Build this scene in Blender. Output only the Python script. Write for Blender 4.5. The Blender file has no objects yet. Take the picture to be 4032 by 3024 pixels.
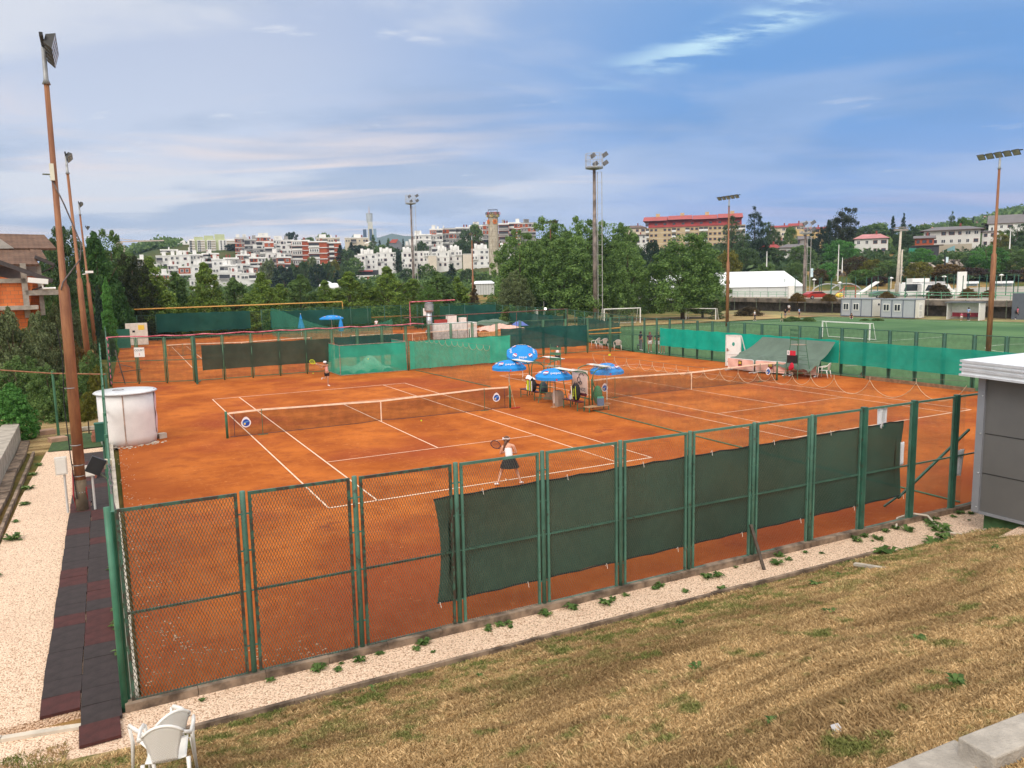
import bpy, bmesh, math, random
import numpy as np
from mathutils import Vector, Matrix
rnd = random.Random(7)
PI = math.pi
S = bpy.context.scene
COL = S.collection
# ------------------------------------------------------------------ camera
CAM = np.array([-5.095, -20.246, 5.988]); FPX = 3040.2
YAW, PITCH, ROLL = [math.radians(a) for a in (28.027, -7.587, -1.191)]
_f = np.array([math.sin(YAW)*math.cos(PITCH), math.cos(YAW)*math.cos(PITCH), math.sin(PITCH)])
_r = np.array([math.cos(YAW), -math.sin(YAW), 0.0]); _u = np.cross(_r, _f)
_r2 = math.cos(ROLL)*_r + math.sin(ROLL)*_u; _u2 = -math.sin(ROLL)*_r + math.cos(ROLL)*_u
cd = bpy.data.cameras.new('camera'); cam = bpy.data.objects.new('camera', cd); COL.objects.link(cam)
cd.sensor_width = 36; cd.lens = 36*FPX/4032; cd.clip_start = 0.1; cd.clip_end = 9000
cam.matrix_world = Matrix(((_r2[0], _u2[0], -_f[0], CAM[0]), (_r2[1], _u2[1], -_f[1], CAM[1]), (_r2[2], _u2[2], -_f[2], CAM[2]), (0, 0, 0, 1)))
S.camera = cam
S.render.resolution_x = 1024; S.render.resolution_y = 768
S.render.engine = 'CYCLES'
S.cycles.max_bounces = 8; S.cycles.diffuse_bounces = 3; S.cycles.transparent_max_bounces = 24; S.cycles.volume_bounces = 0
S.view_settings.view_transform = 'Standard'; S.view_settings.look = 'None'; S.view_settings.gamma = 1
S.view_settings.exposure = 0.10

def ray(u, v): return _r2*((u-2016)/FPX) + _u2*(-(v-1512)/FPX) + _f
def P(u, v, d): return Vector(CAM + d*ray(u, v))               # point at depth d
def G(u, v, z=0.0):
    r = ray(u, v); return Vector(CAM + r*((z-CAM[2])/r[2]))
def PX(u, v, x):
    r = ray(u, v); return Vector(CAM + r*((x-CAM[0])/r[0]))

# ------------------------------------------------------------------ node helper
class NT:
    def __init__(s, tree): s.t = tree; s.n = tree.nodes; s.l = tree.links
    def new(s, k, **kw):
        o = s.n.new(k)
        for a, b in kw.items(): setattr(o, a, b)
        return o
    def put(s, sock, v):
        if v is None: return
        if isinstance(v, bpy.types.NodeSocket): s.l.new(v, sock)
        else:
            try:
                if hasattr(sock.default_value, '__len__') and len(sock.default_value) == 4 and len(v) == 3: v = (*v, 1)
            except TypeError: pass
            sock.default_value = v
    def m(s, op, a, b=None, c=None, clamp=False):
        o = s.new('ShaderNodeMath', operation=op, use_clamp=clamp); s.put(o.inputs[0], a); s.put(o.inputs[1], b)
        if c is not None: s.put(o.inputs[2], c)
        return o.outputs[0]
    def vm(s, op, a, b=None):
        o = s.new('ShaderNodeVectorMath', operation=op); s.put(o.inputs[0], a)
        if b is not None: s.put(o.inputs[1], b)
        return o.outputs['Value'] if op in ('DOT_PRODUCT', 'LENGTH') else o.outputs[0]
    def mix(s, f, a, b, bt='MIX'):
        o = s.new('ShaderNodeMix', data_type='RGBA', blend_type=bt); s.put(o.inputs[0], f); s.put(o.inputs[6], a); s.put(o.inputs[7], b)
        return o.outputs[2]
    def ss(s, v, a, b, lo=0.0, hi=1.0):
        o = s.new('ShaderNodeMapRange', interpolation_type='SMOOTHSTEP'); s.put(o.inputs[0], v)
        o.inputs[1].default_value = a; o.inputs[2].default_value = b; o.inputs[3].default_value = lo; o.inputs[4].default_value = hi
        return o.outputs[0]
    def noise(s, vec, scale, detail=4, rough=.55, out=0, dist=0.0):
        o = s.new('ShaderNodeTexNoise'); s.put(o.inputs['Vector'], vec); o.inputs['Scale'].default_value = scale
        o.inputs['Detail'].default_value = detail; o.inputs['Roughness'].default_value = rough; o.inputs['Distortion'].default_value = dist
        return o.outputs[out]
    def vor(s, vec, scale, feature='F1', out=0):
        o = s.new('ShaderNodeTexVoronoi', feature=feature); s.put(o.inputs['Vector'], vec); o.inputs['Scale'].default_value = scale
        return o.outputs[out]
    def mapv(s, vec, scale=(1, 1, 1), rot=(0, 0, 0), loc=(0, 0, 0)):
        o = s.new('ShaderNodeMapping'); s.put(o.inputs[0], vec); o.inputs[1].default_value = loc; o.inputs[2].default_value = rot; o.inputs[3].default_value = scale
        return o.outputs[0]
    def bump(s, h, strength=.5, dist=.02):
        o = s.new('ShaderNodeBump'); s.put(o.inputs['Height'], h); o.inputs['Strength'].default_value = strength; o.inputs['Distance'].default_value = dist
        return o.outputs[0]
    def xyz(s, v):
        o = s.new('ShaderNodeSeparateXYZ'); s.put(o.inputs[0], v); return o.outputs
    def pos(s): return s.new('ShaderNodeNewGeometry').outputs['Position']
    def obj(s): return s.new('ShaderNodeTexCoord').outputs['Object']
    def island(s): return s.new('ShaderNodeNewGeometry').outputs['Random Per Island']
    def oinfo(s): return s.new('ShaderNodeObjectInfo').outputs['Random']

# ------------------------------------------------------------------ sky
W = bpy.data.worlds.new('World'); S.world = W; W.use_nodes = True
n = NT(W.node_tree); n.n.clear()
dirv = n.new('ShaderNodeTexCoord').outputs['Generated']
X, Y, Z = n.xyz(dirv)
sR = n.vm('DOT_PRODUCT', dirv, (float(_r[0]), float(_r[1]), 0.0)); sF = n.vm('DOT_PRODUCT', dirv, (math.sin(YAW), math.cos(YAW), 0.0))
SUN_EL, SUN_AZ = math.radians(42), math.radians(232)            # azimuth clockwise from +Y
sky = n.new('ShaderNodeTexSky', sky_type='NISHITA'); sky.sun_disc = False
sky.sun_elevation = SUN_EL; sky.sun_rotation = SUN_AZ; sky.air_density = 1.5; sky.dust_density = 1.5; sky.ozone_density = 3
zc = n.m('MAXIMUM', Z, 0.0)
den = n.m('ADD', zc, 0.10)
cmb = n.new('ShaderNodeCombineXYZ'); n.put(cmb.inputs[0], n.m('DIVIDE', sR, den)); n.put(cmb.inputs[1], n.m('DIVIDE', sF, den))
cp = cmb.outputs[0]
warp = n.mapv(cp, (0.55, 1.0, 1), (0, 0, math.radians(-12)))
big = n.noise(warp, 0.42, 4, .5)
fin = n.noise(n.mapv(cp, (0.75, 1.0, 1), (0, 0, math.radians(-16)), (3.1, 1.7, 0)), .75, 7, .52, dist=.5)
side = n.ss(n.m('ADD', sR, n.m('MULTIPLY', n.m('SUBTRACT', big, .5), .5)), -0.34, 0.30)
blue = n.mix(n.ss(Z, 0.0, 0.22), (0.33, 0.46, 0.80), (0.135, 0.33, 0.70))
blue = n.mix(n.ss(Z, 0.2, 0.42), blue, (0.20, 0.38, 0.70))
pale = n.mix(n.ss(Z, 0.0, 0.10), (0.50, 0.62, 0.84), (0.60, 0.67, 0.82))
pale = n.mix(n.ss(Z, 0.12, 0.33), pale, (0.50, 0.57, 0.74))
base = n.mix(side, pale, blue)
# soft grey-violet layers
lay = n.ss(fin, .43, .57)
base = n.mix(n.m('MULTIPLY', lay, n.ss(side, 0.0, 1.0, 0.85, 0.22)), base, (0.73, 0.755, 0.825))
dk = n.ss(n.noise(n.mapv(cp, (0.7, 1.0, 1), (0, 0, .25), (8, 2, 0)), 0.85, 7, .54), .45, .60)
base = n.mix(n.m('MULTIPLY', dk, n.ss(side, 0.0, 1.0, 0.80, 0.35)), base, n.mix(side, (0.38, 0.48, 0.66), (0.15, 0.30, 0.59)))
# warm bright streaks, mostly low left, faint on the right
st = n.noise(n.mapv(cp, (0.45, 1.2, 1), (0, 0, math.radians(-12)), (1.3, 5.2, 0)), .95, 8, .55, dist=.9)
stm = n.m('MULTIPLY', n.ss(st, .48, .66), n.m('MULTIPLY', n.ss(side, 0.1, 1.0, 0.95, 0.10), n.ss(Z, .26, .13)))
base = n.mix(stm, base, (0.86, 0.76, 0.75))
lowr = n.m('MULTIPLY', n.m('MULTIPLY', n.ss(n.noise(n.mapv(cp, (.35, 1.2, 1), loc=(4, 4, 0)), 1.0, 5, .55), .44, .62), n.ss(Z, .13, .04)), n.ss(sR, .1, .35))
base = n.mix(n.m('MULTIPLY', lowr, .75), base, (0.58, 0.54, 0.76))
pf = n.noise(n.mapv(cp, (1.0, 1.5, 1), (0, 0, -.35), (2.2, .6, 0)), 2.3, 8, .6, dist=.3)
base = n.mix(n.m('MULTIPLY', n.ss(pf, .62, .74), n.m('MULTIPLY', n.ss(side, .1, .9, .8, .25), n.ss(Z, .07, .12))), base, (0.76, 0.79, 0.87))
# bright gap near the top right
gx = n.m('SUBTRACT', sR, .30); gz = n.m('SUBTRACT', Z, n.m('ADD', .285, n.m('MULTIPLY', gx, .25)))
gm = n.m('MULTIPLY', n.ss(n.m('ABSOLUTE', gz), .028, .0), n.ss(n.m('ABSOLUTE', gx), .26, .05))
gm = n.m('MULTIPLY', gm, n.ss(n.noise(n.mapv(cp, (1, 2.2, 1), (0, 0, -.3)), 2.6, 7, .6), .44, .62))
base = n.mix(n.m('MULTIPLY', gm, .9), base, (0.62, 0.86, 0.97))
base = n.mix(.06, base, n.mix(1.0, sky.outputs[0], (.1, .1, .1), 'MULTIPLY'))
# unseen sky overhead and behind the viewer, brightened to light the place
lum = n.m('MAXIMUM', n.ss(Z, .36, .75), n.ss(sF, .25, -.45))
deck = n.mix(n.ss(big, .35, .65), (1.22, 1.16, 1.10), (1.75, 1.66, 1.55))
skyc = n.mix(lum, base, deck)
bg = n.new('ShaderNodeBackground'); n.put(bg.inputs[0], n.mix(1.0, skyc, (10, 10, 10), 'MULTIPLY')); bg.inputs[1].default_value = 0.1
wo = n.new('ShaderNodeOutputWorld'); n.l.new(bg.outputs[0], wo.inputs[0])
W.cycles_visibility.camera = True if hasattr(W, 'cycles_visibility') else True
# ------------------------------------------------------------------ sun behind thin cloud
sl = bpy.data.lights.new('sun', 'SUN'); sl.energy = 1.3; sl.angle = math.radians(24); sl.color = (1, .93, .84)
so = bpy.data.objects.new('sun', sl); COL.objects.link(so)
sd = Vector((math.sin(SUN_AZ)*math.cos(SUN_EL), math.cos(SUN_AZ)*math.cos(SUN_EL), math.sin(SUN_EL)))
so.rotation_euler = sd.to_track_quat('Z', 'Y').to_euler(); so.location = (-60, -60, 120)

# ------------------------------------------------------------------ mesh helpers
class MB:
    def __init__(s): s.v = []; s.f = []; s.mi = []; s.k = 0
    def add(s, vs, fs, k=None):
        b = len(s.v); s.v += [tuple(q) for q in vs]; s.f += [tuple(i+b for i in f) for f in fs]; s.mi += [s.k if k is None else k]*len(fs); return s
    def box(s, c, sz, rz=0.0, M=None, k=None):
        x, y, z = [a/2 for a in sz]
        vs = [Vector((i*x, j*y, l*z)) for l in (-1, 1) for j in (-1, 1) for i in (-1, 1)]
        if M is None: M = Matrix.Rotation(rz, 3, 'Z')
        vs = [M @ q + Vector(c) for q in vs]
        return s.add(vs, [(0, 2, 3, 1), (4, 5, 7, 6), (0, 1, 5, 4), (2, 6, 7, 3), (0, 4, 6, 2), (1, 3, 7, 5)], k)
    def bar(s, a, b, w, h=None, k=None, up=(0, 0, 1)):
        a = Vector(a); b = Vector(b); h = h or w; d = b-a; L = d.length
        if L < 1e-6: return s
        d.normalize(); x = d.cross(Vector(up))
        if x.length < 1e-3: x = d.cross(Vector((1, 0, 0)))
        x.normalize(); y = x.cross(d)
        M = Matrix((x, d, y)).transposed()
        return s.box((a+b)/2, (w, L, h), M=M, k=k)
    def tube(s, pts, r, n=8, k=None, cap=True):
        pts = [Vector(p) for p in pts]; m = len(pts)
        rs = r if hasattr(r, '__len__') else [r]*m
        vs = []; px = None
        for i, p in enumerate(pts):
            t = (pts[min(i+1, m-1)] - pts[max(i-1, 0)])
            if t.length < 1e-9: t = Vector((0, 0, 1))
            t.normalize()
            if px is None:
                px = t.cross(Vector((0, 0, 1)))
                if px.length < 1e-2: px = t.cross(Vector((1, 0, 0)))
            px = (px - t*px.dot(t))
            if px.length < 1e-4: px = t.cross(Vector((.3, 1, .2)))
            px.normalize(); py = t.cross(px)
            vs += [p + px*(math.cos(2*PI*j/n)*rs[i]) + py*(math.sin(2*PI*j/n)*rs[i]) for j in range(n)]
        fs = [(i*n+j, i*n+(j+1) % n, (i+1)*n+(j+1) % n, (i+1)*n+j) for i in range(m-1) for j in range(n)]
        if cap: fs += [tuple(range(n-1, -1, -1)), tuple((m-1)*n+j for j in range(n))]
        return s.add(vs, fs, k)
    def lathe(s, prof, c=(0, 0, 0), n=16, k=None, cap=True):
        c = Vector(c); vs = [c + Vector((r*math.cos(2*PI*j/n), r*math.sin(2*PI*j/n), z)) for r, z in prof for j in range(n)]
        m = len(prof); fs = [(i*n+j, i*n+(j+1) % n, (i+1)*n+(j+1) % n, (i+1)*n+j) for i in range(m-1) for j in range(n)]
        if cap: fs += [tuple(range(n-1, -1, -1)), tuple((m-1)*n+j for j in range(n))]
        return s.add(vs, fs, k)
    def prism(s, poly, o, ax, ay, an, th, k=None):
        """polygon (2D) in plane o+ax*x+ay*y, thickness th along an"""
        o, ax, ay, an = Vector(o), Vector(ax), Vector(ay), Vector(an); m = len(poly)
        vs = [o+ax*x+ay*y for x, y in poly] + [o+ax*x+ay*y+an*th for x, y in poly]
        fs = [tuple(range(m-1, -1, -1)), tuple(range(m, 2*m))] + [(i, (i+1) % m, m+(i+1) % m, m+i) for i in range(m)]
        return s.add(vs, fs, k)
    def grid(s, fn, nu, nv, k=None):
        vs = [fn(i/nu, j/nv) for j in range(nv+1) for i in range(nu+1)]
        fs = [(j*(nu+1)+i, j*(nu+1)+i+1, (j+1)*(nu+1)+i+1, (j+1)*(nu+1)+i) for j in range(nv) for i in range(nu)]
        return s.add(vs, fs, k)
    def ball(s, c, r, nu=10, nv=7, sc=(1, 1, 1), k=None):
        c = Vector(c); prof = [(math.sin(PI*i/nv), -math.cos(PI*i/nv)) for i in range(nv+1)]
        vs = [c+Vector((p*r*sc[0]*math.cos(2*PI*j/nu), p*r*sc[1]*math.sin(2*PI*j/nu), q*r*sc[2])) for p, q in prof for j in range(nu)]
        fs = [(i*nu+j, i*nu+(j+1) % nu, (i+1)*nu+(j+1) % nu, (i+1)*nu+j) for i in range(nv) for j in range(nu)]
        return s.add(vs, fs, k)
    def mesh(s, name, mats, smooth=False):
        me = bpy.data.meshes.new(name); me.from_pydata(s.v, [], s.f)
        mats = mats if isinstance(mats, (list, tuple)) else [mats]
        for q in mats: me.materials.append(q)
        if len(mats) > 1: me.polygons.foreach_set('material_index', s.mi)
        if smooth: me.polygons.foreach_set('use_smooth', [True]*len(me.polygons))
        me.update(); return me

def np_mesh(name, co, quads, mat, smooth=False, n=4):
    me = bpy.data.meshes.new(name); nv = len(co); nf = len(quads)
    me.vertices.add(nv); me.vertices.foreach_set('co', np.asarray(co, np.float32).ravel())
    me.loops.add(nf*n); me.loops.foreach_set('vertex_index', np.asarray(quads, np.int32).ravel())
    me.polygons.add(nf); me.polygons.foreach_set('loop_start', np.arange(0, nf*n, n, dtype=np.int32))
    if smooth: me.polygons.foreach_set('use_smooth', [True]*nf)
    me.materials.append(mat); me.update(calc_edges=True); return me

def tag(o, label=None, cat=None, group=None, kind=None):
    if label: o['label'] = label
    if cat: o['category'] = cat
    if group: o['group'] = group
    if kind: o['kind'] = kind
    return o
def thing(name, label, cat, loc=(0, 0, 0), rz=0.0, group=None, scale=1.0):
    o = bpy.data.objects.new(name, None); COL.objects.link(o); o.location = loc; o.rotation_euler = (0, 0, rz); o.empty_display_size = .2
    if scale != 1.0: o.scale = (scale,)*3
    return tag(o, label, cat, group)
def part(name, mb, mats, parent=None, smooth=False, loc=None, rot=None, world=False, label=None):
    if world and parent is not None:
        pl = parent.location; mb.v = [(a-pl.x, b-pl.y, c-pl.z) for a, b, c in mb.v]
    me = mb if isinstance(mb, bpy.types.Mesh) else mb.mesh(name, mats, smooth)
    o = bpy.data.objects.new(name, me); COL.objects.link(o)
    if parent: o.parent = parent
    if loc is not None: o.location = loc
    if rot is not None: o.rotation_euler = rot
    if label: o['label'] = label
    return o
def single(name, mb, mats, label, cat, group=None, loc=None, rot=None, smooth=False, kind=None):
    if loc is None and not isinstance(mb, bpy.types.Mesh):       # put the origin at the base of the thing
        a = np.array(mb.v); c = (a.min(0)+a.max(0))/2; c[2] = a[:, 2].min(); mb.v = [tuple(q) for q in a-c]; loc = tuple(c)
    return tag(part(name, mb, mats, None, smooth, loc, rot), label, cat, group, kind)
def struct(name, mb, mats, smooth=False, kind='structure', label=None):
    return tag(part(name, mb, mats, None, smooth), label, None, None, kind)
def kids(o): return [c for c in bpy.data.objects if c.parent == o]
def copytree(o, loc=None, rz=None, label=None, group=None, scale=None, tree=None):
    c = o.copy(); COL.objects.link(c)
    if loc is not None: c.location = loc
    if rz is not None: c.rotation_euler = (0, 0, rz)
    if scale is not None: c.scale = scale if hasattr(scale, '__len__') else (scale,)*3
    if label: c['label'] = label
    if group: c['group'] = group
    def rec(a, b):
        for ch in a.children:
            d = ch.copy(); COL.objects.link(d); d.parent = b; rec(ch, d)
    rec(o, c)
    return c

# ------------------------------------------------------------------ materials
MATS = {}
def newmat(name):
    m = bpy.data.materials.new(name); m.use_nodes = True; t = NT(m.node_tree); t.n.clear()
    b = t.new('ShaderNodeBsdfPrincipled'); o = t.new('ShaderNodeOutputMaterial'); t.l.new(b.outputs[0], o.inputs[0])
    return m, t, b, o
def mat(name, col, rough=.7, var=.18, scale=4.0, bump=0.0, metal=0.0, col2=None, spec=.5, isl=0.0, bscale=None):
    if name in MATS: return MATS[name]
    m, t, b, o = newmat(name); p = t.obj()
    f = t.ss(t.noise(p, scale, 5, .6), .3, .7)
    a = tuple(max(0, c*(1-var)) for c in col); c2 = tuple(min(1, c*(1+var)) for c in (col2 or col))
    c = t.mix(f, a, c2)
    if isl: c = t.mix(t.m('MULTIPLY', t.island(), isl), c, tuple(q*.35 for q in col))
    t.put(b.inputs['Base Color'], c); b.inputs['Roughness'].default_value = rough; b.inputs['Metallic'].default_value = metal
    b.inputs['Specular IOR Level'].default_value = spec
    if bump: t.put(b.inputs['Normal'], t.bump(t.noise(p, bscale or scale*6, 6, .6), bump, .02))
    MATS[name] = m; return m
def cloth(name, col, see=.25, var=.12, scale=2.0, folds=.0, trans=.25, weave=False):
    """shade net or mesh cloth: a woven sheet one can partly see through"""
    if name in MATS: return MATS[name]
    m, t, b, o = newmat(name); p = t.obj()
    f = t.ss(t.noise(p, scale, 4, .6), .3, .7)
    c = t.mix(f, tuple(q*(1-var) for q in col), tuple(q*(1+var) for q in col))
    t.put(b.inputs['Base Color'], c); b.inputs['Roughness'].default_value = .8; b.inputs['Specular IOR Level'].default_value = .15
    if folds: t.put(b.inputs['Normal'], t.bump(t.noise(t.mapv(p, (1, 1, .6)), 3, 4, .6), folds, .08))
    tl = t.new('ShaderNodeBsdfTranslucent'); t.put(tl.inputs[0], c)
    a = t.new('ShaderNodeMixShader'); a.inputs[0].default_value = trans; t.l.new(b.outputs[0], a.inputs[1]); t.l.new(tl.outputs[0], a.inputs[2])
    tr = t.new('ShaderNodeBsdfTransparent'); x = t.new('ShaderNodeMixShader')
    if see: t.put(x.inputs[0], t.m('ADD', see, t.m('MULTIPLY', t.m('SUBTRACT', f, .5), see*.25)))
    else: x.inputs[0].default_value = 0
    t.l.new(a.outputs[0], x.inputs[1]); t.l.new(tr.outputs[0], x.inputs[2]); t.l.new(x.outputs[0], o.inputs[0])
    MATS[name] = m; return m
def leafmat(name, dark, light, tint=None, tf=.0):
    if name in MATS: return MATS[name]
    m, t, b, o = newmat(name)
    r = t.island(); c = t.mix(r, dark, light)
    c = t.mix(t.ss(t.noise(t.obj(), .7, 3, .5), .35, .65, 0, .6), c, tuple(q*.7 for q in dark))
    if tint: c = t.mix(t.m('MULTIPLY', t.ss(t.noise(t.obj(), .5, 3, .6), .5, .62), tf), c, tint)
    t.put(b.inputs['Base Color'], c); b.inputs['Roughness'].default_value = .6; b.inputs['Specular IOR Level'].default_value = .25
    tl = t.new('ShaderNodeBsdfTranslucent'); t.put(tl.inputs[0], c); a = t.new('ShaderNodeMixShader'); a.inputs[0].default_value = .4
    t.l.new(b.outputs[0], a.inputs[1]); t.l.new(tl.outputs[0], a.inputs[2]); t.l.new(a.outputs[0], o.inputs[0])
    MATS[name] = m; return m

# clay court
m, t, b, o = newmat('clay'); p = t.pos()
c = t.mix(t.ss(t.noise(p, .35, 6, .6), .32, .66), (.33, .080, .014), (.53, .152, .027))
c = t.mix(t.ss(t.noise(t.mapv(p, (1, 1, 1), loc=(9, 4, 0)), .16, 4, .5), .50, .66, 0, .75), c, (.30, .060, .020))
c = t.mix(t.ss(t.noise(t.mapv(p, (.9, 3.4, 1), (0, 0, .45)), 1.6, 6, .65), .56, .74, 0, .55), c, (.62, .22, .075))
c = t.mix(t.ss(t.noise(t.mapv(p, (3.2, 1.1, 1), (0, 0, .2)), 2.2, 5, .65), .62, .76, 0, .5), c, (.26, .055, .018))
X_, Y_, Z_ = t.xyz(p)
fp = t.vor(t.mapv(p, (1, 1.6, 1), (0, 0, .4)), 2.6, 'F1', 0); c = t.mix(t.m('MULTIPLY', t.ss(fp, .16, .08), t.ss(t.noise(p, .5, 3), .46, .6, 0, .7)), c, (.66, .27, .10))
sc = t.noise(t.mapv(p, (1, 2.4, 1), (0, 0, .5)), 4.5, 5, .7); c = t.mix(t.m('MULTIPLY', t.ss(sc, .56, .66), t.ss(t.noise(p, .45, 4, .6), .42, .58, 0, .55)), c, (.68, .27, .10))
c = t.mix(t.ss(t.noise(t.mapv(p, (1, 1, 1), loc=(7, 2, 0)), 1.3, 7, .7), .50, .62, 0, .35), c, (.24, .055, .016))
sk = t.noise(t.mapv(p, (1, 14, 1), (0, 0, .08)), .7, 4, .6); c = t.mix(t.ss(sk, .55, .75, 0, .30), c, (.30, .070, .022))
sk2 = t.noise(t.mapv(p, (16, 1, 1), (0, 0, -.05)), .6, 4, .6); c = t.mix(t.ss(sk2, .58, .78, 0, .30), c, (.60, .20, .06))
c = t.mix(t.ss(t.noise(t.mapv(p, (1, 1, 1), loc=(3, 1, 0)), .55, 6, .7), .60, .72, 0, .8), c, (.22, .050, .022))
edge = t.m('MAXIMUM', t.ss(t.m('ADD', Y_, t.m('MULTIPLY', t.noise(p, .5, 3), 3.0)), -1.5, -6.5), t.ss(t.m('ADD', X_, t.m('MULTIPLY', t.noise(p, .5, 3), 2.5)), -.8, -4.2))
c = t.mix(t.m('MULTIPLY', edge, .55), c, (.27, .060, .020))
c = t.mix(t.ss(t.noise(p, 38, 3, .6), .70, .78, 0, .5), c, (.80, .55, .38))
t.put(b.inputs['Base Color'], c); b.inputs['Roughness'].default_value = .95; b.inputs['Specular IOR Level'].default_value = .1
t.put(b.inputs['Normal'], t.bump(t.m('ADD', t.noise(p, 9, 8, .7), t.m('MULTIPLY', t.noise(t.mapv(p, (1, 4, 1), (0, 0, .5)), 3, 4), .6)), .35, .03))
MATS['clay'] = m
# white tape lines dusted with clay
m, t, b, o = newmat('court_line'); p = t.pos()
c = t.mix(t.ss(t.noise(p, 1.1, 5, .7), .52, .70, 0, .75), (.86, .62, .46), (.50, .14, .04))
t.put(b.inputs['Base Color'], c); b.inputs['Roughness'].default_value = .8
MATS['court_line'] = m
# pale limestone gravel
def gravel(name, ca, cb, dark=(.42, .26, .16)):
    m, t, b, o = newmat(name); p = t.pos()
    v = t.vor(p, 42, 'F1', 0); vc = t.vor(p, 42, 'F1', 1)
    c = t.mix(t.xyz(vc)[0], ca, cb); c = t.mix(t.ss(v, .52, .78), c, dark)
    c = t.mix(t.ss(t.noise(p, .6, 4), .5, .75, 0, .35), c, tuple(q*.72 for q in ca))
    t.put(b.inputs['Base Color'], c); b.inputs['Roughness'].default_value = .9
    t.put(b.inputs['Normal'], t.bump(t.m('SUBTRACT', 1.0, v), .9, .02)); MATS[name] = m; return m
gravel('gravel', (.78, .54, .38), (.97, .76, .58))
# dry lawn soil
m, t, b, o = newmat('dry_lawn'); p = t.pos()
c = t.mix(t.ss(t.noise(p, 22, 6, .7), .3, .7), (.28, .19, .09), (.58, .43, .22))
c = t.mix(t.ss(t.noise(t.mapv(p, (.35, 1.3, 1), (0, 0, -.08)), .9, 5, .6), .45, .66, 0, .6), c, (.15, .085, .035))
c = t.mix(t.ss(t.noise(p, 1.7, 5, .65), .56, .66, 0, .7), c, (.10, .13, .03)); c = t.mix(t.ss(t.noise(t.mapv(p, (.25, 2.2, 1), (0, 0, -.1), (2, 5, 0)), 1.0, 5, .6), .5, .62, 0, .7), c, (.14, .085, .04))
t.put(b.inputs['Base Color'], c); b.inputs['Roughness'].default_value = 1; b.inputs['Specular IOR Level'].default_value = .05
t.put(b.inputs['Normal'], t.bump(t.noise(p, 40, 6, .7), .8, .03)); MATS['dry_lawn'] = m
# artificial turf
m, t, b, o = newmat('turf'); p = t.pos()
c = t.mix(t.ss(t.noise(p, .09, 5, .6), .3, .7), (.062, .135, .060), (.105, .200, .085))
c = t.mix(t.ss(t.noise(t.mapv(p, (.15, 1.2, 1), (0, 0, .1)), .5, 4, .6), .5, .7, 0, .35), c, (.14, .20, .11))
t.put(b.inputs['Base Color'], c); b.inputs['Roughness'].default_value = .95; b.inputs['Specular IOR Level'].default_value = .1; MATS['turf'] = m
# countryside ground: dry grass with green
m, t, b, o = newmat('field'); p = t.pos()
c = t.mix(t.ss(t.noise(p, .05, 6, .65), .42, .6), (.10, .115, .035), (.34, .21, .085))
c = t.mix(t.ss(t.noise(p, .9, 5, .65), .4, .65, 0, .55), c, (.060, .085, .025)); X_, Y_, Z_ = t.xyz(p); c = t.mix(t.ss(Y_, 200, 300, 0, .8), c, (.05, .075, .028))
t.put(b.inputs['Base Color'], c); b.inputs['Roughness'].default_value = 1; b.inputs['Specular IOR Level'].default_value = .05; MATS['field'] = m
m, t, b, o = newmat('mountain'); p = t.pos()
c = t.mix(t.noise(p, .004, 5, .6), (.05, .09, .07), (.09, .13, .10)); t.put(b.inputs['Base Color'], c); b.inputs['Roughness'].default_value = 1; MATS['mountain'] = m
# rusty painted mast
m, t, b, o = newmat('rust_mast'); p = t.obj()
c = t.mix(t.ss(t.noise(t.mapv(p, (3, 3, .5)), 1.5, 6, .65), .35, .65), (.20, .075, .035), (.34, .15, .065))
c = t.mix(t.ss(t.noise(t.mapv(p, (6, 6, 1.3)), 3, 5, .7), .62, .72, 0, .6), c, (.12, .045, .03))
t.put(b.inputs['Base Color'], c); b.inputs['Roughness'].default_value = .6; b.inputs['Metallic'].default_value = .1; MATS['rust_mast'] = m
# weathered green paint flaking to rust
def flaked(name, green, rust=(.06, .03, .02), lo=.60, amt=.9):
    m, t, b, o = newmat(name); p = t.pos()
    c = t.mix(t.ss(t.noise(p, 2.5, 4, .6), .3, .7), tuple(q*.8 for q in green), tuple(q*1.2 for q in green))
    f = t.ss(t.noise(t.mapv(p, (1, 1, .7)), 9, 7, .75), lo, lo+.09, 0, amt)
    t.put(b.inputs['Base Color'], t.mix(f, c, rust)); b.inputs['Roughness'].default_value = .5
    t.put(b.inputs['Normal'], t.bump(f, .3, .004)); MATS[name] = m
flaked('green_paint', (.072, .175, .128), lo=.56); flaked('rusty_green_paint', (.045, .11, .075), (.05, .028, .02), lo=.46); flaked('dark_green_paint', (.030, .11, .075), lo=.56); flaked('moss_green_paint', (.05, .15, .08), lo=.6)
flaked('bright_green_paint', (.045, .17, .10), lo=.62)
mat('wire', (.15, .17, .12), .5, .3, 6, metal=.5); mat('wire_light', (.30, .27, .22), .5, .3, 6, metal=.3)
cloth('windscreen_dark', (.036, .105, .082), .05, .32, .22, trans=.1); cloth('windscreen_brown', (.045, .068, .048), .04, .2, .8, trans=.1)
cloth('windscreen_teal', (.010, .46, .34), .06, .14, .9, folds=.5, trans=.3); cloth('windscreen_sea', (.050, .46, .32), .22, .14, .9, folds=.5, trans=.3)
cloth('windscreen_bottle', (.016, .095, .085), .07, .2, .7, folds=.6)
cloth('windscreen_long', (.060, .50, .34), .05, .14, .9, folds=.5, trans=.3); cloth('tennis_net', (.035, .035, .03), .66, .1, 3); cloth('divider_net', (.25, .19, .11), .80, .1, 3); cloth('divider_net_green', (.05, .17, .09), .70, .1, 3)
cloth('fence_mesh_far', (.07, .11, .08), .84, .1, 3); cloth('goal_net', (.3, .32, .3), .88, .1, 3)
mat('white_paint', (.80, .79, .76), .5, .06, 3); mat('white_plastic', (.82, .80, .76), .35, .04, 3); mat('net_tape', (.86, .66, .50), .8, .12, 3)
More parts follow.
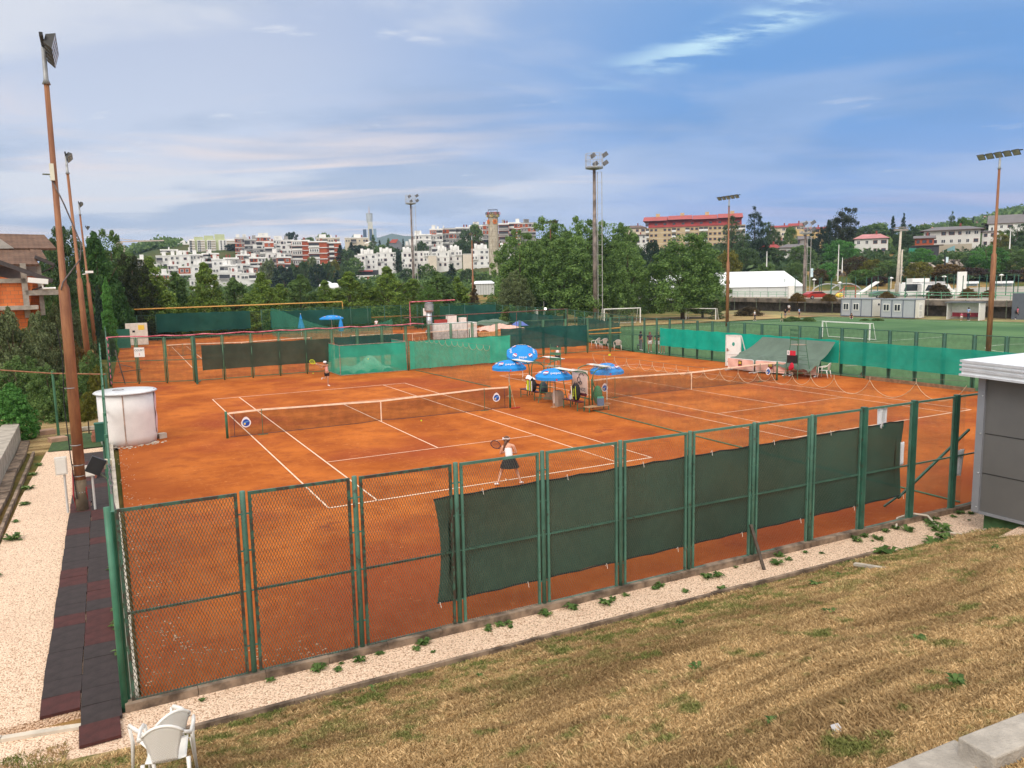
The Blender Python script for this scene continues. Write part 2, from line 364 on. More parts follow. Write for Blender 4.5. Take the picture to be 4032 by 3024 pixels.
mat('tape_white', (.85, .80, .74), .8, .05); mat('black_metal', (.015, .015, .017), .5, .2); mat('steel', (.45, .46, .47), .35, .2, 6, metal=.8)
mat('galvanised', (.34, .35, .36), .5, .25, 3, metal=.3); mat('concrete', (.36, .32, .27), .9, .25, 3, bump=.4); mat('pale_concrete', (.52, .46, .38), .9, .2, 2, bump=.4)
mat('curb_concrete', (.11, .075, .052), .9, .35, 3, bump=.5, col2=(.24, .175, .125)); mat('dark_concrete', (.10, .085, .07), .95, .4, 1.5)
mat('rubber_black', (.034, .024, .024), .85, .25, 5, bump=.3); mat('rubber_red', (.065, .017, .015), .85, .25, 5, bump=.3)
mat('tank_plastic', (.80, .78, .77), .45, .05, 2); mat('turf_mat', (.045, .085, .025), .95, .4, 8)
mat('maroon_wood', (.10, .012, .018), .5, .2); mat('brown_wood', (.22, .13, .07), .8, .3, 5); mat('grey_wood', (.40, .36, .30), .85, .3, 5)
mat('skin', (.62, .33, .22), .5, .06, 6); mat('skin_tan', (.46, .23, .14), .5, .06, 6); mat('hair_brown', (.12, .055, .03), .6, .3, 20); mat('hair_dark', (.02, .014, .012), .6, .3, 20); mat('hair_blond', (.34, .22, .10), .6, .3, 20)
mat('cloth_white', (.82, .80, .82), .8, .05); mat('cloth_black', (.012, .012, .016), .8, .2); mat('cloth_pink', (.80, .42, .38), .8, .1); mat('cloth_navy', (.02, .025, .06), .8, .2)
mat('cloth_blue', (.30, .42, .68), .8, .1); mat('cloth_green', (.05, .3, .12), .8, .1); mat('cloth_purple', (.16, .04, .10), .8, .2); mat('cloth_grey', (.2, .2, .22), .8, .1)
mat('cloth_rose', (.62, .12, .22), .8, .1); mat('towel_white', (.85, .85, .90), .9, .05); mat('em_white', (.9, .9, .9)); mat('glass_dark', (.03, .04, .05), .12, .3, .5); mat('ball_yellow', (.62, .78, .03), .8, .05)
mat('umbrella_blue', (.008, .24, .66), .75, .08); mat('emblem_red', (.62, .02, .05), .5, .02); mat('emblem_blue', (.01, .06, .38), .5, .02); mat('emblem_yellow', (.85, .60, .08), .5, .02); mat('emblem_sky', (.10, .28, .62), .5, .3, 9)
mat('tarp_green', (.095, .145, .11), .6, .12, 1.5, bump=.3, bscale=3); mat('banner_pink', (.78, .48, .40), .7, .08, 1.5); mat('banner_cream', (.78, .64, .54), .7, .06)
mat('pipe_yellow', (.48, .25, .04), .5, .15); mat('pipe_red', (.50, .05, .08), .6, .25, 2, col2=(.62, .20, .24)); mat('bark', (.10, .07, .045), .95, .35, 6, bump=.6)
mat('bin_beige', (.42, .33, .26), .6, .08); mat('net_bag_green', (.02, .16, .07), .7, .2)
mat('dark_grey_panel', (.125, .123, .122), .6, .07, 1.0); mat('grey_trim', (.24, .25, .28), .4, .05); mat('white_sheet', (.80, .83, .86), .35, .04); mat('plinth_green', (.055, .12, .045), .9, .3, 3, bump=.3)
# ------------------------------------------------------------------ ground and terrain
def sm(t): t = min(1, max(0, t)); return t*t*(3-2*t)
def pitchz(x): return -0.5*sm((x-36)/24)
TAB = {-1500: [(60, -.2), (400, 2), (900, 10)], 300: [(60, -.2), (250, 0), (420, 14), (700, 18), (1500, 10)],
 700: [(250, -.2), (360, 4), (540, 36), (700, 40), (1500, 15)], 1300: [(250, -.2), (380, 5), (540, 33), (700, 32), (1500, 5)],
 1600: [(250, -.2), (380, 9), (430, 13), (530, 26), (700, 24), (1500, 5)], 2050: [(250, -.2), (380, 10), (500, 34), (700, 40), (1500, 15)],
 2500: [(175, -.6), (300, 4), (440, 16), (600, 24), (1500, 15)], 3000: [(190, 1.6), (235, 6), (300, 12), (380, 19), (600, 28), (1500, 15)],
 3500: [(192, 1.7), (220, 5.0), (285, 13), (330, 15), (500, 24), (900, 44), (1500, 30)], 3700: [(192, 1.7), (220, 5.0), (280, 12.5), (330, 15), (500, 28), (900, 58), (1500, 50)],
 4032: [(192, 1.7), (225, 5.5), (285, 13), (330, 18), (480, 36), (900, 76), (1500, 76)], 5600: [(192, 1.7), (225, 5.5), (285, 13), (330, 18), (480, 36), (900, 76), (1500, 76)]}
UK = sorted(TAB)
def prof(tb, d):
    if d <= tb[0][0]: return None
    for (a, za), (b, zb) in zip(tb, tb[1:]):
        if d <= b: return za+(zb-za)*((d-a)/(b-a))
    return tb[-1][1]
def hud(u, d, x):
    base = pitchz(x)-.12
    u = min(max(u, UK[0]), UK[-1]-1)
    for i in range(len(UK)-1):
        if UK[i] <= u < UK[i+1]: break
    f = sm((u-UK[i])/(UK[i+1]-UK[i]))
    a = prof(TAB[UK[i]], d); b = prof(TAB[UK[i+1]], d)
    a = base if a is None else a; b = base if b is None else b
    return a+(b-a)*f
def ud(x, y):
    dx, dy = x-CAM[0], y-CAM[1]
    f = dx*math.sin(YAW)+dy*math.cos(YAW); r = dx*math.cos(YAW)-dy*math.sin(YAW)
    return (2016+FPX*r/f, f) if f > 1 else (2016+(9000 if r > 0 else -9000), 1)
def H(x, y):
    if x > 104 and y < 125:
        u, d = ud(x, y)
        if d < 192: return 2.0
    u, d = ud(x, y); return hud(u, d, x)
NA, RS = 300, [0.5, 6, 14, 25, 40, 60, 80, 100, 112, 125, 140, 155, 170, 180, 190, 200, 208, 216, 226, 240, 255, 270, 285, 300, 320, 340, 365, 390, 420, 450, 480, 510, 540, 580, 640, 700, 800, 900, 1000, 1200, 1500, 2000, 2800]
vs = []; mb = MB()
for r in RS:
    for i in range(NA):
        a = 2*PI*i/NA; x = CAM[0]+r*math.sin(a); y = CAM[1]+r*math.cos(a); u, d = ud(x, y)
        z = hud(u, d, x) if d > 1 else -.12
        if x > 103 and z < 1.2 and d < 192 and y < 126: z = min(z, -.62)
        if d > 200: z += 1.1*math.sin(x*.05)*math.sin(y*.043+1)*min(1, (d-200)/100)
        vs.append((x, y, z))
mb.add(vs, [(j*NA+i, j*NA+(i+1) % NA, (j+1)*NA+(i+1) % NA, (j+1)*NA+i) for j in range(len(RS)-1) for i in range(NA)])
struct('ground', mb, MATS['field'], smooth=True)
# far mountain ridge
mb = MB(); RI = [(-1800, 30), (200, 40), (1200, 60), (1330, 105), (1400, 175), (1480, 150), (1560, 178), (1640, 170), (1750, 175), (1820, 185), (1950, 150), (2200, 110), (2600, 70), (3300, 50), (4800, 60)]
def ri(u):
    for (a, za), (b, zb) in zip(RI, RI[1:]):
        if a <= u <= b: return za+(zb-za)*sm((u-a)/(b-a))
    return 40
vs = []; NU = 130
for j, (d, k) in enumerate([(2200, 0.0), (2450, .55), (2700, 1), (3000, .7), (3400, 0)]):
    for i in range(NU+1):
        u = -1800+i*50; q = P(u, 1100, d); z = -2 + k*(ri(u)*1.02+8*math.sin(i*.7)+4*math.sin(i*1.9+j)); vs.append((q.x, q.y, z))
mb.add(vs, [(j*(NU+1)+i, j*(NU+1)+i+1, (j+1)*(NU+1)+i+1, (j+1)*(NU+1)+i) for j in range(4) for i in range(NU)])
struct('mountain', mb, MATS['mountain'], smooth=True)

def slab(name, poly, z, th, m, label=None):
    mb = MB(); mb.prism([(a, b) for a, b in poly], (0, 0, z-th), (1, 0, 0), (0, 1, 0), (0, 0, 1), th); return struct(name, mb, m)
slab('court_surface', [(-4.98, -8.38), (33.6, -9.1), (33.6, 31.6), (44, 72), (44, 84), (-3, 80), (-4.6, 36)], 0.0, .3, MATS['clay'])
# football pitch follows its gentle fall
mb = MB(); YS = [-40, 5, 40, 72, 90]
def pc(fx, fy):
    x = 33.75+fx*(98-33.75) ; y = -45+fy*120
    if x < 46 and y > 31.6: x = max(x, 34+(y-31.6)*.27)
    return (x, y, pitchz(x)+.0)
mb.grid(pc, 16, 30); struct('pitch_surface', mb, MATS['turf'])
# pitch markings
ln = MB()
def pl_(a, b, w=.11):
    a = Vector(a); b = Vector(b); d = (b-a).normalized(); q = Vector((-d.y, d.x))*w/2; N = 10
    for i in range(N):
        p0 = a+(b-a)*i/N; p1 = a+(b-a)*(i+1)/N
        ln.add([(p0.x+q.x, p0.y+q.y, pitchz(p0.x)+.012), (p0.x-q.x, p0.y-q.y, pitchz(p0.x)+.012), (p1.x-q.x, p1.y-q.y, pitchz(p1.x)+.012), (p1.x+q.x, p1.y+q.y, pitchz(p1.x)+.012)], [(0, 1, 2, 3)])
pl_((39, 68), (94, 60)); pl_((94, 60), (92, -30)); pl_((38, 14), (93, 12)); pl_((44, 60), (88, 56)); pl_((41, 30), (70, 28))
cc = (64.5, 13.5)
for i in range(24): pl_((cc[0]+6*math.cos(i*PI/12), cc[1]+6*math.sin(i*PI/12)), (cc[0]+6*math.cos((i+1)*PI/12), cc[1]+6*math.sin((i+1)*PI/12)), .13)
struct('pitch_marking', ln, mat('pitch_line', (.55, .62, .50), .9, .2))
# dry border strip beyond the pitch
mb = MB(); mb.grid(lambda a, b: (97.9-8*max(0, b-.62)*2.0+a*(9.5+8*max(0, b-.62)*2), -60+b*150, pitchz(90)+.02+.05*a+.05*math.sin(b*90)*a), 4, 60); struct('path', mb, mat('sandy_verge', (.30, .20, .10), 1, .4, .3, col2=(.22, .21, .08)))
mb = MB(); mb.grid(lambda a, b: (42+a*52, 66+b*16-a*3, -.40+.06*math.sin(a*30)*b), 30, 6); struct('dirt_verge', mb, mat('dry_dirt', (.42, .24, .11), 1, .35, .25, col2=(.30, .24, .09)))
# court lines
def court(ox, oy, rot=0.0):
    L = MB(); c, s = math.cos(rot), math.sin(rot)
    def seg(x0, y0, x1, y1, w):
        d = Vector((x1-x0, y1-y0)).normalized(); q = Vector((-d.y, d.x))*w/2
        pts = [(x0+q.x, y0+q.y), (x0-q.x, y0-q.y), (x1-q.x, y1-q.y), (x1+q.x, y1+q.y)]
        L.add([(ox+c*x-s*y, oy+s*x+c*y, .005) for x, y in pts], [(0, 1, 2, 3)])
    for x in (0, 1.37, 9.6, 10.97): seg(x, 0, x, 23.77, .05)
    seg(0, .03, 10.97, .03, .08); seg(0, 23.74, 10.97, 23.74, .08)
    for y in (5.485, 18.285): seg(1.37, y, 9.6, y, .05)
    seg(5.485, 5.485, 5.485, 18.285, .05); seg(5.485, .0, 5.485, .2, .05)
    struct('court_line', L, MATS['court_line'])
court(0, 0); court(17.28, -.316); court(.9, 42.3, -.02); court(17.5, 42.0, -.02)
# gravel, kerbs, lawn
KX = (-6.2, 15.5)
def fy_(x): return -8.42 - (x+5.15)*.0197            # line of the near fence
def ky_(x): return -9.50 - (x+4.4)*.0245 + (0 if x < 9 else (x-9)*-.02)  # outer kerb line
mb = MB(); mb.grid(lambda a, b: (-6.4+a*26.4, fy_(-6.4+a*26.4)-.08 + b*(ky_(-6.4+a*26.4)-fy_(-6.4+a*26.4)+.02)*(1 if a < .72 else 1+(a-.72)*2.2), .0), 60, 3); struct('gravel_strip', mb, MATS['gravel'])
mb = MB(); mb.prism([(-7.9, -8.1), (-6.15, -8.35), (-5.0, -8.7), (-4.8, -9.6), (-6.2, -9.6), (-7.6, -8.55), (-7.9, -8.5)], (0, 0, -.2), (1, 0, 0), (0, 1, 0), (0, 0, 1), .194)
struct('gravel_corner', mb, MATS['gravel'])
mb = MB(); mb.prism([(-7.75, -8.1), (-5.2, -8.1), (-5.2, 12.8), (-6.3, 12.75), (-7.2, 13.1), (-7.5, 6)], (0, 0, -.2), (1, 0, 0), (0, 1, 0), (0, 0, 1), .203)
struct('path_gravel', mb, MATS['gravel'])
rnd.seed(3)
def kerb(name, a, b, w, h, z0, n, label, m='curb_concrete'):
    mb = MB(); a = Vector(a); b = Vector(b); d = (b-a)/n
    for i in range(n):
        p = a+d*i+d*.004; q = a+d*(i+1)-d*.004; dz = rnd.uniform(-.006, .006); off = Vector((-d.y, d.x)).normalized()*rnd.uniform(-.006, .006)
        mb.bar((p.x+off.x, p.y+off.y, z0+h/2+dz), (q.x+off.x, q.y+off.y, z0+h/2+dz), w, h)
    return single(name, mb, MATS[m], label, 'kerb')
kerb('concrete_kerb', (-5.2, fy_(-5.2)-.03), (15.2, fy_(15.2)-.03), .16, .22, -.10, 21, 'low stained concrete kerb under the near green fence')
kerb('edging_kerb', (-4.6, -9.52), (9.3, ky_(9.3)), .07, .20, -.10, 18, 'thin brown edging kerb between gravel strip and lawn')
kerb('concrete_kerb', (-5.08, -8.3), (-5.02, 34), .14, .20, -.10, 42, 'pale concrete kerb under the left side fence', 'pale_concrete')
kerb('edging_kerb', (-7.75, -8.1), (-7.6, 13.0), .08, .14, -.06, 22, 'mossy edging kerb left of the gravel path')
kerb('edging_kerb', (-8.6, -8.0), (-5.75, -8.62), .10, .10, -.05, 3, 'short kerb ending the gravel path near the corner post', 'pale_concrete')
def lawnz(x, y):
    t = ky_(x)-.03-y
    return .015 + .29*max(0, t) + .06*math.sin(x*.8)*min(1, max(0, t)/3) + (0.02*math.sin(y*3.1+x*.7) if t > .3 else 0)
mb = MB()
mb.grid(lambda a, b: ((lambda x: (x, ky_(x)-.03-b*9.5, lawnz(x, ky_(x)-.03-b*9.5)))(-4.6+a*24.6)), 80, 40); struct('lawn', mb, MATS['dry_lawn'], smooth=True)
mb = MB(); mb.grid(lambda a, b: ((lambda x, y: (x, y, .0+.20*max(0, -9.3-y)))(-12+a*7.6, (-8.75 if a < .55 else -9.0-(a-.55)*1.6)-b*9)), 24, 24); struct('lawn_corner', mb, MATS['dry_lawn'], smooth=True)
mb = MB(); mb.prism([(-12, 13), (-7.0, 13.2), (-5.3, 17), (-5.3, 40), (-30, 40), (-30, 13)], (0, 0, -.12), (1, 0, 0), (0, 1, 0), (0, 0, 1), .11); struct('grass_verge', mb, MATS['dry_lawn'])
# artificial grass mat at the end of the rubber path
mb = MB(); mb.grid(lambda a, b: (-7.15+a*1.9+b*.1, 12.9+b*3.6, .025+.015*math.sin(a*7)*math.sin(b*9)), 8, 12)
single('grass_mat', mb, MATS['turf_mat'], 'faded green artificial grass mat beside the white tank', 'mat')
# rubber tiles
tm = MB().box((0, 0, .0), (.512, .53, .045)).mesh('rubber_tile', MATS['rubber_black']); tr = MB().box((0, 0, .0), (.50, .53, .045)).mesh('rubber_tile', MATS['rubber_red'])
rnd.seed(11)
def nth(i):
    o = ['first','second','third','fourth','fifth','sixth','seventh','eighth','ninth','tenth','eleventh','twelfth','thirteenth','fourteenth','fifteenth','sixteenth','seventeenth','eighteenth','nineteenth']
    t_ = {20:'twentieth',30:'thirtieth'}
    return o[i-1] if i < 20 else t_[i] if i in t_ else ['twenty','thirty'][i//10-2]+'-'+o[i%10-1]
for i in range(38):
    y = -7.85+i*.535
    for k, x0 in enumerate((-6.02, -5.50)):
        x = x0 + (i-0)*(.004 if k == 0 else .004) + rnd.uniform(-.008, .008)
        if y > 11.9: continue
        red = (i*7+k*3) % 11 in (0, 4, 9) or rnd.random() < .08
        single('rubber_tile', tr if red else tm, None, ('dark red' if red else 'black')+' rubber tile, %s from the near end in the %s row' % (nth(i+1), ('left', 'right')[k]), 'floor tile', 'rubber tiles of the path', loc=(x, y, .03+rnd.uniform(0, .006)), rot=(0, 0, rnd.uniform(-.015, .015)))
for q, (x, y) in enumerate([(-5.50, -8.40), (-5.52, -8.93)]):
    single('rubber_tile', tr if q else tm, None, ['rubber tile sticking out past the end of the left row', 'loose rubber tile lying over the grass edge'][q], 'floor tile', 'rubber tiles of the path', loc=(x, y, .035), rot=(0, 0, .02))

# dry grass blades on the lawn
def blades(name, N, region, mats, h=(.02, .07), w=.004, seed=1, zf=lawnz, dens=None):
    R = np.random.default_rng(seed); pts = []
    x = R.uniform(region[0], region[1], N); y = R.uniform(region[2], region[3], N)
    keep = y < np.array([ky_(a)-.06 for a in x])
    if dens is not None: keep &= R.random(N) < dens(x, y)
    x = x[keep]; y = y[keep]; n_ = len(x); z = np.array([zf(a, b) for a, b in zip(x, y)])
    hh = R.uniform(h[0], h[1], n_)*(1+.6*(np.sin(x*1.7)*np.sin(y*2.3) > .3)); an = R.uniform(0, 2*PI, n_); le = R.uniform(.2, 1.5, n_)*hh; la = R.uniform(0, 2*PI, n_)
    ww = w*R.uniform(.6, 1.5, n_)
    dx, dy = np.cos(an)*ww, np.sin(an)*ww
    co = np.zeros((n_, 4, 3)); mx = x+np.cos(la)*le*.4; my = y+np.sin(la)*le*.4
    co[:, 0] = np.stack([x-dx, y-dy, z-.01], 1); co[:, 1] = np.stack([x+dx, y+dy, z-.01], 1)
    co[:, 2] = np.stack([mx+dx*.6, my+dy*.6, z+hh*.7], 1); co[:, 3] = np.stack([x+np.cos(la)*le, y+np.sin(la)*le, z+hh], 1)
    q = np.arange(n_*4).reshape(n_, 4)
    me = np_mesh(name, co.reshape(-1, 3), q, mats)
    return tag(part(name, me, None), None, None, None, 'stuff')
m, t, b, o = newmat('straw'); p = t.pos(); r = t.island()
c = t.mix(r, (.34, .22, .10), (.90, .66, .36))
patch = t.ss(t.noise(p, 1.7, 5, .65), .54, .66, 0, .85); row = t.ss(t.noise(t.mapv(p, (.35, 1.3, 1), (0, 0, -.08)), .9, 5, .6), .45, .66, 0, .5)
c = t.mix(row, c, (.24, .15, .07)); c = t.mix(t.ss(t.noise(t.mapv(p, (.25, 2.2, 1), (0, 0, -.1), (2, 5, 0)), 1.0, 5, .6), .5, .62, 0, .6), c, (.26, .17, .08)); 
Xx, Yy, Zz = t.xyz(p)
lowg = t.ss(Yy, -13.0, -10.2, 0, .95)
c = t.mix(t.m('MAXIMUM', patch, t.m('MULTIPLY', lowg, t.ss(t.noise(p, 2.4, 6, .7), .46, .60))), c, t.mix(r, (.09, .14, .03), (.26, .30, .09)))
t.put(b.inputs['Base Color'], c); b.inputs['Roughness'].default_value = .8; b.inputs['Specular IOR Level'].default_value = .15; MATS['straw'] = m
def dn(x, y):
    d = np.hypot(x-CAM[0], y-CAM[1]); return np.clip((9.0/d)**1.6, .10, 1)
blades('lawn_grass', 1300000, (-4.6, 19, -18.5, -9.6), m, (.012, .042), .0038, 1, dens=dn)
def lz2(x, y): return .20*max(0, -9.3-y)
def blades2():
    R = np.random.default_rng(5); N = 45000; x = R.uniform(-9, -4.4, N); y = R.uniform(-13.5, -8.8, N); k = y < np.where(x < -7.8, -8.75, np.where(x < -5.9, -8.95, -9.65)); x = x[k]; y = y[k]; n_ = len(x)
    z = np.array([lz2(a, b) for a, b in zip(x, y)]); hh = R.uniform(.02, .07, n_); la = R.uniform(0, 6.28, n_); le = hh*R.uniform(.2, 1.4, n_); an = R.uniform(0, 6.28, n_); dx = np.cos(an)*.0045; dy = np.sin(an)*.0045
    co = np.zeros((n_, 4, 3)); co[:, 0] = np.stack([x-dx, y-dy, z-.01], 1); co[:, 1] = np.stack([x+dx, y+dy, z-.01], 1)
    co[:, 2] = np.stack([x+np.cos(la)*le*.5+dx, y+np.sin(la)*le*.5+dy, z+hh*.7], 1); co[:, 3] = np.stack([x+np.cos(la)*le, y+np.sin(la)*le, z+hh], 1)
    tag(part('corner_grass', np_mesh('corner_grass', co.reshape(-1, 3), np.arange(n_*4).reshape(n_, 4), MATS['straw']), None), None, None, None, 'stuff')
blades2()
# leafy weeds
def weed(seed, R0=.16, n_=26):
    r = random.Random(seed); mb = MB()
    for i in range(n_):
        a = r.uniform(0, 2*PI); L = r.uniform(.5, 1)*R0; x = r.uniform(-.3, .3)*R0; y = r.uniform(-.3, .3)*R0; w = L*.22
        d = Vector((math.cos(a), math.sin(a), 0)); q = Vector((-d.y, d.x, 0)); b0 = Vector((x, y, 0))
        h = r.uniform(.2, .9)*L
        mb.add([b0, b0+d*L*.5+q*w+Vector((0, 0, h*.8)), b0+d*L+Vector((0, 0, h*.6)), b0+d*L*.5-q*w+Vector((0, 0, h*.8))], [(0, 1, 2, 3)])
    return mb.mesh('weed_plant', leafmat('weed_leaf', (.06, .13, .03), (.22, .34, .10)))
wm = [weed(i) for i in range(4)]
rnd.seed(5)
spots = []
for i in range(75):
    x = rnd.uniform(-4.9, 14.2); k = rnd.random()
    if k < .62: y = fy_(x)-.16-abs(rnd.gauss(0, .09)); w = 'bright weed along the kerb'; z = .0
    elif k < .8: y = rnd.uniform(ky_(x)+.1, fy_(x)-.3); w = 'weed in the pale gravel'; z = .0
    else: y = ky_(x)-.08-abs(rnd.gauss(0, .5)); w = 'weed on the lawn edge'; z = .01
    spots.append((x, y, z, w, rnd.uniform(.35, 1.1)))
for y in [-3.5, -1.2, 1.5, 3.2, 5, 7, 9, 10.5, -5.2]: spots.append((-7.55+rnd.uniform(0, .25), y, 0, 'weed on the left edge of the gravel path', rnd.uniform(.8, 1.7)))
for y in (-5.4, -4.7, -6.6, -2.2): spots.append((-5.2, y, .05, 'weed leaning over the rubber tiles', 1.2))
for x, y in ((-.6, -10.6), (2.9, -10.9), (6.2, -10.8), (7.2, -10.5), (4.5, -12.5), (1.2, -13.2), (3.6, -14.6), (.4, -15.2), (2.2, -15.9), (9.8, -12), (11.5, -12.5)): spots.append((x, y, lawnz(x, y), 'green weed in the dry lawn', rnd.uniform(.45, .95)))
for x, y in ((10.8, -10.1), (11.4, -10.0), (11.8, -9.6), (12.0, -9.3), (11.2, -9.2), (9.8, -10.2), (9.3, -9.95)): spots.append((x, y, 0, 'rough weed by the grey building', rnd.uniform(1.2, 2.2)))
used_l = set()
for x, y, z, w, s in spots:
    pn = max(1, min(12, int((x+5.2)/1.72)+1)) if x > -5 else max(1, int((y+8.5)/2.2)+1)
    hf = 'left' if ((x+5.2)/1.72) % 1 < .5 else 'right'
    lb = w+(', %s half of %s fence panel' % (hf, nth(pn)) if x > -5 else ', %s from the near end' % nth(pn))
    for q_ in ('small ', 'ragged ', 'tiny '):
        if lb not in used_l: break
        lb = q_+w+lb[len(w):]
    if lb in used_l: continue
    used_l.add(lb)
    o = single('weed_plant', wm[rnd.randrange(4)], None, lb, 'weed', 'green weeds round the courts', loc=(x, y, z), rot=(0, 0, rnd.uniform(0, 6))); o.scale = (s,)*3
# stone blocks at lower right
def blk(cs, zt, h, label):
    mb = MB(); pts = [Vector(c) for c in cs]
    vs = [(p.x, p.y, zt) for p in pts]+[(p.x, p.y, zt-h) for p in pts]
    mb.add(vs, [(0, 1, 2, 3), (7, 6, 5, 4)]+[((i+1) % 4, i, 4+i, 4+(i+1) % 4) for i in range(4)])
    o = single('stone_block', mb, mat('rough_block', (.42, .38, .33), .95, .22, 4, bump=.9, bscale=40), label, 'stone block', 'stone blocks edging the lawn')
    bv = o.modifiers.new('b', 'BEVEL'); bv.width = .015; bv.segments = 2
    return o
zt = 2.2
A, B_, C_, D_ = G(3757, 2909, zt), G(3907, 2988, zt), G(3590, 3100, zt), G(3440, 3040, zt)
dA = (A-D_).normalized(); side_ = Vector((dA.y, -dA.x, 0))
blk([D_-dA*.3, A, A+side_*.42, D_-dA*.3+side_*.42], zt, .4, 'lower grey stone block at the foot of the lawn, nearest the middle')
zt = 2.35; A2 = G(3771, 2902, zt); E2 = G(4032, 2801, zt); d2 = (E2-A2).normalized(); s2 = Vector((d2.y, -d2.x, 0))
blk([A2, A2+d2*1.6, A2+d2*1.6+s2*.30, A2+s2*.30], zt, .45, 'upper grey stone block in the bottom right corner beside the yellow flowers')
# yellow flowers
fl = thing('flowering_weed', 'leafy weed with small yellow flowers below the upper stone block', 'plant', tuple(G(4000, 2985, 2.0)))
part('leaves', weed(9, .16, 30), None, fl)
mb = MB()
for i in range(9): mb.ball((rnd.uniform(-.05, .05), rnd.uniform(-.05, .05), .12+rnd.uniform(0, .05)), .012, 6, 4)
part('flower', mb, mat('petal_yellow', (.85, .62, .02)), fl)
# bits on the lawn
mb = MB().bar((7.78, -10.40, .27), (7.93, -10.98, .33), .10, .05); single('wood_plank', mb, MATS['grey_wood'], 'short grey plank lying on the dry grass slope', 'plank')
mb = MB().bar((9.25, -9.98, .06), (9.7, -9.75, .06), .12, .06); single('wood_plank', mb, MATS['brown_wood'], 'dark broken board at the edge of gravel and grass', 'plank')
q = P(3300, 2860, 7.0); q = Vector((q.x, q.y, lawnz(q.x, q.y)))
mb = MB().add([q+Vector((-.06, 0, .02)), q+Vector((.05, -.03, .02)), q+Vector((.06, .05, .06)), q+Vector((-.04, .05, .07))], [(0, 1, 2, 3)]); single('paper_scrap', mb, mat('paper', (.55, .55, .58)), 'crumpled grey paper scrap lying in the dry grass', 'litter')
# hose
mb = MB().tube([(11.1, -8.95, .05), (11.6, -8.62, .10), (12.0, -8.72, .18), (12.2, -9.0, .16), (12.0, -9.35, .06), (11.75, -9.75, .04), (11.9, -10.0, .04), (12.2, -10.15, .05), (12.5, -10.22, .12)], .025, 8)
single('garden_hose', mb, mat('hose', (.55, .48, .40), .5, .1), 'pale garden hose curling from the fence to the grey building', 'hose', smooth=True)

# ------------------------------------------------------------------ near fence
def strands(mb, x0, x1, z0, z1, y, sx=.045, sz=.10, w=.0046, t=.007):
    """expanded-metal diamonds in the xz plane"""
    sl = sz/sx; Wd = x1-x0; Hh = z1-z0
    nline = int((Wd+Hh/sl)/sx)+1
    for fam in (0, 1):
        for i in range(nline):
            c = -Hh/sl + i*sx
            # line x = c + z/sl , clip to box
            za = max(0, (0-c)*sl); zb = min(Hh, (Wd-c)*sl)
            if zb-za < .01: continue
            xa, xb = c+za/sl, c+zb/sl
            if fam: xa, xb = Wd-xa, Wd-xb
            mb.add([(x0+xa-w, y, z0+za), (x0+xa+w, y+t, z0+za), (x0+xb+w, y+t, z0+zb), (x0+xb-w, y, z0+zb)], [(0, 1, 2, 3)])
    return mb
FA = Vector((-5.15, -8.42, 0)); FB = Vector((15.2, -8.82, 0)); fd = (FB-FA).normalized(); frz = math.atan2(fd.y, fd.x)
PXS = [0, 1.74, 3.44, 5.18, 6.86, 8.55, 10.22, 11.92, 13.61, 15.26, 17.0, 18.6, 20.2]
nf = thing('fence', 'tall green painted mesh fence closing the near end of the courts', 'fence', tuple(FA), frz)
tall = 2.96
pm = MB().tube([(0, 0, -.05), (0, 0, tall), (0, 0, tall+.012)], [.042, .042, .036], 12).mesh('post', MATS['green_paint'], True)
pmd = MB().box((0, 0, tall/2), (.075, .075, tall+.05)).mesh('post', MATS['dark_green_paint'])
cm = MB(); 
for z in (.55, 1.42, 2.05, 2.62): cm.box((0, 0, z), (.20, .02, .022))
cm = cm.mesh('clamp', MATS['green_paint'])
pcn = MB().tube([(0, 0, -.05), (0, 0, 3.0)], .044, 14).mesh('post', MATS['bright_green_paint'], True)
for i, x in enumerate(PXS):
    if i == 0: part('post', pcn, None, nf, loc=(x-.05, 0, 0), label='thicker bright green corner post'); continue
    po = part('post', pm if i < 9 else pmd, None, nf, loc=(x, 0, 0)); 
    if i >= 9: po.scale = (1.5, 1.5, 1)
    part('clamp', cm, None, nf, loc=(x, 0, 0))
for i in range(len(PXS)-1):
    x0 = PXS[i]+.10; x1 = PXS[i+1]-.10; zt_ = 2.93; zb_ = .10; Mb = MB(); w = .045
    if i == 0: x0 = PXS[0]+.07
    Mb.box(((x0+x1)/2, 0, zt_), (x1-x0, .04, w)); Mb.box(((x0+x1)/2, 0, zb_), (x1-x0, .04, w)); 
    for x in (x0, x1): Mb.box((x, 0, (zt_+zb_)/2), (w, .044, zt_-zb_+w))
    Mb.box(((x0+x1)/2, .002, 1.42), (x1-x0-w, .035, .032))
    part('panel_frame', Mb, MATS['rusty_green_paint' if i < 3 else 'green_paint'], nf, label='rustier dark framed panel' if i in (0, 1) else None)
    part('wire_mesh', strands(MB(), x0+.02, x1-.02, zb_+.02, zt_-.02, -.022), MATS['wire'], nf)
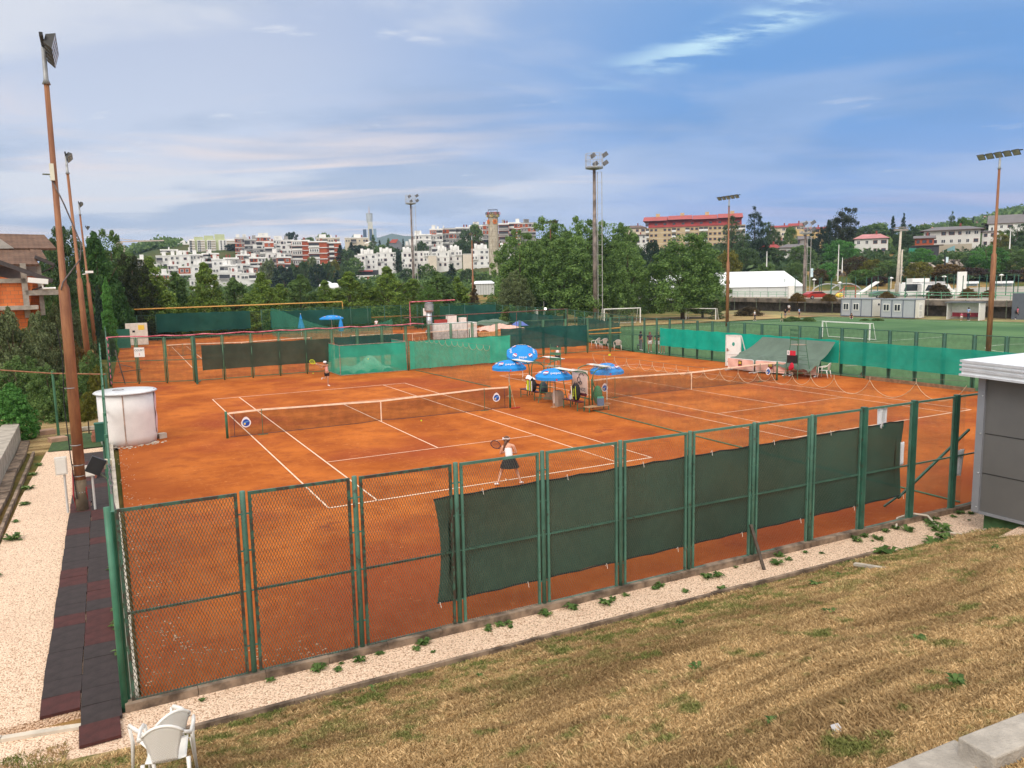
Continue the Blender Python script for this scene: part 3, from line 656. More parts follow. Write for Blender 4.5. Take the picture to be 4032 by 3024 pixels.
# windscreen cloth on the near fence
mb = MB(); r2 = random.Random(12)
for i in range(300):
    if i < 180: y = r2.uniform(-8, 12); x = -4.9+abs(r2.gauss(0, .28))
    elif i < 310:
        a = r2.uniform(PI, 1.5*PI); rr_ = 2.3+r2.gauss(0, .16); x = -2.2+rr_*math.cos(a); y = -5.6+rr_*math.sin(a)*1.05
    else: x = r2.uniform(-4.8, 12); y = fy_(x)+.1+abs(r2.gauss(0, .35))
    if x < -4.9: continue
    s_ = r2.uniform(.008, .024); mb.ball((x, y, s_*.3), s_, 5, 3, (1.2, .9, .6))
tag(part('pebbles', mb, mat('pebble', (.50, .33, .22), .9, .3, 30)), None, None, None, 'stuff')
def wavy(x0, x1, zt0, zb0, nu=60, y=.045, amp=.025, step=.85, seed=0, ends=(0, 0)):
    def f(a, b):
        x = x0+a*(x1-x0); ph = (x/step) % 1.0; sag = amp*(1-(2*ph-1)**2)
        zt_ = (zt0(x) if callable(zt0) else zt0) - sag; zb_ = (zb0(x) if callable(zb0) else zb0) + sag*.8
        e = 0
        if a < .02 and ends[0]: e = ends[0]*math.sin(PI*b)
        if a > .98 and ends[1]: e = -ends[1]*math.sin(PI*b)
        return (x+e, y+.012*math.sin(x*5+seed)+.01*math.sin(b*7+x), zb_+(zt_-zb_)*b)
    return MB().grid(f, nu, 10)
ws = thing('windscreen', 'long dark green windscreen cloth tied inside the near fence', 'windscreen', tuple(FA), frz)
part('cloth', wavy(4.78, 16.72, lambda x: 2.40+.012*(x-4.8), lambda x: .54+.012*(x-4.8), 240, ends=(.10, .06)), MATS['windscreen_dark'], ws, smooth=True)
hem = MB(); f_ = lambda x, k: (2.40+.012*(x-4.8) if k else .54+.012*(x-4.8))
for k in (0, 1):
    hem.tube([(4.78+i*.12, .03, f_(4.78+i*.12, k)-(.025*(1-(2*((4.78+i*.12)/.85 % 1)-1)**2))*(1 if k else -.8)) for i in range(100)], .014, 5)
part('hem', hem, mat('hem_cord', (.008, .022, .03)), ws)
ties = MB()
for i in range(15): 
    x = 4.8+i*.85; ties.tube([(x, 0, f_(x, i % 2)), (x+.01, -.03, f_(x, i % 2)+.05), (x+.03, -.03, f_(x, i % 2)-.06)], .005, 4)
part('tie', ties, MATS['tape_white'], ws)
# diagonal prop outside the fence
mb = MB().bar((6.68, -8.70, .80), (6.56, -9.22, -.02), .06, .04); single('fence_prop', mb, mat('brown_steel', (.07, .05, .035), .6, .3, 8), 'dark steel prop leaning from the near fence into the gravel', 'prop')
mb = MB().bar((12.05, -8.3, .45), (14.5, -8.5, 1.95), .05).bar((11.6, -8.25, .3), (12.05, -8.3, .5), .04)
single('brace_bar', mb, MATS['dark_green_paint'], 'dark diagonal brace bar inside the near fence by the building', 'brace')
# towels
def towel(x, z0, z1, w, label, seed, taper=0.0, sk=0.0):
    r = random.Random(seed); k = [r.uniform(0, 6) for _ in range(3)]
    def f(a, b):
        ww = w*(1-taper*b); xx = (a-.5)*ww+sk*b
        return (xx, .018*math.sin(a*9+k[0])+.012*math.sin(a*17+k[1]), -(z0-z1)*b-.02*math.sin(a*5+k[2])*b)
    o = single('towel', MB().grid(f, 14, 8), MATS['towel_white'], label, 'towel', loc=(x, -8.42-(x+5.15)*.0197+.05, z0), smooth=True)
    sd = o.modifiers.new('t', 'SOLIDIFY'); sd.thickness = .012; return o
towel(10.78, 2.93, 2.42, .34, 'striped white towel hanging over the top rail of the near fence', 1, .1)
towel(11.55, 2.0, 1.45, .14, 'white towel end showing between windscreen and square post', 2, .2)
towel(13.78, 1.55, .88, .30, 'white towel over the mid rail beside the grey building', 3, .3, -.06)
# left side fence
lf = thing('side_fence', 'green mesh side fence running away along the rubber tile path', 'fence', (-5.16, -8.3, 0))
for i in range(13):
    y = 3.3*i
    part('post', MB().tube([(0, y, -.05), (0.02, y, 2.9)], .04, 8), MATS['bright_green_paint'], lf)
for i in range(12):
    y0 = 3.3*i+.12; y1 = 3.3*i+3.2; Mb = MB(); 
    for z in (.12, 1.42, 2.82): Mb.bar((.03, y0, z), (.03, y1, z), .035)
    Mb.bar((.03, y0, .12), (.03, y0, 2.82), .035); Mb.bar((.03, y1, .12), (.03, y1, 2.82), .035)
    part('panel_frame', Mb, MATS['moss_green_paint'], lf)
    part('wire_mesh', MB().add([(.05, y0, .12), (.05, y1, .12), (.05, y1, 2.82), (.05, y0, 2.82)], [(0, 1, 2, 3)]), MATS['fence_mesh_far'], lf)
# ------------------------------------------------------------------ net, posts and stickers
def sticker(mb, c, ax, an, R=.19):
    """drop-shaped sticker: white rim, blue disc with wave and yellow ball"""
    c = Vector(c); ax = Vector(ax).normalized(); an = Vector(an).normalized(); up = Vector((0, 0, 1))
    drop = [(R*math.cos(a)*(1 if math.sin(a) < .3 else 1-.45*(math.sin(a)-.3)), R*math.sin(a)*(1.28 if math.sin(a) > .6 else 1.0)) for a in [2*PI*i/28 for i in range(28)]]
    mb.prism(drop, c, ax, up, an, .006, 0)
    mb.prism([(R*.74*math.cos(a), R*.74*math.sin(a)) for a in [2*PI*i/24 for i in range(24)]], c+an*.007, ax, up, an, .003, 1)
    mb.prism([(R*.70*math.cos(a), R*.70*math.sin(a)*.45+R*.2*math.cos(a)) for a in [2*PI*i/20 for i in range(11)]], c+an*.011, ax, up, an, .002, 2)
    mb.prism([(-R*.28+R*.2*math.cos(a), -R*.22+R*.2*math.sin(a)) for a in [2*PI*i/14 for i in range(14)]], c+an*.013, ax, up, an, .002, 3)
STK = [MATS['cloth_white'], MATS['emblem_blue'], MATS['emblem_sky'], MATS['emblem_yellow']]
def tnet(ox, oy, label, lab2, stickers=True, cat='tennis net'):
    t = thing('tennis_net', label, cat, (ox+5.485, oy+11.885, 0))
    def zt(x):                      # local x from -6.4 to 6.4
        a = abs(x); return .94 + (1.05-.94)*min(1, a/5.03) - (.03*max(0, (a-5.03)/1.37))
    for s in (-1, 1): part('post', MB().tube([(s*6.4, 0, -.05), (s*6.4, 0, 1.06), (s*6.4, 0, 1.08)], [.05, .05, .04], 12), MATS['bright_green_paint'], t, True)
    for s in (-1, 1): part('singles_stick', MB().tube([(s*5.03, -.03, 0), (s*5.03, -.03, 1.06)], .013, 6).box((s*5.03, -.03, .01), (.4, .06, .02)), MATS['moss_green_paint'], t)
    def f(a, b):
        x = -6.3+a*12.6; lo = .05+.05*max(0, 1-abs(x)/.8); return (x, .03*math.sin(a*11)*(1-b)*.5, lo+(zt(x)-lo)*b)
    part('net_mesh', MB().grid(f, 60, 4), MATS['tennis_net'], t)
    tp = MB(); N = 40
    for i in range(N):
        xa = -6.3+12.6*i/N; xb = -6.3+12.6*(i+1)/N; tp.add([(xa, -.016, zt(xa)-.055), (xb, -.016, zt(xb)-.055), (xb, -.012, zt(xb)+.01), (xa, -.012, zt(xa)+.01), (xa, .014, zt(xa)+.01), (xb, .014, zt(xb)+.01), (xb, .016, zt(xb)-.055), (xa, .016, zt(xa)-.055)], [(0, 1, 2, 3), (3, 2, 5, 4), (4, 5, 6, 7)])
    part('headband', tp, MATS['net_tape'], t)
    part('centre_strap', MB().box((0, -.02, .48), (.05, .012, .93)), MATS['net_tape'], t)
    part('bottom_cord', MB().tube([(-6.3+12.6*i/40, .0, .04+.06*max(0, 1-abs(-6.3+12.6*i/40)/.8)) for i in range(41)], .010, 5).tube([(-6.12, 0, .04), (-6.1, 0, 1.0)], .01, 5).tube([(6.12, 0, .04), (6.1, 0, 1.0)], .01, 5), MATS['cloth_navy'], t)
    if stickers:
        for s in (-1, 1):
            mb = MB(); sticker(mb, (s*5.66, -.03, .56), (1, 0, 0), (0, -1, 0)); part('sticker', mb, STK, t)
    return t
tnet(0, 0, 'tennis net of the nearest court with a blue round sticker at each end', '')
tnet(17.28, -.316, 'tennis net of the second court, seen through the divider net', '')
tnet(.9, 42.3, 'low far tennis net behind the brown windscreen panels', '', False)
tnet(17.5, 42.0, 'farthest tennis net between the white heater and the teal screens', '', False)

# ------------------------------------------------------------------ divider nets between the courts
mat('cord_tan', (.55, .42, .28), .8)
def divider(pts, label, mname, cordm, hf, sag=.28):
    a0 = Vector(pts[0][0]); t = thing('divider_net', label, 'divider net', (14.35, pts[0][0][1], 0))
    Mb = MB(); cord = MB(); lo = MB()
    for (a, b) in zip(pts, pts[1:]):
        (xa, ya), ha = a; (xb, yb), hb = b; N = 10
        def top(k):
            f = k; return ha+(hb-ha)*f - sag*min(1.6, abs(yb-ya)/.8)*(1-(2*f-1)**2)**.8
        vs = []
        for i in range(N+1):
            f = i/N; x = xa+(xb-xa)*f; y = ya+(yb-ya)*f; vs += [(x, y, .0), (x+.04*math.sin(y*2), y, top(f)*.5), (x, y, top(f))]
        Mb.add(vs, [(3*i, 3*i+3, 3*i+4, 3*i+1) for i in range(N)]+[(3*i+1, 3*i+4, 3*i+5, 3*i+2) for i in range(N)])
        cord.tube([(xa+(xb-xa)*i/N, ya+(yb-ya)*i/N, top(i/N)) for i in range(N+1)], .007, 4); lo.tube([(xa, ya, .03), (xb, yb, .03)], .022, 4)
        cord.tube([(xa, ya, ha), (xa, ya, ha+.12)], .008, 4)
    part('net_mesh', Mb, MATS[mname], t, world=True); part('top_cord', cord, MATS[cordm], t, world=True); part('bottom_hem', lo, MATS['moss_green_paint'], t, world=True)
    wire = MB(); wire.tube([(p[0][0], p[0][1], p[1]+.12) for p in pts], .006, 4); part('cable', wire, MATS['wire'], t, world=True)
ys = [8.9, 8.0, 7.2]; y = 7.2
while y > -4.2: y -= rnd.uniform(.62, .95); ys.append(y)
ys += [-5.6, -7.05, -8.45]
divider([((14.62-.012*(9-y)*1.2, y), 2.52+max(0, (2-y))*.055) for y in ys], 'brown scalloped divider net between the two near courts, right of the seats', 'divider_net', 'cord_tan', None)
ys = [19.0]; y = 19.0
while y < 29.5: y += rnd.uniform(.75, 1.0); ys.append(y)
divider([((14.40-(y-19)*.04, y), 2.25) for y in ys], 'green edged divider net hanging between the seats and the teal screen', 'divider_net', 'cord_tan', None, .2)

# ------------------------------------------------------------------ umbrellas
def txt(s, size, mname, ext=.002):
    cu = bpy.data.curves.new('lettering', 'FONT'); cu.body = s; cu.size = size; cu.extrude = ext; cu.align_x = 'CENTER'; cu.align_y = 'CENTER'; cu.resolution_u = 2
    o = bpy.data.objects.new('lettering', cu); dg = bpy.context.evaluated_depsgraph_get(); me = bpy.data.meshes.new_from_object(o)
    bpy.data.objects.remove(o); me.materials.clear(); me.materials.append(MATS[mname]); return me
TXT_B = txt('pepsi', .24, 'cloth_white')
def umbrella(loc, R, h, label, tilt=(0, 0), pole=True, folded=False):
    t = thing('umbrella', label, 'umbrella', loc, 0, 'blue umbrellas on the court')
    t.rotation_euler = (0, 0, 0)
    C = bpy.data.objects.new('canopy', None)
    n_ = 8; H0 = h-.36; mb = MB()
    vs = [(0, 0, h)]
    for k, (r, z) in enumerate([(.35, h-.04), (.7, h-.165), (1.0, H0)]):
        for i in range(n_*2):
            a = PI*i/n_; rr = R*r*(1 if i % 2 == 0 else .955); vs.append((rr*math.cos(a), rr*math.sin(a), z-(0.02 if i % 2 else 0)))
    m_ = n_*2
    fs = [(0, 1+i, 1+(i+1) % m_) for i in range(m_)] + [(1+j*m_+i, 1+(j+1)*m_+i, 1+(j+1)*m_+(i+1) % m_, 1+j*m_+(i+1) % m_) for j in range(2) for i in range(m_)]
    mb.add(vs, fs)
    can = part('canopy', mb, MATS['umbrella_blue'], t)
    va = MB(); vs = []
    for i in range(m_):
        a = PI*i/n_; rr = R*(1 if i % 2 == 0 else .955); z0 = H0-(.02 if i % 2 else 0); vs += [(rr*math.cos(a), rr*math.sin(a), z0), (rr*1.01*math.cos(a), rr*1.01*math.sin(a), z0-.14)]
    va.add(vs, [(2*i, 2*i+1, 2*((i+1) % m_)+1, 2*((i+1) % m_)) for i in range(m_)]); part('valance', va, MATS['umbrella_blue'], can)
    em = MB()
    for i in range(n_):
        a = PI*(2*i+1)/n_; sl = Vector((math.cos(a), math.sin(a), 0)); tn = Vector((-math.sin(a), math.cos(a), 0)); dn_ = (sl*R*.3+Vector((0, 0, -.15))).normalized(); nn = dn_.cross(tn); nn = nn if nn.z > 0 else -nn
        c = sl*R*.955*.72+Vector((0, 0, h-.165)); 
        if i % 2 == 0:
            em.prism([(.14*math.cos(q*PI/8), .14*math.sin(q*PI/8)) for q in range(16)], c+nn*.004, tn, -dn_, nn, .004, 0)
            em.prism([(.13*math.cos(q), .13*math.sin(q)) for q in [.35+j*.27 for j in range(10)]], c+nn*.009, tn, -dn_, nn, .003, 1)
            em.prism([(.13*math.cos(q), .13*math.sin(q)) for q in [3.55+j*.27 for j in range(10)]], c+nn*.009, tn, -dn_, nn, .003, 2)
        else:
            o = part('lettering', TXT_B, None, can); M4 = Matrix((tn, -dn_, nn)).transposed().to_4x4(); M4.translation = c+nn*.004; o.matrix_local = M4
        if i % 2: em.prism([(.04*math.cos(q*PI/5), .04*math.sin(q*PI/5)) for q in range(10)], sl*R*.975+Vector((0, 0, H0-.09)), tn, Vector((0, 0, 1)), sl, .004, 1)
    part('emblem', em, [MATS['cloth_white'], MATS['emblem_red'], MATS['emblem_blue']], can)
    rb = MB()
    for i in range(n_):
        a = 2*PI*i/n_; rb.tube([(0, 0, h-.05), (R*.98*math.cos(a), R*.98*math.sin(a), H0-.01)], .006, 4)
    part('rib', rb, MATS['galvanised'], can)
    Tm = Matrix.Translation((0, 0, h*.93)) @ Matrix.Rotation(tilt[0], 4, 'X') @ Matrix.Rotation(tilt[1], 4, 'Y') @ Matrix.Translation((0, 0, -h*.93))
    can.matrix_local = Tm
    if pole:
        part('pole', MB().tube([(0, 0, 0), (0, 0, h-.02)], .019, 8), MATS['white_paint'], t); part('base', MB().lathe([(.18, 0), (.18, .02), (.10, .06), (.03, .09), (.03, .2)], n=16), mat('clay_cone', (.42, .20, .10), .9), t)
    return t
umbrella((13.68, 10.81, 0), .90, 1.88, 'blue umbrella nearest the camera, in front of the banner and beige bin')
umbrella((13.56, 15.09, 0), .92, 1.94, 'blue umbrella standing behind the net post, left of the tilted one')
umbrella((17.4, 20.6, 0), .98, 1.95, 'tilted blue umbrella at the back showing its top', (math.radians(27), math.radians(-10)))
umbrella((16.3, 10.2, 0), .82, 2.0, 'blue umbrella behind the banner over the second court net post')

# ------------------------------------------------------------------ players' benches and shelters
def bench(x, y0, y1, face, label, group='maroon benches between the courts'):
    """face -1: faces -x"""
    t = thing('park_bench', label, 'bench', (x, (y0+y1)/2, 0), 0, group); L = (y1-y0)/2; f = face
    part('seat', MB().box((f*.10, 0, .42), (.16, 2*L, .03)).box((-f*.08, 0, .42), (.16, 2*L, .03)), MATS['maroon_wood'], t)
    part('backrest', MB().box((-f*.25, 0, .72), (.03, 2*L, .13), M=Matrix.Rotation(f*-.15, 3, 'Y')), MATS['maroon_wood'], t)
    for s in (-1, 1):
        y = s*(L-.12); mb = MB().bar((f*.17, y, 0), (f*.17, y, .41), .035).bar((-f*.2, y, 0), (-f*.27, y, .82), .035).bar((f*.17, y, .39), (-f*.22, y, .39), .03).bar((f*.17, y, .12), (-f*.2, y, .12), .025)
        part('leg_frame', mb, MATS['moss_green_paint'], t)
    return t
bench(14.15, 9.12, 10.55, -1, 'maroon slatted bench in front of the banner, carrying the racket bag')
bench(14.15, 13.1, 14.75, -1, 'maroon slatted bench left of the umpire chair, by the dark backpack')
def shelter(x, y0, y1, face, h, label):
    t = thing('bench_shelter', label, 'shelter', (x, (y0+y1)/2, 0), 0, 'green pipe shelters over the benches'); f = face
    for s, y in ((0, y0), (1, y1)):
        yy = y-(y0+y1)/2; pts = [(0, yy, 0), (0, yy, h-.5), (f*.05, yy, h-.25), (f*.2, yy, h-.08), (f*.45, yy, h), (f*1.05, yy, h+.06)]
        part('hoop', MB().tube(pts, .026, 8), MATS['moss_green_paint'], t, True)
    ym = (y1-y0)/2
    part('roof_board', MB().box((f*.86, 0, h+.06), (.36, 2*ym+.1, .025)), mat('board_white', (.72, .71, .68), .6, .15, 3), t)
    part('rail', MB().tube([(f*.12, -ym, h-.14), (f*.12, ym, h-.14)], .018, 6).tube([(0, -ym, .45), (0, ym, .45)], .018, 6).tube([(f*1.03, -ym, h+.04), (f*1.03, ym, h+.04)], .018, 6), MATS['moss_green_paint'], t)
shelter(14.80, 9.5, 10.95, -1, 1.80, 'green pipe shelter holding the banner over the near bench')
shelter(14.95, 9.45, 10.9, 1, 1.86, 'green pipe shelter turned to the second court, behind the banner')
shelter(14.66, 13.3, 14.9, -1, 1.90, 'green pipe shelter with white roof board over the far bench')
shelter(14.80, 13.3, 14.9, 1, 1.93, 'green pipe shelter behind the far bench, facing away')
t = thing('banner', 'pale pink banner with a dark molecule drawing and ORTHOS lettering', 'banner', (14.76, 10.22, 0))
part('cloth', MB().grid(lambda a, b: (.012*math.sin(a*9+b*4), .68-a*1.36, .62+b*1.16), 12, 8), mat('banner_skin', (.80, .62, .54), .7, .06, 1.5), t)
o = part('lettering', txt('ORTHOS', .25, 'cloth_navy'), None, t, loc=(-.022, 0, .86), rot=(PI/2, 0, -PI/2))
o = part('lettering', txt('rehabilitacija', .09, 'cloth_navy'), None, t, loc=(-.022, 0, .72), rot=(PI/2, 0, -PI/2))
bpy.data.objects.remove(o)
mb = MB()
def hexa(cy, cz, r): mb.tube([(-.02, cy+r*math.sin(a), cz+r*math.cos(a)) for a in [i*PI/3 for i in range(7)]], .014, 5)
hexa(.06, 1.30, .13); hexa(.10, 1.09, .08); hexa(-.10, 1.17, .08); mb.tube([(-.02, .06, 1.43), (-.02, .02, 1.56), (-.02, -.22, 1.66), (-.02, -.36, 1.52)], .014, 5); mb.tube([(-.02, .32, 1.75), (-.02, .30, 1.62), (-.02, .36, 1.66), (-.02, .32, 1.75)], .012, 4)
part('drawing', mb, MATS['cloth_navy'], t)
# umpire chairs
def umpire(loc, rz, h, label, dx=.5, dy=.55):
    t = thing('umpire_chair', label, 'umpire chair', loc, rz, 'green steel umpire chairs'); G_ = MATS['moss_green_paint']
    tp = .30
    for sx in (-1, 1):
        for sy in (-1, 1):
            part('leg', MB().tube([(sx*dx, sy*dy, 0), (sx*tp, sy*tp, h), (sx*tp, sy*tp, h+(.42 if sy > 0 else .32))], .020, 6), G_, t)
    rg = MB()
    for k in range(6):
        z = .28+k*.26; f = z/h; x = dx+(tp-dx)*f; y = dy+(tp-dy)*f; rg.tube([(-x, -y, z), (x, -y, z)], .014, 5)
    part('ladder', rg, G_, t)
    br = MB()
    for z in (.35, h*.62):
        f = z/h; x = dx+(tp-dx)*f; y = dy+(tp-dy)*f; br.tube([(-x, -y, z), (-x, y, z), (x, y, z), (x, -y, z)], .014, 5)
    part('brace', br, G_, t)
    part('seat', MB().box((0, 0, h), (.66, .62, .03)), mat('seat_board', (.30, .24, .18), .8, .2), t)
    bk = MB()
    for z in (.32, .58, .84): bk.box((0, .31, h+z), (.60, .02, .13))
    bk.tube([(-.3, .3, h), (-.3, .33, h+1.05)], .018, 6).tube([(.3, .3, h), (.3, .33, h+.92)], .018, 6); part('backrest', bk, G_, t)
    for s in (-1, 1): part('armrest', MB().tube([(s*tp, -.30, h), (s*tp, -.30, h+.30), (s*tp, -.15, h+.34), (s*tp, .3, h+.34)], .016, 6), G_, t)
    part('step_board', MB().box((0, -.05, .30), (2*dx-.15, .5, .02), M=Matrix.Rotation(.7, 3, 'X')), mat('step_wood', (.16, .09, .05), .8, .3), t)
    return t
umpire((14.45, 12.2, 0), math.radians(-62), 1.80, 'tall green umpire chair between the two maroon benches')
u2 = umpire((30.75, 11.5, 0), math.radians(90), 1.98, 'green umpire chair with score flips beside the pink banners')
t = thing('score_board', 'black score flip board with white and red cards on the far umpire chair', 'score board', (30.18, 11.4, 1.18))
part('box', MB().box((0, 0, 0), (.18, .62, .48)), MATS['black_metal'], t)
for i, mn in enumerate(('cloth_white', 'emblem_red', 'emblem_red')): part('card', MB().box((-.1, .2-.21*i, .36), (.015, .19, .27)), MATS[mn], t)
part('lettering', txt('0', .2, 'cloth_black'), None, t, loc=(-.112, .2, .36), rot=(PI/2, 0, -PI/2))
single('red_cloth', MB().ball((30.05, 11.3, .78), .15, 8, 6, (.6, 1, 1.4)).ball((30.05, 11.42, .66), .12, 8, 6, (.5, 1, 1.2)), mat('red_cloth', (.55, .01, .04), .8, .2), 'crumpled red cloth hanging on the far umpire chair ladder', 'cloth', smooth=True)
# bin, bags, bottle, broom, boards
t = thing('trash_bin', 'beige plastic trash bin with dark hood beside the near bench', 'bin', (14.05, 11.05, 0), .2)
part('body', MB().add([(-.17, -.17, 0), (.17, -.17, 0), (.17, .17, 0), (-.17, .17, 0), (-.21, -.21, .52), (.21, -.21, .52), (.21, .21, .52), (-.21, .21, .52)], [(0, 3, 2, 1), (0, 1, 5, 4), (1, 2, 6, 5), (2, 3, 7, 6), (3, 0, 4, 7), (4, 5, 6, 7)]), MATS['bin_beige'], t)
lid = part('lid', MB().add([(-.22, -.22, .52), (.22, -.22, .52), (.22, .22, .52), (-.22, .22, .52), (-.15, -.15, .74), (.15, -.15, .74), (.15, .15, .74), (-.15, .15, .74)], [(0, 3, 2, 1), (0, 1, 5, 4), (1, 2, 6, 5), (2, 3, 7, 6), (3, 0, 4, 7), (4, 5, 6, 7)]), MATS['bin_beige'], t)
part('flap', MB().box((0, 0, .745), (.2, .2, .012)), mat('bin_dark', (.10, .09, .08), .6, .1), t)
def bag(loc, rz, sz, lean, label, stripes, body='cloth_black', text=None):
    t = thing('racket_bag', label, 'bag', loc, rz); w, d, h = sz
    R_ = Matrix.Rotation(lean, 3, 'Y')
    prof = []; mb = MB(); N = 12; vs = []
    for k in range(9):
        f = k/8; s = (1-.55*abs(2*f-1)**3); 
        for i in range(N):
            a = 2*PI*i/N; q = R_ @ Vector((w*.5*s*math.copysign(abs(math.cos(a))**.6, math.cos(a)), d*.5*s*math.copysign(abs(math.sin(a))**.6, math.sin(a)), f*h)); vs.append(q)
    mb.add(vs, [(k*N+i, k*N+(i+1) % N, (k+1)*N+(i+1) % N, (k+1)*N+i) for k in range(8) for i in range(N)]+[tuple(range(N-1, -1, -1)), tuple(8*N+i for i in range(N))])
    part('body', mb, MATS[body], t, True)
    for y, mn, ww in stripes:
        sb = MB()
        for k in range(6):
            za, zb = h*(.1+k*.13), h*(.1+(k+1)*.13); xo = -w*.51; sb.add([R_ @ Vector((xo, y*d-ww, za)), R_ @ Vector((xo, y*d+ww, za)), R_ @ Vector((xo, y*d+ww, zb)), R_ @ Vector((xo, y*d-ww, zb))], [(0, 1, 2, 3)])
        part('stripe', sb, MATS[mn], t)
    part('handle', MB().tube([R_ @ Vector((0, -.08, h*.97)), R_ @ Vector((0, -.06, h*1.08)), R_ @ Vector((0, .06, h*1.08)), R_ @ Vector((0, .08, h*.97))], .014, 5), MATS['cloth_black'], t)
    if text: 
        o = part('lettering', txt(text, .13, 'ball_yellow'), None, t); M4 = (R_ @ Matrix(((0, 0, -1), (-1, 0, 0), (0, 1, 0)))).to_4x4() @ Matrix.Rotation(PI/2-.15, 4, 'Z'); M4.translation = R_ @ Vector((-w*.54, -d*.05, h*.5)); o.matrix_local = M4
    return t
bag((14.18, 9.62, .44), .1, (.30, .42, .80), -.06, 'black racket bag with yellow lettering leaning on the near bench', [(-.38, 'ball_yellow', .02), (.36, 'cloth_white', .03), (.25, 'ball_yellow', .012)], text='Babolat')
bag((14.05, 13.55, .40), .0, (.30, .62, .66), 0, 'yellow and white striped racket bag with a towel on the far bench', [(-.36, 'cloth_white', .035), (-.18, 'ball_yellow', .03), (.02, 'cloth_white', .02), (.22, 'ball_yellow', .05), (.38, 'ball_yellow', .045)])
mb = MB().grid(lambda a, b: (-.18+a*.34+.02*math.sin(b*9), -.24+b*.5, .04*math.sin(a*7+b*5)-.2*abs(a-.5)*abs(a-.5)*2+.1*b), 10, 10)
single('towel', mb, MATS['towel_white'], 'white towel bundled on top of the striped racket bag', 'towel', loc=(14.02, 13.62, 1.10), smooth=True)
t = thing('backpack', 'dark backpack resting between the far bench and the umpire chair', 'backpack', (14.35, 12.95, .36), .3)
part('body', MB().lathe([(.10, 0), (.20, .05), (.22, .25), (.19, .45), (.10, .56), (.03, .58)], n=14), mat('backpack_navy', (.018, .032, .045), .7, .2), t, True); part('pocket', MB().ball((-.17, 0, .2), .13, 10, 7, (.5, 1, 1.1)), mat('pocket_dark', (.012, .02, .03), .7, .2), t, True)
part('strap', MB().tube([(.12, -.08, .5), (.2, -.09, .3), (.12, -.08, .08)], .02, 5).tube([(.12, .08, .5), (.2, .09, .3), (.12, .08, .08)], .02, 5), MATS['cloth_black'], t)
def bottle(loc, m_, label):
    t = thing('bottle', label, 'bottle', loc); part('body', MB().lathe([(.033, 0), (.035, .02), (.035, .17), (.015, .21), (.015, .235)], n=10), m_, t, True); part('cap', MB().lathe([(.017, .235), (.017, .26)], n=8), MATS['cloth_white'], t)
bottle((14.1, 10.15, .44), mat('pink_bottle', (.62, .22, .20), .3, .05), 'pink bottle standing on the near maroon bench')
bottle((14.08, 10.0, .44), mat('clear_bottle', (.7, .72, .74), .2, .05), 'clear bottle beside the pink one on the near bench')
bottle((14.1, 14.2, .44), MATS['cloth_white'], 'white bottle standing alone on the far maroon bench')
t = thing('court_broom', 'long handled court broom with red head leaning on the net post', 'broom', (11.95, 11.62, 0))
part('handle', MB().tube([(.05, -.05, .06), (-.18, .2, 1.42)], .014, 6), mat('broom_wood', (.45, .32, .16), .7, .2), t); part('head', MB().box((.05, -.05, .04), (.48, .07, .05)), mat('broom_red', (.40, .03, .02), .6, .1), t)
t = thing('wood_platform', 'low green framed wooden platform at the corner of the divider net', 'platform', (14.75, 8.86, 0), .08)
part('deck', MB().box((-.28, 0, .22), (.62, .45, .025)).box((.33, .02, .20), (.60, .40, .025)), mat('deck_wood', (.38, .22, .11), .8, .25, 8), t)
for x, y in ((-.55, -.2), (-.55, .2), (.6, -.18), (.6, .18)): part('leg', MB().box((x, y, .1), (.035, .035, .2)), MATS['moss_green_paint'], t)
t = thing('gift_bag', 'blue paper bag with green top standing on the wooden platform', 'paper bag', (15.02, 8.9, .22), -.3)
part('body', MB().box((0, 0, .17), (.30, .14, .34)), mat('bag_slate', (.10, .18, .32), .6, .1), t); part('lining', MB().box((0, 0, .37), (.28, .10, .07)), mat('bag_teal', (.05, .45, .35), .6, .1), t)
single('net_sack', MB().ball((15.25, 9.45, .62), .36, 12, 9, (.55, .8, 1.25)).tube([(15.1, 9.5, 1.0), (14.98, 9.52, 1.4)], .03, 5), MATS['net_bag_green'], 'bulging green ball sack hanging behind the near shelter', 'sack', smooth=True)
# tennis balls
bm = MB().ball((0, 0, .033), .034, 12, 8).mesh('tennis_ball', MATS['ball_yellow'], True)
def ballat(p, label): single('tennis_ball', bm, None, label, 'ball', 'tennis balls', loc=p)
q = G(1659, 1659); ballat((q.x, q.y, .0), 'yellow tennis ball on the clay just right of the centre strap'); ballat((q.x, q.y, .01), 'x') if 0 else None
q = G(1233, 1472); ballat((q.x, q.y, 0), 'yellow tennis ball by the brown windscreen, left of the far player')
p_ = P(1449.7, 1415.7, 53.5-5.5); ballat(tuple(p_), 'yellow tennis ball flying in front of the teal screen')
q = G(2400, 1400); single('line_marker', MB().box((q.x, q.y, .06), (.16, .1, .12)), MATS['ball_yellow'], 'small yellow marker box on the far clay', 'marker')

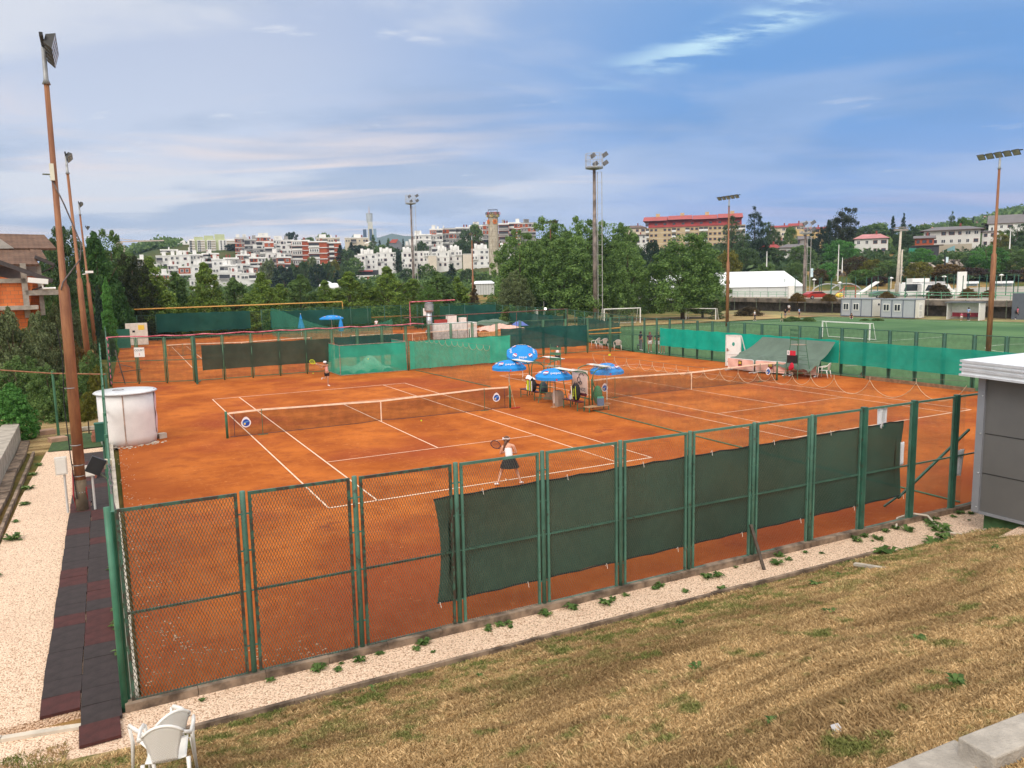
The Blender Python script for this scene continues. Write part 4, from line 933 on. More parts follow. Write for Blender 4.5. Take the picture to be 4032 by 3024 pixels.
# ------------------------------------------------------------------ plastic chairs
def chair_meshes():
    W_, D_, hs, hb = .245, .23, .41, .88
    seat = MB().grid(lambda a, b: ((a-.5)*2*W_*(.92+.08*b), -D_+b*2*D_, hs+.02*(2*a-1)**2+.015*b*b), 10, 8)
    back = MB()
    def fb(a, b):
        th = (a-.5)*2; w = W_*(.62+.38*b**1.5); top = hb-.11*abs(th)**2.2
        return (th*w, D_+.02+.10*b-.05*th*th*b, hs+.03+(top-hs-.03)*b)
    back.grid(fb, 12, 10)
    rim = MB().tube([fb(a/12, 1.0) for a in range(13)], .017, 6)
    arms = []
    for s in (-1, 1):
        pts = [Vector(fb(0 if s < 0 else 1, .97)), Vector((s*.31, .16, .665)), Vector((s*.325, -.05, .66)), Vector((s*.31, -.20, .64)), Vector((s*.30, -.235, .60))]
        arms.append(MB().tube(pts, [.018, .024, .026, .024, .018], 6))
    legs = []
    for s in (-1, 1):
        legs.append(MB().tube([(s*.30, -.235, .62), (s*.275, -.225, .42), (s*.29, -.27, 0)], [.022, .028, .018], 6)); legs.append(MB().tube([(s*.27, .24, .44), (s*.28, .33, 0)], [.028, .018], 6))
    m_ = MATS['white_plastic']; return seat.mesh('seat', m_, True), back.mesh('backrest', MATS['chair_back'], True), rim.mesh('rim', m_, True), [a.mesh('armrest', m_, True) for a in arms], [l.mesh('leg', m_, True) for l in legs]
m, t, b, o = newmat('chair_back'); p = t.obj()      # back panel with small pierced holes
Xx, Yy, Zz = t.xyz(t.mapv(p, (48, 1, 48), (0, math.radians(45), 0)))
h = t.m('MULTIPLY', t.m('GREATER_THAN', t.m('SINE', t.m('MULTIPLY', Xx, 2*PI*.9)), .45), t.m('GREATER_THAN', t.m('SINE', t.m('MULTIPLY', Zz, 2*PI*.9)), .45))
b.inputs['Base Color'].default_value = (.78, .76, .72, 1); b.inputs['Roughness'].default_value = .35
tr = t.new('ShaderNodeBsdfTransparent'); x = t.new('ShaderNodeMixShader'); t.put(x.inputs[0], h); t.l.new(b.outputs[0], x.inputs[1]); t.l.new(tr.outputs[0], x.inputs[2]); t.l.new(x.outputs[0], o.inputs[0]); MATS['chair_back'] = m
CH = chair_meshes(); first_chair = None
def chair(loc, rz, label, sc=1.0):
    global first_chair
    if first_chair is None:
        t = thing('plastic_chair', label, 'chair', loc, rz, 'white plastic chairs'); 
        s_ = part('seat', CH[0], None, t); b_ = part('backrest', CH[1], None, t); part('rim', CH[2], None, t)
        for q in (s_, b_): z = q.modifiers.new('s', 'SOLIDIFY'); z.thickness = .006
        for a in CH[3]: part('armrest', a, None, t)
        for a in CH[4]: part('leg', a, None, t)
        first_chair = t
    else: t = copytree(first_chair, loc, rz, label)
    t.scale = (sc,)*3; return t
bpy.context.view_layer.update()
chair((-4.95, -11.66, .50), math.radians(-152), 'white plastic chair seen from behind, at the bottom edge of the picture') if 0 else None
# the two chairs face the court (their backs to us): seat front towards +y
chair((-4.80, -11.62, .62), math.radians(180-10), 'white plastic chair at the very bottom edge, its pierced back to us').scale = (.82, 1, 1.02)
chair((-4.84, -11.14, .48), math.radians(180+22), 'white plastic chair turned aside, just behind the bottom one').scale = (.82, 1, 1.02)
q = G(3244, 1487); chair((q.x, q.y, 0), math.radians(200), 'white plastic chair standing by the far umpire chair', 1.0)
for i, (u, v, rz, lb) in enumerate([(2346, 1371, 200, 'white plastic chair outside the far corner fence, leftmost of three'), (2377, 1373, 170, 'white plastic chair outside the far corner fence, middle of three'), (2432, 1379, 150, 'white plastic chair beside the dark slatted bench outside the fence')]):
    q = G(u, v); chair((q.x, q.y, 0), math.radians(rz), lb, 1.05)
q = G(448, 1418); chair((q.x, q.y, 0), math.radians(90), 'white plastic chair behind the pink cable, left of the far court')
t = bench(35.2, 31.6, 33.0, -1, 'dark slatted bench outside the far corner fence', None)
t.rotation_euler = (0, 0, -.6)
for c in t.children:
    c.data = c.data.copy(); c.data.materials.clear(); c.data.materials.append(mat('dark_slat', (.03, .055, .04), .6, .2))

# ------------------------------------------------------------------ white water tank
t = thing('water_tank', 'big white plastic water tank with lid at the left side of the clay', 'tank', (-4.38, 13.35, 0))
R_ = 1.02
part('wall', MB().lathe([(R_*.97, 0), (R_, .3), (R_, 1.2), (R_*1.0, 2.02)], n=48), MATS['tank_plastic'], t, True)
part('lid', MB().lathe([(R_*1.10, 2.0), (R_*1.12, 2.03), (R_*1.06, 2.07), (.5, 2.10), (.001, 2.11)], n=48, cap=False), mat('tank_lid', (.66, .68, .70), .3, .12, 4), t, True)
part('hatch', MB().lathe([(.20, 2.105), (.20, 2.12), (.185, 2.12), (.185, 2.11)], c=(-.25, -.1, 0), n=20, cap=False), mat('hatch_rim', (.18, .13, .13), .5), t)
a0 = math.radians(-98); part('weld_seam', MB().tube([(R_*1.005*math.cos(a0), R_*1.005*math.sin(a0), 0.02), (R_*1.005*math.cos(a0), R_*1.005*math.sin(a0), 2.0)], .022, 5), mat('seam_brown', (.40, .28, .22), .7, .3), t)
mb = MB().grid(lambda a, b: ((R_+.03+.02*math.sin(b*14+a*5))*math.cos(-.35+a*.22), (R_+.03+.02*math.sin(b*14+a*5))*math.sin(-.35+a*.22), 2.1-b*1.75+.03*math.sin(a*6)), 6, 20)
part('torn_film', mb, mat('film_pink', (.70, .48, .50), .6, .1), t, True)
mb = MB(); r2 = random.Random(4)
for i in range(60):
    a = r2.uniform(-2.6, -.5); r_ = 1.05+abs(r2.gauss(0, .22)); s = r2.uniform(.02, .07); mb.ball((-4.38+r_*math.cos(a), 13.35+r_*math.sin(a), .01), s, 6, 4, (1, .8, .5))
tag(part('rubble', mb, MATS['pale_concrete']), None, None, None, 'stuff')
single('concrete_chunk', MB().box((-3.2, 13.5, .10), (.3, .25, .2), .4), MATS['pale_concrete'], 'concrete chunk on the clay at the right foot of the tank', 'block')
single('brick_stack', MB().box((-5.55, 14.2, .12), (.3, .4, .24), .1).box((-5.52, 14.22, .34), (.28, .36, .18), -.1), mat('old_brick', (.32, .13, .08), .9, .3, 6), 'small stack of old bricks left of the tank', 'bricks')
single('wood_plank', MB().box((-5.75, 17.2, .1), (.9, .25, .14), .1), MATS['grey_wood'], 'grey plank lying behind the tank near the shrubs', 'plank')
# green box, box stand, leaning board, floodlight on fence, cables
t = thing('junction_box', 'dark green box hung on the left fence before the tank', 'box', (-5.28, 6.6, 1.35)); part('body', MB().box((0, 0, .25), (.36, .2, .55)), mat('box_green', (.01, .09, .06), .5, .1), t); part('lid', MB().box((0, 0, .54), (.39, .23, .03)), mat('box_green_lid', (.02, .13, .09), .5, .1), t)
single('gutter_pipe', MB().tube([(-5.25, 6.7, .05), (-5.25, 6.7, 1.4)], .035, 8), MATS['dark_green_paint'], 'short dark green pipe under the hanging box', 'pipe')
single('leaning_slab', MB().box((-5.5, 7.4, .32), (.05, .5, .62), M=Matrix.Rotation(.25, 3, 'Y')), mat('slab_red', (.30, .10, .07), .8, .4, 3), 'worn red and white slab leaning at the rubber path', 'slab')
t = thing('floodlight', 'small black floodlight with cream box clamped to the left fence', 'floodlight', (-5.35, -4.2, 2.75)); 
part('lamp_head', MB().box((0, 0, 0), (.26, .12, .30), M=Matrix.Rotation(.5, 3, 'Y')), MATS['black_metal'], t); part('ballast', MB().box((.2, .15, -.02), (.14, .16, .16)), mat('cream_box', (.70, .62, .46), .5, .1), t); part('bracket', MB().tube([(.05, 0, -.15), (.2, 0, -.3), (.2, 0, -.5)], .015, 5), MATS['wire'], t)
cb = MB(); r2 = random.Random(8)
for k in range(3):
    cb.tube([(-5.12+r2.uniform(-.03, .03), -8.2+i*.25, 2.9-.9*math.exp(-((i-1.5)/2.2)**2)*(k*.4+.6)+r2.uniform(-.03, .03)) for i in range(14)], .010, 5)
single('cable_bundle', cb, mat('cable_grey', (.12, .10, .10), .6, .4, 9), 'tangled cables drooping along the left fence near the corner post', 'cable')
single('red_cable', MB().tube([(-6.03, 3.6, .05), (-6.06, 3.2, .5), (-6.02, 3.25, 1.2)], .02, 6).tube([(-5.74, 3.4, .05), (-5.74, 3.2, .7)], .015, 6), mat('cable_red', (.35, .03, .04), .5, .2), 'red cable running down the foot of the nearest mast', 'cable')

# ------------------------------------------------------------------ floodlight masts
def lamp_row(parent, c, axis, n_, sp, face, tilt, sz=.38):
    ax = Vector(axis).normalized(); c = Vector(c); fc = Vector(face).normalized()
    part('crossbar', MB().bar(c-ax*(n_*sp/2), c+ax*(n_*sp/2), .08), MATS['black_metal'], parent)
    for i in range(n_):
        q = c+ax*((i-(n_-1)/2)*sp)+fc*.16-Vector((0, 0, .10)); dn_ = (fc*math.cos(tilt)-Vector((0, 0, math.sin(tilt)))).normalized(); up = ax.cross(dn_).normalized()
        mb = MB(); h_ = sz/2; w0, w1 = h_*.55, h_
        vs = [q-dn_*.10+ax*(sx*w0)+up*(sy*w0) for sx, sy in ((-1, -1), (1, -1), (1, 1), (-1, 1))]+[q+dn_*.10+ax*(sx*w1)+up*(sy*w1) for sx, sy in ((-1, -1), (1, -1), (1, 1), (-1, 1))]
        mb.add(vs, [(0, 3, 2, 1), (0, 1, 5, 4), (1, 2, 6, 5), (2, 3, 7, 6), (3, 0, 4, 7)]); hd = part('lamp_head', mb, MATS['black_metal'], parent)
        part('glass', MB().add([q+dn_*.095+ax*(sx*w1*.9)+up*(sy*w1*.9) for sx, sy in ((-1, -1), (1, -1), (1, 1), (-1, 1))], [(0, 1, 2, 3)]), mat('lamp_glass', (.35, .30, .26), .2, .2, 3), hd)
def mast(base, h, label, r0=.17, step=.47, axis=(0, 1, 0), face=(1, 0, 0), lean=(0, 0), n_=5, sp=.5, tilt=.8, sz=.38, group='rust brown floodlight masts round the courts'):
    t = thing('floodlight_mast', label, 'light mast', base, 0, group); r1 = r0*.58
    lx, ly = lean; z = lambda k: (lx*k, ly*k, h*k)
    part('pole', MB().tube([(0, 0, -.6), z(step), (lx*step, ly*step, h*step+.12), z(.93)], [r0, r0*.95, r1, r1*.75], 14), MATS['rust_mast'], t, True)
    part('collar', MB().tube([(lx*.925, ly*.925, h*.925), (lx*.935, ly*.935, h*.935), z(1)], [r1*1.2, r1*.7, r1*.62], 12), MATS['galvanised'], t, True)
    lamp_row(t, (lx, ly, h+.05), axis, n_, sp, face, tilt, sz)
    return t
m1 = mast((-5.88, 3.35, 0), 12.1, 'nearest rusty floodlight mast rising from the rubber path at left', .142, .50, lean=(.12, 0), sp=.40, tilt=.30, sz=.38)
part('concrete_foot', MB().tube([(0, 0, 0), (0, 0, .9)], .156, 14), mat('foot_grime', (.16, .12, .08), .9, .3, 3), m1, True)
part('cable', MB().tube([(.0, -.13, 8.9), (.25, -.05, 8.2), (.55, 0, 7.2), (.5, 0, 6.8), (.05, -.1, 6.2), (.0, -.19, 6.0)], .018, 6), MATS['cable_grey'], m1, True)
part('cable', MB().tube([(-.18, -.08, 5.0), (-.12, -.17, 4.2), (-.19, -.1, 3.0), (-.16, -.13, 1.6), (-.1, -.17, .4)], .014, 5), MATS['cloth_black'], m1)
for z in (3.4, 1.85, 1.3, 1.0, .55): part('strap', MB().lathe([(.155, z), (.155, z+.025)], n=14, cap=False), MATS['galvanised'], m1)
t = thing('security_camera', 'white security camera on an arm of the nearest mast', 'camera', (-6.0, 3.3, 6.05)); 
part('housing', MB().box((-.38, 0, .20), (.45, .14, .13), M=Matrix.Rotation(.12, 3, 'Y')), MATS['white_paint'], t); part('arm', MB().tube([(0, 0, 0), (-.28, 0, 0), (-.3, 0, .12)], .03, 8), MATS['white_paint'], t)
t = thing('antenna_panel', 'white wireless antenna panel bracketed high on the nearest mast', 'antenna', (-5.95, 3.3, 8.85)); part('panel', MB().box((.12, -.05, .15), (.10, .16, .42)), mat('ivory', (.72, .70, .58), .5, .05), t); part('bracket', MB().tube([(-.1, 0, .1), (.1, 0, .1)], .02, 5), MATS['wire'], t)
def ebox(loc, sz, label):
    t = thing('electrical_box', label, 'electrical box', loc); part('body', MB().box((0, 0, sz[2]/2), sz), mat('ebox', (.66, .62, .56), .5, .08), t); part('door', MB().box((0, -sz[1]/2-.006, sz[2]/2), (sz[0]*.8, .012, sz[2]*.85)), mat('ebox_door', (.76, .73, .68), .5, .05), t); part('conduit', MB().tube([(sz[0]*.2, 0, 0), (sz[0]*.2, 0, -loc[2]+.05)], .03, 8), mat('conduit_grey', (.55, .54, .52), .5, .05), t)
ebox((-6.28, 3.25, 1.12), (.28, .18, .46), 'cream electrical box on the left side of the nearest mast')
ebox((-5.62, 3.2, 1.0), (.22, .18, .28), 'smaller cream electrical box on the right side of the nearest mast')
m2 = mast((-5.83, 35.29, 0), 14.1, 'second rusty floodlight mast in the left row, behind the shrubs', .18, .47, lean=(-.2, 0))
t = thing('security_camera', 'white security camera on the second mast of the left row', 'camera', (-5.62, 35.1, 7.0)); part('housing', MB().box((.28, 0, .1), (.45, .15, .14)), MATS['white_paint'], t); part('arm', MB().tube([(-.1, 0, -.05), (.2, 0, 0)], .03, 6), MATS['white_paint'], t)
q = P(373, 1330, 74); m3 = mast((q.x, q.y, 0), 14.0, 'third rusty floodlight mast in the left row, the farthest', .18, .47, lean=(-.3, 0))
lamp_row(m3, (.1, 0, 11.9), (0, 1, 0), 3, .42, (1, 0, 0), .6, .36)
mast((57.16, 15.92, -.45), 15.4, 'rusty floodlight mast on the right edge above the grey building', .20, .50, face=(-1, 0, 0), sp=.66, sz=.55)
mast((67.89, 56.22, -.5), 16.7, 'rusty floodlight mast before the red roofed apartment block', .22, .50, face=(-1, 0, 0), sp=.78, sz=.6)
q = G(1866, 1252); mast((q.x, q.y, 0), 13.9, 'rusty floodlight mast in front of the white apartment terrace', .2, .50, face=(-1, -.2, 0), sp=.8, sz=.6, axis=(.35, 1, 0))
q = G(2172, 1250); mast((q.x, q.y, 0), 15.3, 'rusty floodlight mast against the big plane trees', .2, .50, face=(-1, 0, 0), sp=.7, sz=.6, axis=(-.3, 1, 0))
def basket_mast(base, h, label, R_=1.25, r0=.32, ladder=True, group='tall basket masts with ladders'):
    t = thing('lighting_tower', label, 'lighting tower', base, -YAW, group)
    part('pole', MB().tube([(0, 0, -.5), (0, 0, h*.62), (0, 0, h*.621), (0, 0, h-2.1)], [r0, r0*.92, r0*.78, r0*.66], 14), mat('mast_brown', (.10, .075, .065), .6, .35, 1.0, col2=(.20, .16, .14)), t, True)
    part('platform', MB().lathe([(r0, h-2.3), (R_, h-2.1), (R_, h-1.95), (.01, h-1.95)], n=20), MATS['galvanised'], t)
    cg = MB()
    for z in (h-1.9, h-1.0, h-.1): cg.tube([(R_*math.cos(a*PI/12), R_*math.sin(a*PI/12), z) for a in range(25)], .03, 4)
    for i in range(12): a = i*PI/6; cg.tube([(R_*math.cos(a), R_*math.sin(a), h-1.95), (R_*math.cos(a), R_*math.sin(a), h-.1)], .03, 4)
    part('basket', cg, mat('pale_steel', (.50, .48, .46), .5, .2, metal=.2), t)
    ld = MB(); x0 = r0+.12; x1 = r0+.75
    ld.tube([(x0, 0, .3), (x0, 0, h-2.6)], .05, 4).tube([(x1, 0, .3), (x1, 0, h-2.6)], .05, 4)
    z = 1.2
    while z < h-2.6: ld.bar((-r0-.2, 0, z), (x1+.05, 0, z), .05, .03); z += 1.45
    z = .6
    while z < h-2.6: ld.tube([(x0, 0, z), (x0+.001, .3, z)], .01, 3); z += .5
    if ladder: part('ladder', ld, MATS['pale_steel'], t)
    for dx, dz, dy in ((R_+.3, -.2, 0), (R_+.35, -1.35, 0), (-.2, -.35, -.3), (.15, -1.5, -.3)):
        part('lamp_head', MB().box((dx, dy, h+dz), (.75, .5, .55), M=Matrix.Rotation(-.6, 3, 'Y')), mat('lamp_grey', (.12, .12, .13), .5, .2), t)
    return t
basket_mast((58.78, 73.53, -.4), 24.1, 'tall lighting tower with ladder and round basket before the plane trees')
q = P(1632, 1200, 188); basket_mast((q.x, q.y, -.5), 27.4, 'lighting tower with round basket above the white apartment terrace', 1.25, .30)
q = G(3163, 1228, -.5); tt = basket_mast((q.x, q.y, -.5), 15.8, 'grey lighting tower with ladder before the red roofed houses', 1.0, .26)
# ------------------------------------------------------------------ other court fences
def fence(A, B, n_, h, label, pm_='dark_green_paint', mesh='fence_mesh_far', r=.045, gap=.09, z0=0.0, mid=True, skip=(), top=True, double=True, name='fence', zf=None):
    A = Vector((*A, z0)); B = Vector((*B, z0)); d = (B-A); L = d.length; rz = math.atan2(d.y, d.x); t = thing(name, label, 'fence', tuple(A), rz)
    P0 = MB().tube([(0, 0, -.1), (0, 0, h)], r, 8).mesh('post', MATS[pm_], True); st = L/n_
    fr = MB(); x0, x1 = gap, st-gap
    for z in ((.12, h*.5, h-.03) if mid else (.12, h-.03)): fr.bar((x0, 0, z), (x1, 0, z), .04)
    if not double and not mid: fr.bar((x0, 0, .12), (x0, 0, h-.03), .025)
    if double: fr.bar((x0, 0, .1), (x0, 0, h-.03), .04); fr.bar((x1, 0, .1), (x1, 0, h-.03), .04)
    fr = fr.mesh('panel_frame', MATS[pm_]); wm_ = MB().add([(x0, .01, .1), (x1, .01, .1), (x1, .01, h-.05), (x0, .01, h-.05)], [(0, 1, 2, 3)]).mesh('wire_mesh', MATS[mesh])
    for i in range(n_+1): part('post', P0, None, t, loc=(i*st, 0, 0))
    for i in range(n_):
        if i in skip: continue
        part('panel_frame', fr, None, t, loc=(i*st, 0, 0)); part('wire_mesh', wm_, None, t, loc=(i*st, 0, 0))
    return t
def screen(A, B, z0, z1, mname, label, y=.0, n_=80, amp=.04, step=1.6, zb=None, name='windscreen'):
    A = Vector((*A, 0)); B = Vector((*B, 0)); d = B-A; L = d.length; rz = math.atan2(d.y, d.x)
    mb = wavy(0, L, z1, z0, n_, y, amp, step, A.x)
    return single(name, mb, MATS[mname], label, 'windscreen', loc=tuple(A), rot=(0, 0, rz), smooth=True)
# back fence of the nearest court
fence((-4.7, 34.6), (.06, 32.4), 3, 2.95, 'rusty panels of the back fence at far left, around the COURT 1 sign', 'moss_green_paint')
fence((.06, 32.45), (9.0, 32.6), 5, 2.95, 'back fence of the nearest court carrying brown windscreen panels', 'moss_green_paint')
fence((9.0, 32.6), (20.2, 33.6), 6, 2.95, 'back fence behind the teal box enclosure', 'moss_green_paint')
screen((.55, 32.42), (8.9, 32.55), .72, 2.35, 'windscreen_brown', 'brown windscreen panels on the back fence, left of the teal box', n_=60, amp=.03)
screen((9.2, 32.7), (14.4, 33.1), .9, 2.4, 'windscreen_bottle', 'short dark windscreen behind the teal box enclosure')
fence((-4.75, 34.5), (-4.5, 78), 8, 2.9, 'left side fence of the far courts beside the cypress trees', 'moss_green_paint')
single('gate_post', MB().tube([(.06, 31.3, 0), (.06, 31.3, 3.05)], .07, 8).bar((.06, 31.3, .1), (.35, 32.2, .1), .05), MATS['dark_green_paint'], 'thick open gate post standing out in front of the back fence', 'post')
t = thing('court_sign', 'white sign reading COURT 1 hung on the back fence', 'sign', (-2.98, 33.35, 2.05), -.40)
part('board', MB().box((0, 0, 0), (.62, .02, .60)), MATS['white_paint'], t); part('lettering', txt('COURT', .17, 'cloth_navy'), None, t, loc=(0, -.015, .12), rot=(PI/2, 0, 0)); part('lettering', txt('1', .24, 'emblem_red'), None, t, loc=(0, -.015, -.13), rot=(PI/2, 0, 0))
single('ladder_frame', MB().bar((-3.9, 34.2, 0), (-4.3, 34.4, 2.2), .05).bar((-4.2, 34.2, .8), (-2.9, 33.6, .95), .05).bar((-3.4, 33.7, 1.1), (-4.1, 34.0, 1.3), .04), MATS['dark_concrete'], 'dark leaning poles stacked at the left end of the back fence', 'poles')
# insulated red and pink pipe along the top of the back fence
single('lagged_pipe', MB().tube([(-4.72, 34.55, 3.0)]+[(x, 34.5-(x+4.7)*.42 if x < .1 else 32.5, 3.02+.03*math.sin(x*3)) for x in [-4+i*.8 for i in range(6)]]+[(x, 32.5+x*.03, 3.03+.04*math.sin(x*2.6)) for x in [.8+i*.8 for i in range(20)]], .045, 6), MATS['pipe_red'], 'wavy red lagged pipe running along the top of the back fence', 'pipe', smooth=True)
single('lagged_pipe', MB().tube([(-4.72+.05*math.sin(i*1.9), 34.55, 3.0-i*.12) for i in range(26)], .05, 6), mat('pipe_pink', (.72, .22, .32), .6, .2), 'pink wrapped hose twisting down the corner post of the left fence', 'hose', smooth=True)
# teal box enclosure
t = thing('screened_enclosure', 'teal mesh box enclosure on clay holding folded covers', 'enclosure', (8.75, 29.85, 0)); e0 = t.location.copy()
fr = MB(); ca = [(8.75, 29.85), (13.45, 30.0), (13.45, 33.2), (8.75, 33.2)]
for i in range(4): a, b = ca[i], ca[(i+1) % 4]; fr.bar((*a, 2.02), (*b, 2.02), .04); fr.bar((*a, .04), (*b, .04), .04); fr.bar((*a, 0), (*a, 2.02), .04)
part('frame', fr, MATS['wire_light'], t, world=True)
for k, (a, b) in enumerate([(0, 1), (0, 3), (1, 2)]):
    A_, B2 = ca[a], ca[b]; part('mesh_wall', MB().grid(lambda x, y: (A_[0]+(B2[0]-A_[0])*x+.03*math.sin(x*20+y*3)*(k == 1), A_[1]+(B2[1]-A_[1])*x+.04*math.sin(x*17+y*5)*(k == 0), .06+1.92*y), 30, 8), MATS['windscreen_sea'], t, True, world=True)
mb = MB(); mb.grid(lambda a, b: (9.1+a*3.6, 30.6+b*1.9, (.15+1.0*math.sin(PI*min(1, a*1.05))*(.6+.4*math.sin(a*9+2))*math.sin(PI*b)**.6+.10*math.sin(a*23+b*9))), 40, 16)
single('folded_cover', mb, mat('cover_pale', (.55, .62, .45), .7, .2, 2, bump=.5), 'crumpled pale cover heaped inside the teal box enclosure', 'tarpaulin', smooth=True)
# teal wall in front of the heater, supported on a frame
fence((13.55, 29.95), (21.7, 30.25), 5, 2.05, 'green frame carrying the long teal screen left of the umbrellas', 'moss_green_paint', double=False, mid=False)
screen((13.62, 29.78), (21.6, 30.1), .08, 2.04, 'windscreen_long', 'long teal screen between box enclosure and dark windscreen', n_=120, amp=.05)
for i, (a, lb) in enumerate([(.55, 'left'), (.66, 'middle'), (.76, 'right')]):
    c_ = chair((13.6+8*a, 31.3, 0), math.radians(150), 'white plastic chair seen dimly behind the long teal screen, %s one' % lb)
# dark bottle screens on the right part of the back
fence((20.2, 33.6), (30.2, 32.7), 5, 2.88, 'back fence panels of the second court carrying the dark windscreen', 'moss_green_paint')
fence((30.2, 32.7), (33.8, 31.4), 2, 2.88, 'open corner panels with the gate, beside the white chairs', 'moss_green_paint')
screen((22.5, 33.35), (30.1, 32.68), .58, 2.35, 'windscreen_bottle', 'dark bottle green windscreen behind the tilted umbrella', y=-.05, n_=70, amp=.05)
single('yellow_rail', MB().tube([(30.4, 33.6, 1.75), (33.3, 32.4, 1.95)], .06, 8).tube([(31.2, 34.0, 1.45), (33.8, 33.0, 1.5)], .05, 8), MATS['pipe_yellow'], 'yellow pipe rails behind the open corner panels', 'pipe')
# right side fence
fence((33.80, 31.4), (33.62, -6.5), 24, 2.85, 'long dark green fence between clay courts and the football pitch')
fence((33.62, -6.5), (33.6, -9.1), 2, 2.9, 'last right fence panels hidden behind the grey building')
screen((33.66, 27.6), (33.6, 10.9), .72, 2.15, 'windscreen_teal', 'bright teal windscreen from the boys to the plastic chair', y=-.07, n_=110, amp=.05)
screen((33.6, 10.85), (33.55, -7.5), .70, 2.12, 'windscreen_teal2', 'duller teal windscreen near the grey building', y=-.07, n_=120, amp=.03) if 0 else None
cloth('windscreen_teal2', (.018, .36, .265), .12, .14, .9, folds=.3, trans=.3)
screen((33.6, 10.85), (33.5, -8.0), .72, 2.10, 'windscreen_teal2', 'duller teal windscreen near the grey building', y=-.07, n_=120, amp=.03)
single('base_board', MB().bar((33.35, 8.9, .10), (33.3, 2.6, .09), .06, .2), MATS['brown_wood'], 'brown board lying along the foot of the right fence', 'board')
# ----- door on stand, tarp stack, pink banners
t = thing('white_door', 'white door panel with oval window propped before the teal screen', 'door', (32.35, 18.35, 0), math.radians(-57))
part('leaf', MB().box((0, 0, 1.05), (.92, .06, 2.05)), MATS['white_paint'], t)
fr = MB().box((0, -.035, 2.08), (1.0, .05, .07)).box((-.48, -.035, 1.05), (.07, .05, 2.1)).box((.48, -.035, 1.05), (.07, .05, 2.1)).box((0, -.035, .82), (.9, .04, .06)); part('frame', fr, mat('door_trim', (.66, .64, .62), .5), t)
part('window', MB().prism([(.09*math.cos(a*PI/9), .13*math.sin(a*PI/9)) for a in range(18)], (0, -.032, 1.5), (1, 0, 0), (0, 0, 1), (0, -1, 0), .01), mat('oval_glass', (.03, .30, .24), .3), t); part('handle', MB().box((-.4, -.07, 1.12), (.05, .05, .2)).box((-.33, -.08, 1.1), (.14, .03, .03)), mat('handle_rust', (.25, .10, .06), .5), t)
part('stay', MB().bar((.5, .03, 2.05), (.72, .35, .95), .05).bar((.5, .03, .95), (.74, .36, .95), .05).bar((.72, .35, .95), (.74, .4, 0), .04), MATS['white_paint'], t)
single('stored_bench', MB().bar((31.9, 17.7, .35), (31.7, 16.6, .42), .06, .3).bar((31.9, 17.6, .7), (31.8, 16.8, .72), .05, .2).tube([(31.7, 17.7, 0), (31.8, 17.5, .7)], .03, 6), MATS['white_paint'], 'white folded furniture behind the leftmost pink banner', 'furniture')
def tarp(a, b):
    y = 17.5-a*6.6; e = math.sin(PI*min(1, max(0, a)))**.25
    if b < .45:
        q = b/.45; x = 30.95+q*.9; z = .55+.45*q**.5+.12*math.sin(a*17+q*3)*math.sin(q*4)+.06*math.sin(a*41+q*7)
    else:
        q = (b-.45)/.55; x = 31.85+q*1.45; z = 1.0+1.02*q**1.25 - .10*math.sin(PI*q)
        y += -(a-.5)*q*-.9+q*(-.35)
    z *= (.72+.28*e) if b < .5 else 1; 
    return (x, y, z)
single('tarpaulin', MB().grid(tarp, 60, 24), MATS['tarp_green'], 'large grey green tarpaulin draped from the fence over a stack', 'tarpaulin', smooth=True)
def pban(a, b, label, lg=True):
    a = Vector(a); b = Vector(b); d = b-a; L = d.length; t = thing('barrier', label, 'barrier', tuple((a+b)/2), math.atan2(d.y, d.x), 'pink covered barriers before the tarpaulin')
    part('frame', MB().tube([(-L/2, 0, .12), (-L/2, 0, .74), (-L/2+.06, 0, .80), (L/2-.06, 0, .80), (L/2, 0, .74), (L/2, 0, .12), (-L/2, 0, .12)], .02, 6), MATS['cloth_white'], t)
    part('cover', MB().grid(lambda u, v: (-L/2+u*L, -.03+.02*math.sin(u*13+v*5), .13+v*.65), 24, 6), MATS['banner_pink'], t, True)
    part('foot', MB().box((L/2-.05, 0, .03), (.09, .62, .04)), MATS['white_paint'], t); part('foot', MB().box((-L/2+.05, 0, .03), (.09, .62, .04)), MATS['white_paint'], t)
    if lg:
        em = MB().box((0, -.055, .52), (.30, .01, .36), k=0)
        for i in range(3): em.box((-.08+i*.08, -.062, .56), (.05, .01, .16), k=1)
        em.box((0, -.062, .40), (.22, .01, .05), k=2); part('emblem', em, [MATS['cloth_black'], MATS['emblem_yellow'], MATS['emblem_red']], t)
    return t
pban((30.60, 17.0, 0), (30.65, 14.85, 0), 'leftmost pink covered barrier with a dark emblem')
pban((30.75, 14.75, 0), (31.2, 12.75, 0), 'middle pink covered barrier with a dark emblem, behind the net sticker')
pban((31.3, 12.6, 0), (32.1, 11.3, 0), 'right pink covered barrier without emblem, under the umpire chair', False)
# ------------------------------------------------------------------ things between the near and far courts
t = thing('flue_pipe', 'stainless steel flue pipe with cap left of the white heater', 'chimney', (25.27, 54.79, 0)); pr_ = .30
part('duct', MB().tube([(0, 0, 0), (0, 0, 3.4)], pr_, 16), MATS['steel'], t, True); part('collar', MB().lathe([(pr_*1.1, 1.0), (pr_*1.1, 1.06)], n=16).lathe([(pr_*1.1, 2.0), (pr_*1.1, 2.06)], n=16).lathe([(pr_*1.1, 2.9), (pr_*1.1, 2.96)], n=16), MATS['galvanised'], t); part('cap', MB().lathe([(pr_*1.5, 3.05), (pr_*1.6, 3.15), (pr_*1.6, 3.75), (pr_*1.3, 3.8), (pr_*1.3, 3.9), (pr_*1.6, 3.92), (.01, 4.0)], n=16), MATS['steel'], t)
t = thing('air_heater', 'long white air heater cabinet beside the steel flue pipe', 'heater', (28.2, 55.6, 0), math.radians(1.5)); 
